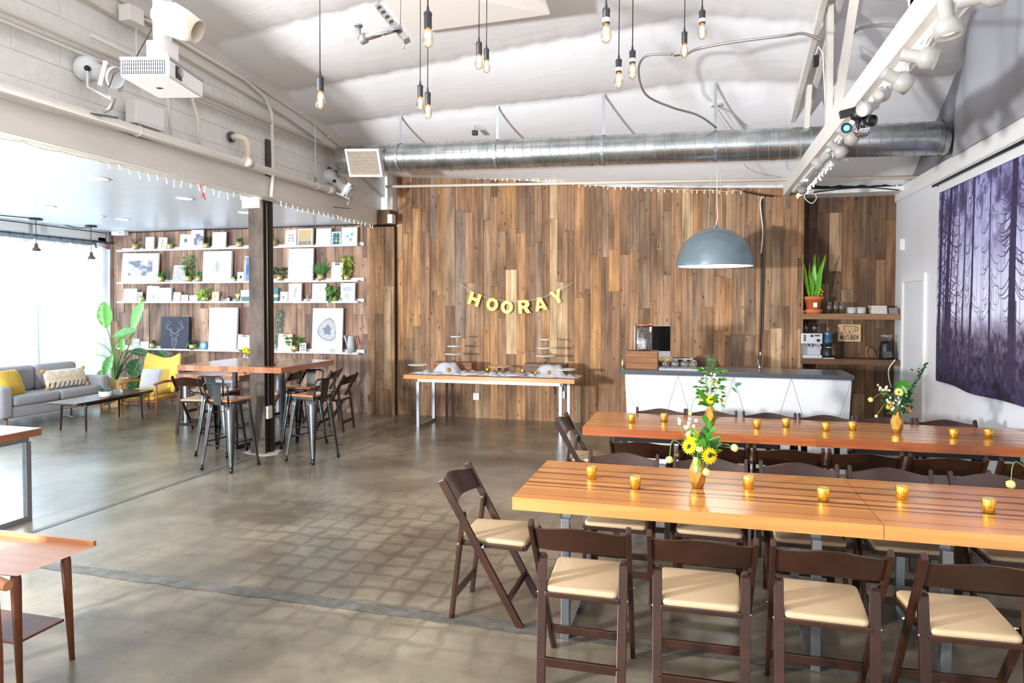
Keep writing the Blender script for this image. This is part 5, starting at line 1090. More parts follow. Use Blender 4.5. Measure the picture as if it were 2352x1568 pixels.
# ------------------------------------------------------------------ metal bar stools
stoolseat = board_mat('stool_seat_wood', (150, 92, 54), (186, 122, 76), 'X')
def make_stool():
    t = thing('bar_stool', 'gunmetal bar stool', 'stool')
    for sx in (-1, 1):
        for sy in (-1, 1):
            top = Vector((sx*.135, sy*.135, .725)); bot = Vector((sx*.205, sy*.205, .02)); b = MB(); out = Vector((sx, sy, 0)).normalized(); tn = Vector((-sy, sx, 0)).normalized()
            vs = []; K = [(0, .055, .045), (.12, .054, .045), (.6, .036, .034), (.92, .02, .022), (1, .017, .018)]
            for f_, w_, dp_ in K:
                c = top.lerp(bot, f_)
                for k in range(7):
                    a = -PI/2*1.05+PI*1.05*k/6; vs.append(c+tn*w_*math.sin(a)+out*dp_*(math.cos(a)-.6))
            fs = [(i*7+k, i*7+k+1, (i+1)*7+k+1, (i+1)*7+k) for i in range(4) for k in range(6)]
            b.add(vs, fs, True); lo = b.build('leg', darksteel, t); so = lo.modifiers.new('thickness', 'SOLIDIFY'); so.thickness = .003
            MB().tube([bot+Vector((0, 0, -.02)), bot+Vector((0, 0, .03))], [.017, .019], 10).build('rubber_foot', black, lo)
    q = .178
    for a, c in (((-q, -q), (q, -q)), ((q, -q), (q, q)), ((q, q), (-q, q)), ((-q, q), (-q, -q))):
        MB().tube([(a[0], a[1], .27+(.03 if a[1] != c[1] else 0)), (c[0], c[1], .27+(.03 if a[1] != c[1] else 0))], .008, 8).build('foot_rail', blackm, t)
    MB().bar((-.145, -.145, .62), (.145, .145, .62), .02, .006, (0, 0, 1)).bar((-.145, .145, .62), (.145, -.145, .62), .02, .006, (0, 0, 1)).build('cross_brace', blackm, t)
    MB().box((-.155, -.155, .70), (.155, .155, .735)).build('seat_pan', darksteel, t, bevel=.012)
    MB().box((-.165, -.165, .737), (.165, .165, .765)).build('seat', stoolseat, t, bevel=.014)
    MB().tube([(-.135, -.165, .72), (-.15, -.185, .80), (-.165, -.205, .90), (-.155, -.21, .93), (-.13, -.212, .945), (.13, -.212, .945), (.155, -.21, .93), (.165, -.205, .90), (.15, -.185, .80), (.135, -.165, .72)], .0095, 8).build('back_hoop', blackm, t)
    MB().add([(-.05, -.176, .715), (.05, -.176, .715), (.065, -.212, .945), (-.065, -.212, .945), (-.05, -.170, .715), (.05, -.170, .715), (.065, -.206, .945), (-.065, -.206, .945)], [(0, 1, 2, 3), (7, 6, 5, 4), (0, 4, 5, 1), (1, 5, 6, 2), (2, 6, 7, 3), (3, 7, 4, 0)]).build('back_splat', darksteel, t)
    return t
s0 = make_stool(); SG = 'gunmetal bar stools at the tall table'
s0.location = (-4.95, 6.40, 0); s0.rotation_euler = (0, 0, R(-6)); s0['label'] = 'gunmetal bar stool with low back standing right in front of the column'; s0['group'] = SG
for x, y, a, lab in ((-5.52, 6.98, 4, 'gunmetal bar stool half under the tall table, left of the front stool'), (-4.29, 6.98, 78, 'gunmetal bar stool standing clear on the right side of the tall table'), (-4.80, 7.62, 185, 'gunmetal bar stool tucked behind the column under the tall table')):
    o = copy_tree(s0); o.location = (x, y, 0); o.rotation_euler = (0, 0, R(a)); o['label'] = lab; o['group'] = SG

# ------------------------------------------------------------------ votives and bouquets
def make_votive():
    t = thing('votive_holder', 'gold mercury glass votive holder', 'votive')
    MB().lathe([(.0001, 0), (.026, 0), (.028, .004), (.0325, .07), (.0318, .071), (.0305, .07), (.0255, .012), (.0001, .012)], 24).build('glass_cup', gold, t)
    MB().lathe([(.0001, .0135), (.0235, .0135), (.0245, .03), (.0001, .03)], 18).build('tealight', porcelain, t)
    MB().lathe([(.0305, .069), (.0243, .032)], 24).build('inner_glaze', goldin, t)
    return t
v0 = make_votive(); used_v = [False]
def votive(px, py, lab, grp, z=.76, pos=None):
    o = v0 if not used_v[0] else copy_tree(v0); used_v[0] = True
    o.location = pos if pos else at_z(px, py, z); o.rotation_euler = (0, 0, random.uniform(0, 6)); o['label'] = lab; o['group'] = grp
g1, g2 = 'gold votives on the near table', 'gold votives on the far table'
for (px, py), lab in zip(((1360, 1101), (1461, 1124), (1723, 1124), (1896, 1153), (2078, 1149), (2279, 1180)), ('near table, closest to its left end', 'near table, second from its left end', 'near table, first right of the vase', 'near table, just left of the table joint', 'near table, just right of the table joint', 'near table, closest to the right photo edge')):
    votive(px, py, 'gold mercury glass votive on the '+lab, g1)
for (px, py), lab in zip(((1452, 971), (1527, 969), (1741, 984), (1808, 981), (1900, 991), (1961, 989), (2195, 1007), (2275, 1007)), ('leftmost', 'second from the left', 'first right of the left bouquet', 'second right of the left bouquet', 'left of the pair before the right bouquet', 'nearest left of the right bouquet', 'first right of the right bouquet', 'rightmost')):
    votive(px, py, 'small gold votive on the far table, '+lab, g2)
def gerbera(parent, p, d, r_, m=petaly):
    d = Vector(d).normalized(); mt = d.to_track_quat('Z', 'Y').to_matrix().to_4x4(); b = MB()
    for ly, (nn_, rr, zz) in enumerate(((18, r_, 0), (14, r_*.7, .004))):
        for k in range(nn_):
            a = 2*PI*k/nn_+ly*.2; c, s_ = math.cos(a), math.sin(a); w2 = r_*.17
            pts = [(c*r_*.15, s_*r_*.15, zz), (c*rr*.6-s_*w2, s_*rr*.6+c*w2, zz+.004), (c*rr, s_*rr, zz-.001), (c*rr*.6+s_*w2, s_*rr*.6-c*w2, zz+.004)]
            b.add([Vector(p)+mt@Vector(q) for q in pts], [(0, 3, 2, 1)])
    f = b.build('flower', m, parent); MB().lathe([(r_*.22, .004), (r_*.18, .009), (.0001, .010)], 12, p, mtx=mt).build('flower_centre', centre, f); return f
def tulip(parent, p, d, r_, m=petalp):
    d = Vector(d).normalized(); mt = d.to_track_quat('Z', 'Y').to_matrix().to_4x4(); b = MB()
    for k in range(6):
        a = 2*PI*k/6; prof = [(0.3, -.9), (.95, -.2), (.85, .6), (.35, 1.1)]; w_ = [.3, .55, .5, .1]; vs = []
        for (rr, zz), ww in zip(prof, w_):
            for s_ in (-1, 0, 1): vs.append(Vector(p)+mt@Vector((r_*rr*math.cos(a)-s_*ww*r_*math.sin(a), r_*rr*math.sin(a)+s_*ww*r_*math.cos(a), r_*zz)))
        b.add(vs, [(i*3+j, i*3+j+1, (i+1)*3+j+1, (i+1)*3+j) for i in range(3) for j in range(2)], True)
    return b.build('flower', m, parent)
def daisy_cluster(parent, c, rad, n, rnd, tall=1.0):
    b = MB(); ce = MB(); st = MB()
    for i in range(n):
        p = Vector(c)+Vector((rnd.uniform(-1, 1)*rad, rnd.uniform(-1, 1)*rad*.7, rnd.uniform(-1, 1)*rad*tall)); mt = Vector((rnd.uniform(-.6, .6), -1, rnd.uniform(0, .8))).to_track_quat('Z', 'Y').to_matrix().to_4x4(); r_ = .011
        for k in range(8):
            a = 2*PI*k/8; w_ = .0032; b.add([p+mt@Vector(q) for q in ((0, 0, 0), (r_*.7*math.cos(a)-w_*math.sin(a), r_*.7*math.sin(a)+w_*math.cos(a), .001), (r_*math.cos(a), r_*math.sin(a), 0), (r_*.7*math.cos(a)+w_*math.sin(a), r_*.7*math.sin(a)-w_*math.cos(a), .001))], [(0, 3, 2, 1)])
        ce.ball(p+mt@Vector((0, 0, .002)), .0035, 5); st.tube([p, Vector(c)+Vector((0, 0, -rad*tall-.05))], .001, 4)
    o = b.build('daisy_flowers', petalw, parent, kind='stuff'); ce.build('flower_centres', mat('daisy_yellow', (220, 190, 60), .6), o); st.build('daisy_stems', stemg, parent)
def vase_body(t, s=1.0, hh=.175, rr=.047):
    b = MB(); n = 6; rings = [(rr*.62, 0, 0), (rr*1.0, hh*.22, .5), (rr*1.02, hh*.55, 0), (rr*.62, hh*.92, .5), (rr*.55, hh, .5)]; vs = []
    for r_, z, o in rings:
        for k in range(n): a = 2*PI*(k+o)/n; vs.append((r_*math.cos(a), r_*math.sin(a), z))
    fs = [tuple(reversed(range(n)))]
    for i in range(4):
        o0, o1 = rings[i][2], rings[i+1][2]
        for k in range(n):
            a, c = i*n+k, i*n+(k+1) % n; e, f = (i+1)*n+k, (i+1)*n+(k+1) % n
            if o0 == 0 and o1 == .5: fs += [(a, c, e), (c, f, e)]
            elif o0 == .5 and o1 == 0: fs += [(a, f, e), (a, c, f)]
            else: fs += [(a, c, f, e)]
    b.add(vs, fs); return b.build('vase', goldv, t)
def curve_stem(t, pts, r_=.0022, m=stemg):
    out = []; P_ = [Vector(p) for p in pts]
    for i in range(len(P_)-1):
        p0, p1, p2, p3 = P_[max(i-1, 0)], P_[i], P_[i+1], P_[min(i+2, len(P_)-1)]
        for k in range(6):
            u = k/6; out.append(.5*((2*p1)+(p2-p0)*u+(2*p0-5*p1+4*p2-p3)*u*u+(3*p1-p0-3*p2+p3)*u**3))
    out.append(P_[-1]); MB().tube(out, r_, 5).build('stem', m, t)
def big_leaf(t, p, d, L_, W2, m=leafg, droop=.3, tw=0.0, name='leaf'):
    b = MB(); leaf(b, p, d, L_, W2, droop, tw, n=6); return b.build(name, m, t)
def bouquet(pos, lab, kind, seed, s=1.0):
    rnd = random.Random(seed); t = thing('bouquet_vase', lab, 'flower vase', pos, group='yellow bouquets in faceted gold vases'); vase_body(t); z = .165
    if kind == 1:
        for d, L_, m in (((.4, -.3, 1), .17, leafg), ((.7, -.2, .9), .18, leafd), ((.5, -.3, .35), .13, leafd), ((-.1, -.3, 1), .15, leafg), ((.15, -.4, .8), .2, leafg), ((.8, -.1, 1.2), .22, leafg), ((.3, .2, 1.3), .27, leafd), ((-.4, -.3, .7), .12, leafd), ((.0, -.8, -.3), .1, leafg), ((-.2, -.2, 1.3), .24, leafg), ((.9, 0, .6), .16, leafg)):
            big_leaf(t, (.0, -.01, z), d, L_, .052, m, .2, rnd.uniform(-.4, .4))
        bb = MB()
        for i in range(10): leaf(bb, (.03+.004*i, 0, z+.02+i*.02), (.5+rnd.uniform(-.9, .9), -.4, .9), .11*rnd.uniform(.7, 1.1), .036, .2, rnd.uniform(-1.0, 1.0))
        bb.build('foliage', leafg, t)
        for p, d, r_ in (((-.045, -.035, z+.075), (-.5, -1, .3), .050), ((.062, -.05, z+.03), (.5, -1, .15), .052)):
            gerbera(t, p, d, r_); curve_stem(t, [(0, 0, z-.02), (p[0]*.5, p[1]*.5, z+.02), p])
        gerbera(t, (-.028, -.02, z+.13), (-.2, -1, .6), .042)
        for p, d, mid in (((-.155, -.02, z-.01), (-.4, -.6, -.9), (-.13, -.01, z+.10)), ((.045, -.07, z-.055), (.1, -.5, -1), (.05, -.05, z+.04)), ((.195, -.02, z+.075), (.9, -.3, .3), (.13, 0, z+.085)), ((.0, -.06, z-.045), (-.1, -.6, -1), (.0, -.05, z+.02)), ((.01, -.06, z+.065), (0, -.4, 1), (.0, -.03, z+.03))):
            tulip(t, p, d, .02); curve_stem(t, [(0, 0, z-.02), mid, p])
        daisy_cluster(t, (-.055, -.01, z+.175), .05, 15, rnd, 1.3)
    elif kind == 2:
        gerbera(t, (.0, -.05, z+.07), (0, -1, .1), .042); gerbera(t, (-.07, -.02, z+.075), (-1, -.4, .2), .038); gerbera(t, (.03, -.03, z+.21), (.2, -.8, .8), .03, petalp); gerbera(t, (.09, -.02, z+.06), (.9, -.6, .1), .025, mat('petal_orange', (240, 176, 60), .5))
        bb = MB(); bushy(bb, rnd, 90, .10, .06, .30, .055, .026, z+.02); bb.build('foliage', leafg, t)
        bb = MB(); bushy(bb, rnd, 120, .03, .02, .17, .02, .01, z+.26); bb.tube([(0, 0, z), (.01, 0, z+.2), (.02, 0, z+.45)], .002, 5); bb.build('flower_spike', leafg, t)
        for d, L_ in (((-.6, -.3, .5), .13), ((-.5, -.4, 1), .26), ((-.8, -.2, 1.4), .24), ((.3, -.5, .9), .2)): big_leaf(t, (0, -.02, z), d, L_, .045, leafg, .2, rnd.uniform(-.5, .5))
        curve_stem(t, [(0, 0, z), (.08, 0, z+.22), (.17, 0, z+.23), (.21, 0, z+.17)]); big_leaf(t, (.2, 0, z+.18), (.5, -.3, .6), .08, .035, leafb); big_leaf(t, (.17, 0, z+.17), (.6, -.4, -.3), .06, .03, leafb)
        curve_stem(t, [(0, 0, z), (-.12, 0, z+.07), (-.16, -.02, z-.04)]); tulip(t, (-.165, -.02, z-.06), (-.1, -.3, -1), .016); daisy_cluster(t, (-.02, -.03, z+.2), .07, 16, rnd, 1.4)
    else:
        for p, d, r_, m in (((-.06, -.02, z+.06), (-.9, -.5, .5), .038, mat('petal_orange', (240, 176, 60), .5)), ((.09, -.02, z+.04), (.7, -.6, .0), .038, mat('petal_orange', (240, 176, 60), .5)), ((.0, -.04, z+.17), (0, -1, .3), .036, petalp)): gerbera(t, p, d, r_, m)
        bb = MB(); bushy(bb, rnd, 90, .09, .06, .17, .05, .026, z-.01); bb.build('foliage', leafd, t)
        for k in range(6): big_leaf(t, (.03, 0, z+.22), (math.cos(k), -.3, .9*math.sin(k)+.3), .08, .034, leafg)
        bb = MB(); sp = [Vector((.0, 0, z)), Vector((.07, 0, z+.13)), Vector((.14, 0, z+.27)), Vector((.205, 0, z+.40))]; bb.tube(sp, .0025, 5)
        for i in range(170):
            u = rnd.uniform(.1, 1); k = min(int(u*3), 2); q_ = sp[k].lerp(sp[k+1], u*3-k); leaf(bb, q_, (rnd.uniform(-1, 1), rnd.uniform(-1, .4), rnd.uniform(.2, 1)), .034*(1.15-u*.6), .009, .1)
        bb.build('leafy_branch', leafd, t)
        curve_stem(t, [(0, 0, z), (-.05, 0, z+.13), (-.12, -.01, z+.15), (-.18, -.01, z+.11)]); tulip(t, (-.195, -.01, z+.10), (-1, -.3, -.5), .02)
        curve_stem(t, [(0, 0, z), (-.08, -.01, z+.07), (-.15, -.02, z-.02)]); tulip(t, (-.155, -.02, z-.03), (-.2, -.3, -1), .012); daisy_cluster(t, (-.03, -.03, z+.08), .06, 16, rnd, .8); daisy_cluster(t, (-.10, -.0, z+.2), .04, 10, rnd, .6)
    return t
bouquet(at_z(1605, 1122, .76), 'large yellow gerbera bouquet in a faceted gold vase on the near table', 1, 1)
bouquet(at_z(1633, 980, .76), 'tall yellow bouquet with a green spike on the far table left of centre', 2, 2)
bouquet(at_z(2064, 996, .76), 'yellow bouquet with a long dark leafy branch on the far table before the door', 3, 3)
bouquet(at_z(2410, 1190, .76), 'bouquet mostly outside the right edge with pale tulips leaning in', 1, 5)

# ------------------------------------------------------------------ buffet table dressing
ZT = .772
def crate(x, y, w_, d_, h_, lab, m=rawwood, z=ZT, grp=None):
    t = thing('wooden_crate', lab, 'crate', (x, y, z), group=grp); s = .012; n = 3
    for i in range(n):
        za, zb_ = h_*i/n+.001, h_*(i+1)/n-.002
        MB().box((-w_/2, -d_/2, za), (w_/2, -d_/2+s, zb_)).build('slat', m, t); MB().box((-w_/2, d_/2-s, za), (w_/2, d_/2, zb_)).build('slat', m, t)
        MB().box((-w_/2, -d_/2+s, za), (-w_/2+s, d_/2-s, zb_)).build('slat', m, t); MB().box((w_/2-s, -d_/2+s, za), (w_/2, d_/2-s, zb_)).build('slat', m, t)
    MB().box((-w_/2+s, -d_/2+s, h_-.015), (w_/2-s, d_/2-s, h_-.002)).build('top_board', m, t); return t
ca = at_y(1045, 852, 9.72); crate(ca.x, 9.70, .60, .2, .15, 'brown wooden crate behind the left cloth mound on the buffet', grp='crates on the buffet')
cb2 = at_y(1256, 856, 9.72); crate(cb2.x, 9.70, .62, .2, .16, 'dark wooden crate behind the right cloth mound on the buffet', shelfd, grp='crates on the buffet')
def cake_stand(x, y, z, r_, h_, lab, m=porcelain, foot=None, fm=None):
    t = thing('cake_stand', lab, 'cake stand', (x, y, z), group='white cake stands on the buffet'); fm = fm or glass
    MB().lathe([(.0001, h_-.006), (r_*.9, h_-.006), (r_, h_+.004), (r_, h_+.01), (r_*.93, h_+.006), (.0001, h_+.003)], 36).build('plate', m, t)
    MB().lathe([(r_*.42, 0), (r_*.4, .006), (r_*.16, .02), (.012, h_*.5), (r_*.14, h_*.72), (r_*.3, h_-.006)], 24).build('pedestal', fm, t)
SCL = 10.2/F
zc = ZT+.15
for i, (px, w_, hh, lab) in enumerate(((1044, 44, .12, 'lowest and widest cake stand of the left stack on the crate'), (1045, 35, .11, 'middle cake stand of the left stack'), (1049, 28, .135, 'topmost small cake stand of the left stack'))):
    x = at_y(px, 800, 9.68).x; cake_stand(x, 9.66, zc, w_*SCL/2, hh, lab); zc += hh+.008
zc = ZT+.16
for px, w_, hh, lab in ((1254, 47, .11, 'lowest and widest cake stand of the right stack'), (1254, 41, .105, 'middle cake stand of the right stack'), (1254, 28, .115, 'topmost small cake stand of the right stack')):
    x = at_y(px, 800, 9.68).x; cake_stand(x, 9.66, zc, w_*SCL/2, hh, lab); zc += hh+.008
p = at_y(960, 850, 9.45); cake_stand(p.x, 9.45, ZT+.012, .15, .10, 'low white cake stand at the left end of the buffet')
p = at_y(1147, 850, 9.5); cake_stand(p.x, 9.5, ZT+.012, .165, .10, 'wide wooden-footed cake stand in the middle of the buffet', kraft, fm=leather)
p = at_y(1300, 852, 9.4); cake_stand(p.x, 9.4, ZT+.06, .14, .045, 'white cake stand resting on the cloth at the right end')
for px, lab in ((1088, 'shallow white dish on the front edge of the buffet, left of the middle'), (1183, 'shallow white dish on the front edge of the buffet, right of the middle')):
    p = at_y(px, 860, 9.25); t = thing('serving_dish', lab, 'dish', (p.x, 9.25, ZT+.014), group='shallow dishes on the buffet'); MB().lathe([(.0001, 0), (.09, 0), (.155, .028), (.15, .032), (.085, .008), (.0001, .006)], 32).build('dish_body', porcelain, t); MB().lathe([(.156, .027), (.159, .031), (.152, .033)], 32).build('rim', linen, t)
def cloth_heap(x0, x1, y0, y1, bumps, lab, seed, grp='grey linen cloths on the buffet'):
    r = random.Random(seed); ph = [r.uniform(0, 6) for _ in range(6)]
    def f(u, v):
        wob = .03*math.sin(u*17+ph[0])+.015*math.sin(u*41+ph[1]); x = x0+(x1-x0)*u; y = y0+(y1-y0)*v+wob*(1-2*v)
        edge = min(1, min(u, 1-u, v, 1-v)*9); z = .004+edge*(.018+.012*math.sin(x*43+y*20+ph[2])+.01*math.sin(x*21-y*51+ph[3])+.006*math.sin(y*90+x*30))
        for bx, by, br, bh in bumps:
            d_ = math.hypot((x-bx)/br, (y-by)/(br*.75)); q_ = max(0, min(1, 1-(d_-.42)/.62)); z = z*(1-.7*q_)+bh*q_*q_*(3-2*q_)*(1+.07*(1-q_)*math.sin(math.atan2(y-by, x-bx)*8+ph[4]))
        return (x, y, ZT+max(z, .003))
    o = MB().grid(f, 90, 26).build('linen_runner', linen, label=lab, cat='cloth', group=grp); so = o.modifiers.new('thickness', 'SOLIDIFY'); so.thickness = .003; so.offset = 1
xm = at_y(1027, 850, 9.4).x; xm2 = at_y(1265, 850, 9.4).x
cloth_heap(at_y(945, 858, 9.3).x, at_y(1160, 858, 9.3).x, 9.2, 9.57, [(xm, 9.42, .23, .15)], 'pale grey linen runner mounded over a block on the left of the buffet', 1)
cloth_heap(at_y(1110, 860, 9.4).x, at_y(1330, 860, 9.3).x, 9.22, 9.57, [(xm2, 9.42, .26, .15)], 'pale grey linen runner mounded over a block on the right of the buffet', 2)
for px, py, y, lab in ((1031, 858, 9.3, 'gold round ornament on the cloth left of the first dish'), (1232, 860, 9.25, 'gold round ornament before the right cloth mound, left one'), (1262, 858, 9.28, 'gold round ornament before the right cloth mound, right one')):
    p = at_y(px, py, y); t = thing('gold_ornament', lab, 'ornament', (p.x, y-.03, ZT+.035), group='gold ornaments on the buffet'); MB().ball((0, 0, .032), .032, 10, .85).build('sphere', foil, t); MB().tube([(0, 0, .055), (0, 0, .066)], .009).build('cap', goldv, t)
votive(0, 0, 'gold votive behind the left dish on the buffet', 'gold votives on the buffet', pos=(at_y(1116, 850, 9.55).x, 9.64, ZT)); votive(0, 0, 'gold votive right of the middle cake stand on the buffet', 'gold votives on the buffet', pos=(at_y(1197, 850, 9.55).x, 9.64, ZT))
# outlets under the buffet
for px, py, lab in ((1094, 911, 'white square wall outlet under the buffet'), (1291, 907, 'white wall outlet behind the right leg of the buffet')):
    p = at_y(px, py, 10.16); t = thing('wall_outlet', lab, 'outlet', (p.x, 10.165, p.z), group='outlets on the plank wall'); MB().box((-.05, -.02, -.055), (.05, .01, .055)).build('plate', framew, t, bevel=.004); MB().box((-.02, -.023, -.035), (.02, -.019, .035)).build('socket', porcelain, t)
cable('black and white plug wire hanging under the right end of the buffet', [at_y(1271, 885, 9.9), at_y(1276, 896, 9.95), at_y(1275, 905, 10.0)], .008, black)

# ------------------------------------------------------------------ HOORAY garland
t = thing('letter_garland', 'gold foil letter garland reading HOORAY on the plank wall', 'garland', (0, 10.12, 0)); yl = -.0
def gp(px, py): q = at_y(px, py, 10.12); return Vector((q.x, 0, q.z))
MB().tube([gp(*q) for q in ((1054, 651), (1075, 664), (1100, 677), (1131, 686), (1164, 692), (1200, 692), (1241, 686), (1275, 672), (1300, 659), (1318, 648))], .0035, 5).build('string', wire, t)
def letter_polys(ch):
    if ch == 'H': return [[(0,0),(.27,0),(.27,.38),(.63,.38),(.63,0),(.9,0),(.9,1),(.63,1),(.63,.62),(.27,.62),(.27,1),(0,1)]], []
    if ch == 'Y': return [[(.32,0),(.6,0),(.6,.4),(.92,1),(.64,1),(.46,.62),(.28,1),(0,1),(.32,.4)]], []
    if ch == 'A': return [[(0,0),(.27,0),(.32,.18),(.62,.18),(.67,0),(.94,0),(.62,1),(.32,1)]], [[(.37,.36),(.57,.36),(.47,.72)]]
    if ch == 'R': return [[(0,0),(.27,0),(.27,.36),(.4,.36),(.6,0),(.92,0),(.68,.42),(.82,.52),(.86,.68),(.82,.88),(.66,1),(0,1)]], [[(.27,.58),(.5,.58),(.58,.68),(.5,.8),(.27,.8)]]
    O = [(.48+.46*math.cos(a), .5+.5*math.sin(a)) for a in np.linspace(0, 2*PI, 29)[:-1]]; I = [(.48+.2*math.cos(a), .5+.25*math.sin(a)) for a in np.linspace(0, 2*PI, 29)[:-1]]
    return [O], [I]
for ch, px, py, rot in (('H', 1091, 687, -19), ('O', 1131, 699, -8), ('O', 1164.5, 705, -2), ('R', 1205, 704, 4), ('A', 1241.5, 698, 11), ('Y', 1280, 681, 22)):
    cu = bpy.data.curves.new('letter', 'CURVE'); cu.dimensions = '2D'; cu.fill_mode = 'BOTH'; cu.extrude = .004
    outs, ins_ = letter_polys(ch)
    for poly in outs+ins_:
        sp = cu.splines.new('POLY'); sp.points.add(len(poly)-1); sp.use_cyclic_u = True
        for k, (x, z) in enumerate(poly): sp.points[k].co = ((x-.47)*.205, (z-.5)*.2, 0, 1)
    cu.materials.append(foil); o = bpy.data.objects.new('letter', cu); COL.objects.link(o); o.parent = t; q = gp(px, py); o.location = (q.x, -.012, q.z); o.rotation_euler = (PI/2, R(-rot), 0)

# ------------------------------------------------------------------ bar
BX0, BX1, BY = -.87, 1.58, 7.80
t = thing('bar_counter', 'white panelled bar with a dark stone top and diamond grooves', 'bar', ((BX0+BX1)/2, BY, 0)); hx = (BX1-BX0)/2
MB().box((-hx, -.04, 1.005), (hx, .62, 1.05)).build('counter_top', stone, t, bevel=.004)
MB().add([(-hx+.13, .0, 0), (hx-.07, .0, 0), (hx-.02, .0, 1.005), (-hx+.08, .0, 1.005), (-hx+.13, .5, 0), (hx-.07, .5, 0), (hx-.02, .5, 1.005), (-hx+.08, .5, 1.005)], [(0, 1, 2, 3), (7, 6, 5, 4), (0, 4, 5, 1), (1, 5, 6, 2), (2, 6, 7, 3), (3, 7, 4, 0)]).build('groove_backing', mat('groove_grey', (170, 170, 172), .7), t)
# triangular panels with recessed joints
tri = []; n = 4; xs0, xs1 = -hx+.13, hx-.07; tw = (hx-.02-(-hx+.08))/n
tops = [-hx+.08+tw*i for i in range(n+1)]; zt_, zb2 = 1.0, .0; bots = [(tops[i]+tops[i+1])/2 for i in range(n)]
def tri_panel(pts):
    c = (sum(p[0] for p in pts)/len(pts), sum(p[1] for p in pts)/len(pts)); q = []
    for x, z in pts:
        d = Vector((x-c[0], z-c[1])); L_ = d.length; d = d*(1-.006/L_) if L_ else d; q.append((c[0]+d.x, c[1]+d.y))
    MB().prism(q, -.012, .001).build('panel', framew, t)
for i in range(n): tri_panel([(tops[i], zt_), (tops[i+1], zt_), (bots[i], zb2)])
for i in range(n-1): tri_panel([(bots[i], zb2), (bots[i+1], zb2), (tops[i+1], zt_)])
tri_panel([(xs0, zb2), (bots[0], zb2), (tops[0], zt_)]); tri_panel([(bots[-1], zb2), (xs1, zb2), (tops[-1], zt_)])
ZB = 1.051
p0 = at_y(1440, 845, 7.98); p1 = at_y(1511, 845, 7.98); crate((p0.x+p1.x)/2, 8.05, p1.x-p0.x, .26, .205, 'old brown wooden crate on the bar under the drink dispenser', rawwood, ZB)
p = at_y(1479, 806, 8.05); t = thing('drink_dispenser', 'clear drink dispenser with copper lid on the wooden crate', 'dispenser', (p.x, 8.05, ZB+.207))
MB().lathe([(.0001, .002), (.094, .002), (.098, .01), (.098, .285), (.094, .285), (.094, .012), (.0001, .01)], 32).build('glass_cylinder', glass, t); MB().lathe([(.1, .285), (.104, .29), (.102, .302), (.0001, .31)], 32).build('lid', copper, t)
MB().add([(-.075, -.03, .015), (.03, -.03, .015), (.02, -.03, .13), (-.07, -.03, .15), (-.075, .0, .015), (.03, .0, .015), (.02, .0, .13), (-.07, .0, .15)], [(0, 1, 2, 3), (7, 6, 5, 4), (0, 4, 5, 1), (1, 5, 6, 2), (2, 6, 7, 3), (3, 7, 4, 0)]).build('white_insert', paper, t)
MB().tube([(.01, -.095, .06), (.01, -.13, .06)], .012).build('spigot', chrome, t)
p = at_y(1503, 805, 8.6); t = thing('computer', 'large silver and black desktop computer screen behind the bar', 'computer', (at_y(1499, 790, 8.55).x, 8.55, 1.10), rz=R(10)); t.scale = (.86, .86, .9)
MB().box((-.25, -.012, .13), (.25, .0, .47)).build('screen', screenm, t); MB().box((-.25, -.013, .05), (.25, .001, .13)).build('chin', alum, t); MB().box((-.255, .001, .045), (.255, .03, .475)).build('case_back', alum, t, bevel=.008); MB().box((-.09, .02, 0), (.09, .04, .2)).box((-.09, -.06, 0), (.09, .1, .008)).build('stand', alum, t)
MB().lathe([(.0001, 0), (.012, 0)], 14, mtx=Matrix.Rotation(PI/2, 4, 'X'), c=(-.03, -.0145, .09)).build('dark_mark', black, t)
t = thing('back_desk', 'dark work desk behind the bar', 'desk', (-.1, 9.0, 0)); MB().box((-.75, -.5, .94), (1.0, .4, .98)).build('desk_top', shelfd, t); MB().box((-.7, -.48, .98), (.1, -.3, 1.099)).build('riser', shelfd, t); 
for x in (-.7, .9): MB().box((x, -.4, 0), (x+.06, .3, .94)).build('side_panel', shelfd, t)
p = at_y(1566, 816, 8.6); t = thing('tablet', 'small white tablet lying tilted behind the glasses', 'tablet', (p.x, 8.5, 1.13), rz=R(10)); MB().box((-.12, -.08, 0), (.12, .08, .012)).build('case', framew, t); MB().box((-.11, -.07, .012), (.11, .07, .014)).build('screen', screenm, t); MB().box((-.1, .0, -.028), (.1, .06, 0)).build('stand', black, t)
p = at_y(1538, 812, 8.5); MB().box((p.x-.11, 8.42, 1.101), (p.x+.05, 8.56, 1.125)).build('notepad', mat('notepad_yellow', (214, 190, 90), .7), label='yellow notepad behind the bar left of the tablet', cat='notepad')
t = thing('leather_chair', 'brown leather chair back rising behind the bar', 'chair', (at_y(1618, 830, 8.55).x, 8.72, 0))
b = MB(); b.grid(lambda u, v: ((u-.5)*.36*(1-.16*max(0, v-.6)**2*6), .05*((u-.5)*2)**2*-1, .72+.45*v-.09*abs(u-.5)**2*4*v), 16, 10); o = b.build('backrest', leather, t); so = o.modifiers.new('thickness', 'SOLIDIFY'); so.thickness = .03
MB().box((-.2, -.35, .62), (.2, .0, .68)).build('seat', leather, t, bevel=.02)
for sx in (-1, 1):
    for y in (-.32, -.02): MB().tube([(sx*.16, y, .62), (sx*.2, y, 0)], .012).build('leg', chrome, t)
p0, p1 = at_y(1515, 848, 7.93), at_y(1604, 850, 7.93); t = thing('napkin_tray', 'white folded cloth under four upturned glasses on the bar', 'cloth', ((p0.x+p1.x)/2, 7.93, ZB)); hw = (p1.x-p0.x)/2
MB().box((-hw, -.11, 0), (hw, .11, .018)).build('cloth_base', linen, t, bevel=.006)
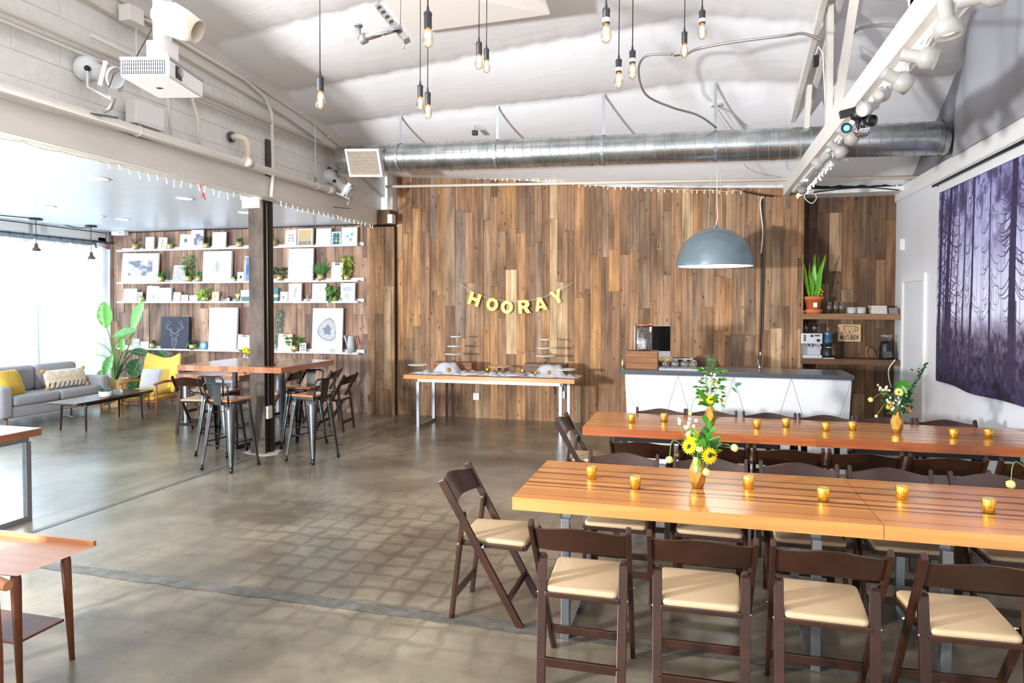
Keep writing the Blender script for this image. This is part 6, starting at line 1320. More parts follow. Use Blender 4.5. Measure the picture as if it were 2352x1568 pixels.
for i, px in enumerate((1530, 1551, 1573, 1593)):
    p = at_y(px, 845, 7.95); t = thing('drinking_glass', 'upturned clear glass on the white cloth, ' + ordn[i], 'glass', (p.x, 7.95, ZB+.02), group='upturned glasses on the bar')
    MB().lathe([(.036, 0), (.044, .03), (.046, .055), (.032, .085), (.022, .092), (.0001, .092)], 22).build('bowl', glass, t); MB().lathe([(.0355, .0005), (.0375, .0005), (.0375, .004), (.0355, .004)], 22).build('rim', goldglass, t)
p = at_y(1431, 845, 8.1); t = thing('gold_figure', 'tiny golden figure left of the crate on the bar', 'figurine', (p.x, 8.1, ZB)); MB().lathe([(.0001, 0), (.016, 0), (.012, .03), (.018, .05), (.008, .07), (.012, .085), (.0001, .095)], 12).build('body', goldp, t)
t = thing('tap_faucet', 'tall chrome faucet at the back of the bar below the black cable', 'faucet', (at_y(1746, 845, 8.3).x, 8.3, ZB)); MB().tube([(0, 0, 0), (0, 0, .16), (0, -.02, .19), (0, -.07, .19), (0, -.09, .16)], .01).build('spout', chrome, t); MB().lathe([(.022, 0), (.02, .02), (.0001, .02)], 14).build('base', chrome, t)

# ------------------------------------------------------------------ coffee niche
U = at_y(1840, 720, 10.13).z; Lz = at_y(1840, 823, 10.13).z
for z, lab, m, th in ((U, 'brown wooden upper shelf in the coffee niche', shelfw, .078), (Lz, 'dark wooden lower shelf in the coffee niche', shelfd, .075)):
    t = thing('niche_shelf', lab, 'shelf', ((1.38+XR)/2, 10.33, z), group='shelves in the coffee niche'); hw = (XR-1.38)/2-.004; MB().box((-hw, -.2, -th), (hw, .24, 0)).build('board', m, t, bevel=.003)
p = at_y(1869, 715, 10.22); t = thing('snake_plant', 'tall snake plant in a terracotta pot on the niche shelf', 'plant', (p.x, 10.25, U+.001))
MB().lathe([(.0001, 0), (.105, 0), (.12, .055), (.11, .058), (.0001, .05)], 26).build('saucer', terra, t); MB().lathe([(.078, .03), (.12, .19), (.132, .19), (.135, .235), (.122, .235), (.118, .21), (.0001, .205)], 28).build('pot', terra, t)
MB().box((-.02, -.118, .085), (.03, -.108, .15)).build('small_photo', porcelain, t)
rnd = random.Random(3)
for i in range(17):
    a = 2*PI*i/17+rnd.uniform(-.2, .2); k = rnd.uniform(.3, 1); L_ = rnd.choice((.3, .38, .5, .62)); p_ = Vector((.05*math.cos(a)*k, .05*math.sin(a)*k, .2)); b = MB(); d = Vector((math.cos(a)*.32*k, math.sin(a)*.14*k, 1)).normalized(); s_ = Vector((math.cos(a+1.2), math.sin(a+1.2), 0)); vs = []
    for j in range(8):
        u = j/7; w_ = .026*(1-u**3)*(.7+.6*math.sin(u*PI)); c = p_+d*L_*u+Vector((.012*math.sin(u*6+i), 0, 0)); vs += [c-s_*w_, c+s_*.002+Vector((0, .008, 0)), c+s_*w_]
    b.add(vs, [(3*j+q_, 3*j+q_+1, 3*j+q_+4, 3*j+q_+3) for j in range(7) for q_ in (0, 1)], True); lf = b.build('leaf', leaflit if i % 3 else leafg, t)
    e = MB(); e.tube([vs[3*j] for j in range(8)], .004, 4).tube([vs[3*j+2] for j in range(8)], .004, 4); e.build('leaf_margin', leafl, lf)
b = MB()
for dx, dz_ in ((.06, .05), (.09, .02), (.08, .09), (.1, .06)): b.ball((dx, -.08, .24+dz_), .012, 6)
b.build('yellow_blooms', petaly, t)
def tumbler(px, y, z, r_, h_, lab, grp):
    t = thing('drinking_glass', lab, 'glass', (at_y(px, 715, y).x, y, z+.001), group=grp); MB().lathe([(.0001, 0), (r_*.8, 0), (r_, h_), (r_*.94, h_), (r_*.76, .01), (.0001, .01)], 22).build('tumbler', glass, t); MB().lathe([(r_*.95, h_), (r_*1.01, h_+.001), (r_*.97, h_+.003)], 22).build('rim', goldglass, t)
for px, lab in ((1904, 'clear straight tumbler on the niche shelf, left of three'), (1919, 'clear straight tumbler on the niche shelf, middle of three'), (1932, 'clear straight tumbler on the niche shelf, right of three')): tumbler(px, 10.22, U, .042, .155, lab, 'tumblers on the upper niche shelf')
for px, lab in ((1956, 'grey ceramic cup with pale rim on the niche shelf, left one'), (1978, 'grey ceramic cup with pale rim on the niche shelf, right one')):
    t = thing('ceramic_cup', lab, 'cup', (at_y(px, 715, 10.2).x, 10.2, U+.001), group='grey cups on the niche shelf'); MB().lathe([(.0001, 0), (.05, 0), (.057, .01), (.057, .083), (.052, .083), (.05, .012), (.0001, .01)], 26).build('cup_body', clay, t); MB().lathe([(.0001, .088), (.056, .088), (.057, .084), (.052, .083)], 26).build('wooden_lid', kraft, t)
def towels(px0, px1, n, th, lab, m, y=10.25):
    a, c = at_y(px0, 718, y), at_y(px1, 718, y); t = thing('folded_towels', lab, 'towels', ((a.x+c.x)/2, y, U+.001)); hw = (c.x-a.x)/2
    for i in range(n): MB().box((-hw+random.uniform(0, .012), -.11+random.uniform(0, .01), i*th), (hw-random.uniform(0, .012), .1, i*th+th*.88)).build('towel', m, t, bevel=.006)
tm = mat('patterned_cotton', (214, 208, 198), .9, var=.5, scale=(90, 90, 120)); towels(1996, 2034, 5, .022, 'stack of black and white patterned cloths on the niche shelf', tm); towels(2036, 2059, 4, .02, 'stack of plain grey cloths by the white wall on the niche shelf', mat('grey_cotton', (140, 134, 138), .9, var=.1))
MB().ball((at_y(1846, 718, 10.2).x, 10.2, U+.022), .02, 8).build('metal_bell', chrome, label='tiny shiny metal object left of the terracotta pot', cat='bell')
p = at_y(1863, 822, 10.25); t = thing('espresso_machine', 'boxy stainless espresso machine on the lower niche shelf', 'espresso machine', (p.x, 10.3, Lz+.001)); e_ = .135
MB().box((-e_, -.13, 0), (e_, .12, .045)).build('drip_tray', alum, t, bevel=.004); MB().box((-e_, .0, .045), (e_, .12, .2)).build('rear_body', alum, t); MB().box((-e_, -.14, .2), (e_, .12, .345)).build('head', alum, t, bevel=.006)
for dx, dz_, w_, h_ in ((-.09, .31, .03, .02), (-.09, .28, .03, .02), (-.09, .25, .03, .02), (.0, .31, .035, .03), (.07, .315, .07, .018)): MB().box((dx-w_/2, -.145, dz_-h_/2), (dx+w_/2, -.139, dz_+h_/2)).build('button', black, t)
MB().tube([(.08, -.14, .25), (.08, -.17, .25)], .02, 16).build('knob', black, t); MB().tube([(0, -.07, .2), (0, -.07, .165)], .035, 18).tube([(0, -.1, .175), (0, -.2, .165)], .01).build('portafilter', chrome, t); MB().tube([(.12, -.1, .2), (.125, -.12, .1)], .006).build('steam_wand', chrome, t)
for dx, lab in ((-.06, 'clear glass standing on the left of the espresso machine top'), (.05, 'clear glass standing on the right of the espresso machine top')):
    tt = thing('drinking_glass', lab, 'glass', (p.x+dx, 10.3, Lz+.347), group='glasses on the espresso machine'); MB().lathe([(.0001, 0), (.032, 0), (.04, .13), (.037, .13), (.028, .01), (.0001, .01)], 20).build('tumbler', glass, tt)
p = at_y(1903, 822, 10.2); t = thing('coffee_grinder', 'slim black coffee grinder with blue-tinted hopper beside the espresso machine', 'coffee grinder', (p.x, 10.22, Lz+.001)); MB().box((-.07, -.08, 0), (.07, .08, .012)).build('base_plate', alum, t)
MB().lathe([(.058, .012), (.05, .05), (.048, .2), (.058, .21)], 22).build('body', blackm, t); MB().lathe([(.056, .21), (.062, .23), (.062, .26), (.045, .27), (.05, .29), (.055, .35), (.05, .37)], 22).build('hopper', mat('smoky_blue', (40, 84, 110), .15), t); MB().tube([(0, 0, .37), (0, 0, .43)], .012).build('lid_knob', teak, t); MB().box((-.03, -.065, .15), (.03, -.045, .16)).build('badge', alum, t)
p = at_y(2042, 822, 10.25); t = thing('burr_grinder', 'rounded black burr grinder with clear hopper by the white wall', 'coffee grinder', (p.x-.02, 10.3, Lz+.001)); MB().lathe([(.085, 0), (.088, .02), (.075, .12), (.072, .2), (.06, .235), (.0001, .24)], 26).build('body', blackm, t); MB().lathe([(.045, .235), (.07, .3), (.075, .33), (.07, .335)], 22).build('hopper', glass, t); MB().box((-.05, -.1, .03), (.05, -.07, .11)).build('ground_bin', mat('smoke_bin', (70, 70, 74), .2), t)
cable('black power cord looping on the lower niche shelf', [at_y(2000, 822, 10.2), at_y(1994, 808, 10.25), at_y(2000, 797, 10.3), at_y(2010, 802, 10.3), at_y(2018, 820, 10.2), at_y(2030, 822, 10.2)], .006, black)
cable('white cable hanging below the lower niche shelf by the white wall', [at_y(2058, 826, 10.08), at_y(2044, 846, 10.08), at_y(2044, 870, 10.08), at_y(2050, 890, 10.08)], .008)
a, c = at_y(1926, 784, 10.5), at_y(1979, 745, 10.5); t = thing('coffee_sign', 'pale wooden sign reading MAX\'S BREW with a cup drawing', 'sign', ((a.x+c.x)/2, 10.52, a.z)); hw = (c.x-a.x)/2; hh = c.z-a.z
MB().box((-hw, 0, 0), (hw, .015, hh)).build('board', kraft, t, bevel=.002)
cu = bpy.data.curves.new('lettering', 'FONT'); cu.body = "MAX'S BREW"; cu.size = .088; cu.align_x = 'CENTER'; cu.extrude = .0008; cu.offset = .0016; cu.materials.append(black); o = bpy.data.objects.new('lettering', cu); COL.objects.link(o); o.parent = t; o.location = (0, -.0015, hh*.1); o.rotation_euler = (PI/2, 0, 0); o.scale = (.47, 1.1, 1)
mx_ = .45*hh
b = MB(); arc = [(-.075, mx_+.105), (.075, mx_+.105), (.072, mx_+.06), (.05, mx_+.018), (.025, mx_+.0), (-.025, mx_+.0), (-.05, mx_+.018), (-.072, mx_+.06), (-.075, mx_+.105)]; b.tube([(x, -.002, z) for x, z in arc], .0035, 5, smooth=False); b.tube([(.074, -.002, mx_+.09), (.105, -.002, mx_+.09), (.108, -.002, mx_+.06), (.095, -.002, mx_+.04), (.066, -.002, mx_+.038)], .004, 5)
for dx, dz_, r_ in ((-.02, .055, .005), (.02, .055, .005), (0, .03, .011), (-.035, .06, .004), (.035, .06, .004)): b.ball((dx, -.001, mx_+dz_), r_, 6)
b.build('cup_drawing', black, t)
p = at_x(2057, 567, XR-.02); MB().box((XR-.05, 10.16, p.z-.07), (XR, 10.28, p.z+.08)).build('wall_thermostat', framew, label='small white box on the right wall corner above the niche', cat='thermostat', )

# ------------------------------------------------------------------ lounge furniture
t = thing('sofa', 'light grey two-cushion sofa before the curtained window', 'sofa', (-9.95, 8.38, 0)); hy = .93; hd = .40   # faces +X
def soft(a, b_, m, name, parent, bv=.05, seg=4):
    o = MB().box(a, b_).build(name, m, parent); md = o.modifiers.new('bevel', 'BEVEL'); md.width = bv; md.segments = seg
    for pl in o.data.polygons: pl.use_smooth = True
    return o
soft((-hd, -hy, .14), (hd-.02, hy, .30), greyfab, 'base', t, .02)
for s in (-1, 1): soft((-hd+.02, s*hy, .14), (hd, s*(hy-.17), .60), greyfab, 'armrest', t, .045)
soft((-hd, -hy+.17, .28), (-hd+.16, hy-.17, .72), greyfab, 'back_frame', t, .04)
for s in (-1, 1):
    soft((-hd+.15, min(0, s*(hy-.175))+.003, .30), (hd+.01, max(0, s*(hy-.175))-.003, .45), greyfab, 'seat_cushion', t, .05)
    o = soft((-hd+.12, min(0, s*(hy-.18))+.005, .44), (-hd+.32, max(0, s*(hy-.18))-.005, .84), greyfab, 'back_cushion', t, .07); 
for sx in (-1, 1):
    for sy in (-1, 1): MB().tube([(sx*(hd-.09), sy*(hy-.12), .14), (sx*(hd-.08), sy*(hy-.11), 0)], [.022, .014], 10).build('leg', teak, t)
t = thing('long_cushion', 'long cream cushion with mustard and black diamond pattern and tassels on the sofa', 'cushion', (-9.84, 8.72, .60), ry=R(-18))
def kil(u, v):
    x = (u*4) % 1-.5; d = abs(x)+abs(v-.5)*.9
    if v < .3 and abs((u*9) % 1-.5+(.3-v)) < .14: return (60, 60, 66)
    return (222, 168, 70) if (.26 < d < .34 or d < .08 or .44 < d < .5) and math.sin(u*170)+math.sin(v*60) > -.6 else (236, 228, 214)
gm_ = MB(); o = None
b = MB()
def pill(u, v, s_): w_ = math.sin(PI*min(max(u, 0), 1))**.35*math.sin(PI*min(max(v, 0), 1))**.35; return (s_*.085*w_, -.36+.72*u, -.15+.30*v)
nu, nv = 60, 30; b.grid(lambda u, v: pill(u, v, 1), nu, nv); b.grid(lambda u, v: pill(1-u, v, -1), nu, nv); o = b.build('cushion_body', printm, t)
ca_ = o.data.color_attributes.new('Col', 'FLOAT_COLOR', 'POINT'); buf = []
for s_ in (0, 1):
    for j in range(nv+1):
        for i in range(nu+1): buf += list(lin(kil(i/nu, j/nv)))
ca_.data.foreach_set('color', np.array(buf, dtype=np.float32))
for y in (-.36, .36):
    for z in (-.14, .14): MB().ball((0, y, z), .035, 8).build('tassel', mat('tassel_mustard', (214, 150, 70), .9), t)
t = thing('yellow_cushion', 'mustard yellow cushion at the left arm of the sofa', 'cushion', (-9.82, 7.80, .62), rz=R(18), ry=R(-20)); b = MB()
for s_ in (1, -1): b.grid(lambda u, v: (s_*.09*(math.sin(PI*u)*math.sin(PI*v))**.35, -.2+.4*(u if s_ > 0 else 1-u), -.2+.4*v), 20, 20)
b.build('cushion_body', mat('mustard_velvet', (216, 176, 70), .8, var=.12, scale=(8, 8, 8)), t)
# coffee table
t = thing('coffee_table', 'long dark walnut coffee table with tapered legs before the sofa', 'coffee table', (-8.57, 8.22, 0), rz=R(6)); b = MB(); pts = []
for y, hw in ((-.80, .20), (-.78, .245), (-.4, .26), (.4, .26), (.78, .245), (.80, .20)): pts.append((hw, y))
poly = pts+[(-x, y) for x, y in reversed(pts)]; n = len(poly); b.add([(x, y, .40) for x, y in poly]+[(x, y, .42) for x, y in poly], [tuple(reversed(range(n))), tuple(range(n, 2*n))]+[(i, (i+1) % n, (i+1) % n+n, i+n) for i in range(n)]); b.build('table_top', walnut, t)
for sx in (-1, 1):
    for y in (-.56, .56): MB().tube([(sx*.18, y, .40), (sx*.19, y, .385), (sx*.205, y*1.02, 0)], [.02, .021, .011], 10).build('leg', walnut, t)
    MB().tube([(sx*.18, -.56, .36), (sx*.18, .56, .36)], .011).build('side_rail', walnut, t)
for y in (-.56, .56): MB().tube([(-.19, y, .20), (.19, y, .20)], .010).tube([(-.18, y, .36), (.18, y, .36)], .01).build('cross_rail', walnut, t)
for k in range(7): MB().tube([(-.15+.05*k, -.56, .352), (-.15+.05*k, .56, .352)], .005, 6).build('slat_rod', walnut, t)
tt = thing('succulent_pot', 'small white bowl with a grey succulent on the coffee table', 'plant', at_z(239, 912, .421)); MB().lathe([(.0001, 0), (.07, 0), (.085, .02), (.085, .085), (.078, .085), (.075, .03), (.0001, .07)], 26).build('bowl', porcelain, tt)
rnd = random.Random(2); b = MB()
for i in range(46): a = rnd.uniform(0, 6.28); leaf(b, (.03*math.cos(a), .03*math.sin(a), .08), (math.cos(a), math.sin(a), rnd.uniform(.3, 1.6)), .085, .02, .1)
b.build('foliage', leafb, tt)
tt = thing('glass_candle_bowl', 'low clear glass bowl on the far half of the coffee table', 'bowl', at_z(262, 908, .421)); MB().lathe([(.0001, 0), (.08, 0), (.10, .03), (.10, .07), (.096, .07), (.09, .01), (.0001, .01)], 26).build('bowl', glass, tt)
# basket and bird of paradise
bp = at_z(262, 934, 0); PX = bp.x; PY = bp.y
t = thing('woven_basket', 'round woven straw basket holding the tall plant', 'basket', (PX, PY, 0)); prof = []
for i in range(15):
    z = .48*i/14; prof += [(.205+.02*math.sin(z*5)+(.005 if i % 2 else 0), z)]
MB().lathe([(.0001, 0)]+prof+[(.2, .48), (.195, .40), (.0001, .40)], 36).build('basket_body', basket, t); MB().tube([(.215*math.cos(a), .215*math.sin(a), .48) for a in np.linspace(0, 2*PI, 33)], .012, 6).build('rim', basket, t); MB().lathe([(.19, .41), (.0001, .42)], 20).build('soil', mat('soil', (50, 38, 30), .9), t)
t = thing('bird_of_paradise', 'tall bird of paradise plant with broad paddle leaves in the corner', 'plant', (PX, PY, .42))
def paddle(ctrl, L_, W2, d, nrm, m=leafg, droop=.15):
    P_ = [Vector((0, 0, 0))]+[Vector(c) for c in ctrl]; out = []
    for i in range(len(P_)-1):
        p0, p1, p2, p3 = P_[max(i-1, 0)], P_[i], P_[i+1], P_[min(i+2, len(P_)-1)]
        for k in range(6): u = k/6; out.append(.5*((2*p1)+(p2-p0)*u+(2*p0-5*p1+4*p2-p3)*u*u+(3*p1-p0-3*p2+p3)*u**3))
    out.append(P_[-1]); MB().tube(out, [.014-.008*i/len(out) for i in range(len(out))], 7).build('stalk', stemg if m != leafd else leafd, t)
    b = MB(); p = P_[-1]; d = Vector(d).normalized(); nr = Vector(nrm); s_ = d.cross(nr).normalized(); nr = s_.cross(d); vs = []; n = 12
    for i in range(n+1):
        u = i/n; w_ = W2/2*(math.sin(PI*(u*.93+.05))**.75) if i < n else .002; c = p+d*L_*u-Vector((0, 0, 1))*droop*L_*u*u
        for q_, f_ in ((-1, .28), (-.5, .1), (0, 0), (.5, .1), (1, .28)): vs.append(c+s_*w_*q_+nr*w_*f_+nr*.006*math.sin(i*2.1+q_*3))
    b.add(vs, [(i*5+k, i*5+k+1, (i+1)*5+k+1, (i+1)*5+k) for i in range(n) for k in range(4)], True); lf = b.build('leaf', m, t)
    MB().tube([vs[i*5+2]+nr*-.003 for i in range(n+1)], .005, 5).build('midrib', leafl, lf)
sc = 11.7/F
def rel(px, py, dy=0): q = at_y(px, py, PY+dy); return (q.x-PX, dy, q.z-.42)
V = lambda a, b_: Vector(b_)-Vector(a)
def pl(mid, base, tip, W2, nrm=(0, -1, .1), m=leafg, dy=0.0, droop=0.0):
    bb, tpp = rel(*base, dy), rel(*tip, dy); d = V(bb, tpp); paddle([rel(*q, dy*.6) for q in mid]+[bb], d.length, W2, d, nrm, m, droop)
pl([(258, 820), (250, 770)], (244, 752), (240, 692), .26, (.35, -.9, 0), leaflit)
pl([(280, 830), (296, 790)], (304, 757), (332, 690), .25, (-.2, -1, .1), leaflit, -.05)
pl([(272, 830), (285, 790)], (310, 762), (258, 772), .24, (0, -.7, .7), leafg, -.12)
pl([(270, 835), (279, 800)], (281, 775), (281, 808), .14, (0, -1, 0), leaflit, -.15)
pl([(275, 840), (290, 812)], (299, 806), (342, 812), .16, (0, -.75, .7), leafd, -.05, .05)
pl([(285, 830), (310, 808), (340, 806)], (365, 806), (385, 822), .14, (0, -.8, .6), leafd, .05, .1)
pl([(275, 840), (300, 835)], (318, 826), (300, 868), .30, (.2, -1, .1), leafd, -.2)
pl([(280, 850), (300, 850)], (318, 860), (300, 905), .26, (.3, -1, .1), leafd, -.15)
pl([(268, 830), (262, 812)], (258, 818), (238, 868), .27, (-.3, -1, .0), leafg, -.2)
pl([(262, 830), (245, 800), (225, 788)], (204, 785), (185, 800), .15, (0, -1, .2), leafb, .1)
pl([(260, 840), (235, 817), (205, 816)], (195, 824), (172, 852), .17, (0, -1, .2), leaflit, .05)
pl([(255, 850), (240, 845)], (235, 852), (222, 872), .16, (0, -.8, .4), leafg, .05)
pl([(262, 840), (262, 810)], (263, 800), (270, 785), .08, (0, -1, .1), leafg, .1)
# yellow armchair
t = thing('yellow_armchair', 'mid-century armchair with yellow upholstery and wooden arms', 'armchair', (-8.70, 9.28, 0), rz=R(6)); t.scale = (.9, .9, .93)
def shell(u, v):
    x = (u-.5)*2; w_ = .33+.04*math.sin(v*PI); z = .36+.62*v; wing = .035*(abs(x)**3)*(1 if v > .7 else 0)
    return (x*w_, .24+.20*v-.13*abs(x)**2.2*(1-.3*v), z+wing+.03*math.cos(x*PI)*-1*(v > .9))
o = MB().grid(shell, 24, 18).build('backrest', yellowfab, t); so = o.modifiers.new('t', 'SOLIDIFY'); so.thickness = .06; sb = o.modifiers.new('s', 'SUBSURF'); sb.levels = sb.render_levels = 1
soft((-.29, -.33, .34), (.29, .28, .43), yellowfab, 'seat_cushion', t, .04); soft((-.28, -.31, .26), (.28, .26, .34), yellowfab, 'seat_base', t, .035)
for s in (-1, 1):
    MB().tube([(s*.34, -.31, 0), (s*.345, -.31, .54)], [.015, .02], 10).build('leg', teak, t); MB().tube([(s*.31, .36, 0), (s*.325, .27, .3), (s*.34, .24, .52)], [.014, .02, .017], 10).build('leg', teak, t)
    MB().tube([(s*.345, -.37, .545), (s*.355, -.1, .575), (s*.345, .26, .55)], [.02, .026, .02], 10).build('armrest', teak, t); MB().tube([(s*.33, -.3, .25), (s*.33, .27, .27)], .016).build('side_rail', teak, t)
MB().tube([(-.34, -.29, .24), (.34, -.29, .24)], .018).build('front_rail', teak, t)
tt = thing('white_cushion', 'white cushion lying on the yellow armchair', 'cushion', (-8.66, 9.24, .57), rz=R(14), rx=R(-20)); tt.scale = (.85, .85, .85); b = MB()
for s_ in (1, -1): b.grid(lambda u, v: (-.19+.38*(u if s_ < 0 else 1-u), s_*.07*(math.sin(PI*u)*math.sin(PI*v))**.4, -.19+.38*v), 18, 18)
b.build('cushion_body', linen, tt)
tt = thing('window_bouquet', 'small yellow flowers in a bud vase behind the column on the bar table', 'flower vase', (at_y(563, 815, 7.75).x, 7.75, 1.062)); MB().lathe([(.0001, 0), (.025, 0), (.03, .04), (.012, .07), (.014, .08)], 16).build('bud_vase', glass, tt); gerbera(tt, (0, -.02, .13), (0, -1, .2), .045); gerbera(tt, (.05, -.01, .12), (.6, -1, .2), .04)
for d in ((.3, -.2, 1), (-.5, -.3, .5), (.6, -.2, .7), (-.1, 0, 1)): big_leaf(tt, (0, 0, .08), d, .13, .05, leafg)
curve_stem(tt, [(0, 0, .0), (0, -.01, .08), (0, -.015, .13)])
votive(0, 0, 'small gold votive on the low brown table, left one', 'votives on the low brown table', pos=(-6.72, 8.75, .762)); votive(0, 0, 'small gold votive on the low brown table, right one', 'votives on the low brown table', pos=(-6.55, 8.8, .762))

# ------------------------------------------------------------------ left foreground furniture
t = thing('teak_side_table', 'orange teak side table with raised edge and tapered legs in the left foreground', 'side table', (-3.38, 2.57, 0))
tm_ = mat('teak_top', (182, 122, 82), .32, var=.12, scale=(2, 30, 30), coat=.3)
MB().add([(-.42, -.22, .545), (.36, -.17, .545), (.38, .20, .545), (-.42, .20, .545), (-.42, -.24, .56), (.40, -.19, .56), (.42, .225, .56), (-.42, .22, .56)], [(0, 3, 2, 1), (4, 5, 6, 7), (0, 1, 5, 4), (1, 2, 6, 5), (2, 3, 7, 6), (3, 0, 4, 7)]).build('table_top', tm_, t)
MB().bar((-.42, .215, .568), (.40, .222, .568), .028, .02, (0, 1, 0)).build('raised_edge', tm_, t)
for x, y in ((-.32, -.14), (.30, -.12), (-.32, .13), (.315, .13)): MB().tube([(x, y, .545), (x*1.0, y, .5), (x*1.07, y*1.05, 0)], [.018, .024, .013], 12).build('leg', teakd, t)
MB().box((-.30, -.13, .20), (.31, .12, .212)).build('lower_shelf', teakd, t)
t = thing('teak_armchair', 'teak armchair with dark cushion cut by the left photo edge', 'armchair', (-3.24, 1.92, 0), rz=R(-90))
for s in (-1, 1):
    MB().tube([(s*.29, .36, 0), (s*.29, .35, .3), (s*.29, .34, .60)], [.015, .022, .018], 12).build('leg', teakd, t); MB().tube([(s*.27, -.34, 0), (s*.28, -.28, .58)], [.014, .02], 12).build('leg', teakd, t)
    MB().tube([(s*.29, .42, .60), (s*.30, .2, .625), (s*.30, -.1, .62), (s*.28, -.32, .60)], [.022, .034, .03, .02], 12).build('armrest', tm_, t); MB().tube([(s*.28, .33, .32), (s*.28, -.3, .29)], .016).build('side_rail', teakd, t)
MB().tube([(-.29, .33, .32), (.29, .33, .32)], .018).build('front_rail', teakd, t); darkc = mat('charcoal_cushion', (50, 50, 54), .8, var=.1)
soft((-.26, -.28, .33), (.26, .30, .45), darkc, 'seat_cushion', t, .04); soft((-.26, -.42, .42), (.26, -.29, .88), darkc, 'back_cushion', t, .04)

# ------------------------------------------------------------------ tapestry with printed misty forest
ty0, ty1 = 5.2, 8.66; tz0, tz1 = .93, 3.04; NU, NV = 720, 440
rs = np.random.RandomState(5); uu, vv = np.meshgrid(np.linspace(0, 1, NU+1), np.linspace(0, 1, NV+1)); img = np.zeros((NV+1, NU+1, 3))
def fnoise(sx, sy, oc=4, seed=0):
    r = np.random.RandomState(seed); out = np.zeros_like(uu); am = 1; tot = 0
    for o_ in range(oc):
        gx, gy = int(sx*2**o_)+2, int(sy*2**o_)+2; g = r.rand(gy+1, gx+1); x = uu*(gx-1); y = vv*(gy-1); xi = x.astype(int); yi = y.astype(int); fx = x-xi; fy = y-yi; fx = fx*fx*(3-2*fx); fy = fy*fy*(3-2*fy)
        out += am*((g[yi, xi]*(1-fx)+g[yi, xi+1]*fx)*(1-fy)+(g[yi+1, xi]*(1-fx)+g[yi+1, xi+1]*fx)*fy); tot += am; am *= .55
    return out/tot
fog = np.array([214, 214, 236.]); dusk = np.array([58, 48, 84.]); ink = np.array([44, 36, 66.]); scrub = np.array([92, 84, 104.])
base = fog+(np.array([150, 150, 196.])-fog)*np.clip((vv-.45)/.55, 0, 1)[..., None]
nf = fnoise(14, 9, 5, 3); base = base*(1-.75*np.clip((nf-.50)*5, 0, 1)*np.clip((vv-.55)*3, 0, 1))[..., None]+dusk*(.75*np.clip((nf-.50)*5, 0, 1)*np.clip((vv-.55)*3, 0, 1))[..., None]
img[:] = base
def blend(mask, col, a=1.0):
    m_ = np.clip(mask, 0, 1)[..., None]*a; img[:] = img*(1-m_)+np.array(col)*m_
for k in range(46):   # pale far trunks
    x = rs.rand(); w_ = rs.uniform(.0012, .003); blend((np.abs(uu-x-.01*(vv-.5)*rs.uniform(-1, 1)) < w_)*(vv > .3), [140, 136, 176], .6)
fine = fnoise(60, 40, 3, 9)
def branches(x, zlo, zhi, n, ln, col, a=.9, th=.0028):
    for i in range(n):
        z = rs.uniform(zlo, zhi); s_ = rs.choice([-1, 1]); L_ = ln*rs.uniform(.5, 1.1); sag = rs.uniform(.03, .09)
        t_ = (uu-x)*s_/L_; curve = z-sag*np.sin(np.clip(t_, 0, 1)*PI*.75)*1.0; blend((t_ > 0)*(t_ < 1)*(np.abs(vv-curve) < th*(1.3-t_)*1.6), col, a)
        if rs.rand() < .5:
            tt_ = rs.uniform(.3, .8); bx = x+s_*L_*tt_; bz = z-sag*math.sin(tt_*PI*.75); t2 = (bz-vv)/.05; blend((t2 > 0)*(t2 < 1)*(np.abs(uu-bx-.008*s_*t2) < .0012), col, a*.8)
# trunks: u runs from the far (left in view) edge towards the camera
TR = [(.022, .010), (.055, .004), (.078, .013), (.098, .005), (.135, .0035), (.175, .005), (.225, .006), (.31, .004), (.42, .017), (.50, .004), (.565, .009), (.62, .014), (.70, .005), (.76, .012), (.85, .005), (.92, .016)]
TR = [(a_*1.29, b_*1.25) for a_, b_ in TR if a_ < .77]
for i, (x, w_) in enumerate(TR):
    c = [70, 60, 100] if w_ < .007 else ink; blend((np.abs(uu-x-.004*np.sin(vv*5+i)-.012*(vv-.5)) < w_*(1.1-.35*vv)+.0012*(fine-.5))*(vv > .14), c, .96)
    branches(x, .38, .97, 44 if w_ > .009 else 24, .10 if w_ > .009 else .06, [58, 48, 84], .85, .0016 if w_ < .009 else .0024)
top = np.clip((fnoise(34, 14, 5, 11)-.52)*7, 0, 1)*np.clip((vv-.66)*3.2, 0, 1); blend(top, dusk, .85)
gl = .36+.05*(fnoise(12, 3, 3, 21)-.5)*2; ground = np.clip((gl-vv)/.10, 0, 1); n2 = fnoise(70, 36, 4, 31); gcol = scrub[None, None]*(1-np.clip((.32-vv)/.3, 0, 1))[..., None]+np.array([40, 32, 60.])*np.clip((.32-vv)/.3, 0, 1)[..., None]; gcol = gcol*(.1+1.8*n2)[..., None]
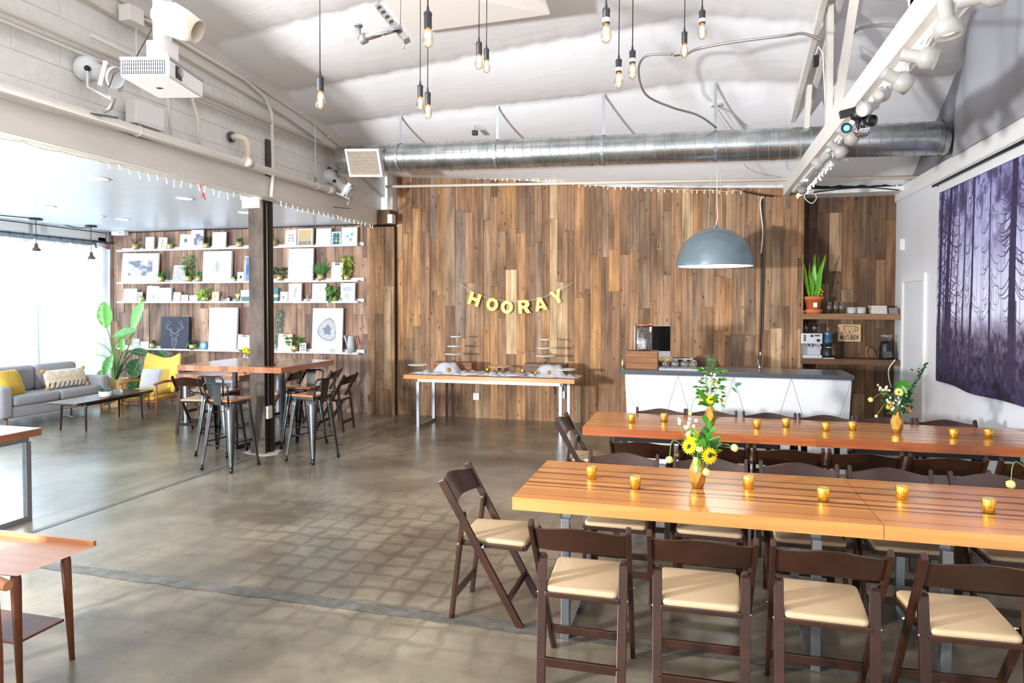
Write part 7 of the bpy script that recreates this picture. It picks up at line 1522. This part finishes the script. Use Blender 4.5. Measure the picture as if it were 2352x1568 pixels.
img[:] = img*(1-ground[..., None])+gcol*ground[..., None]
for x, w_ in TR: blend((np.abs(uu-x) < w_*1.15)*(vv < .42)*(vv > .05)*1.0, ink, .7)
img = np.clip(img, 0, 255)/255.; limg = np.where(img <= .04045, img/12.92, ((img+.055)/1.055)**2.4)
t = thing('forest_tapestry', 'large dark purple tapestry of a misty pine forest on the right wall', 'tapestry', (XR-.035, 0, 0))
def tap(u, v): y = ty1-(ty1-ty0)*u; return (-.012*math.sin(u*26)*(1-v)-.01-.02*(1-v)*math.sin(u*9), y+.02*math.sin(v*3)*(1 if u < .02 else 0)+.03*(1-v)*(1-u), tz0+(tz1-tz0)*v+.012*math.sin(u*14)*(1-v))
o = MB().grid(tap, NU, NV).build('printed_cloth', printm, t); ca_ = o.data.color_attributes.new('Col', 'FLOAT_COLOR', 'POINT'); col = np.ones(((NU+1)*(NV+1), 4), dtype=np.float32); col[:, :3] = limg.reshape(-1, 3); ca_.data.foreach_set('color', col.ravel())
MB().tube([(-.045, ty1+.1, tz1+.09), (-.045, ty0-.1, tz1+.09)], .016, 10).build('hanging_rod', blackm, t); MB().box((-.03, ty0, tz1-.01), (-.015, ty1-.03, tz1+.085)).build('white_sleeve', framew, t)
for y in (ty1+.03, 6.4, ty0+.1): MB().tube([(.03, y, tz1+.07), (-.045, y, tz1+.09)], .01).build('rod_bracket', blackm, t)
dg = bpy.context.evaluated_depsgraph_get()
for ob in [o for o in COL.objects if o.type in ('CURVE', 'FONT')]:
    me = bpy.data.meshes.new_from_object(ob.evaluated_get(dg)); nm = ob.name; par = ob.parent; loc = ob.location.copy(); rot = ob.rotation_euler.copy(); sc_ = ob.scale.copy(); bpy.data.objects.remove(ob)
    o = bpy.data.objects.new(nm, me); COL.objects.link(o); o.parent = par; o.location = loc; o.rotation_euler = rot; o.scale = sc_
for ob in list(COL.objects):
    if ob.parent is None and ob.type != 'EMPTY' and ob.type in ('MESH', 'CURVE') and not ob.get('kind') and not ob.get('category'): ob['category'] = ob.name.split('.')[0].replace('_', ' ')
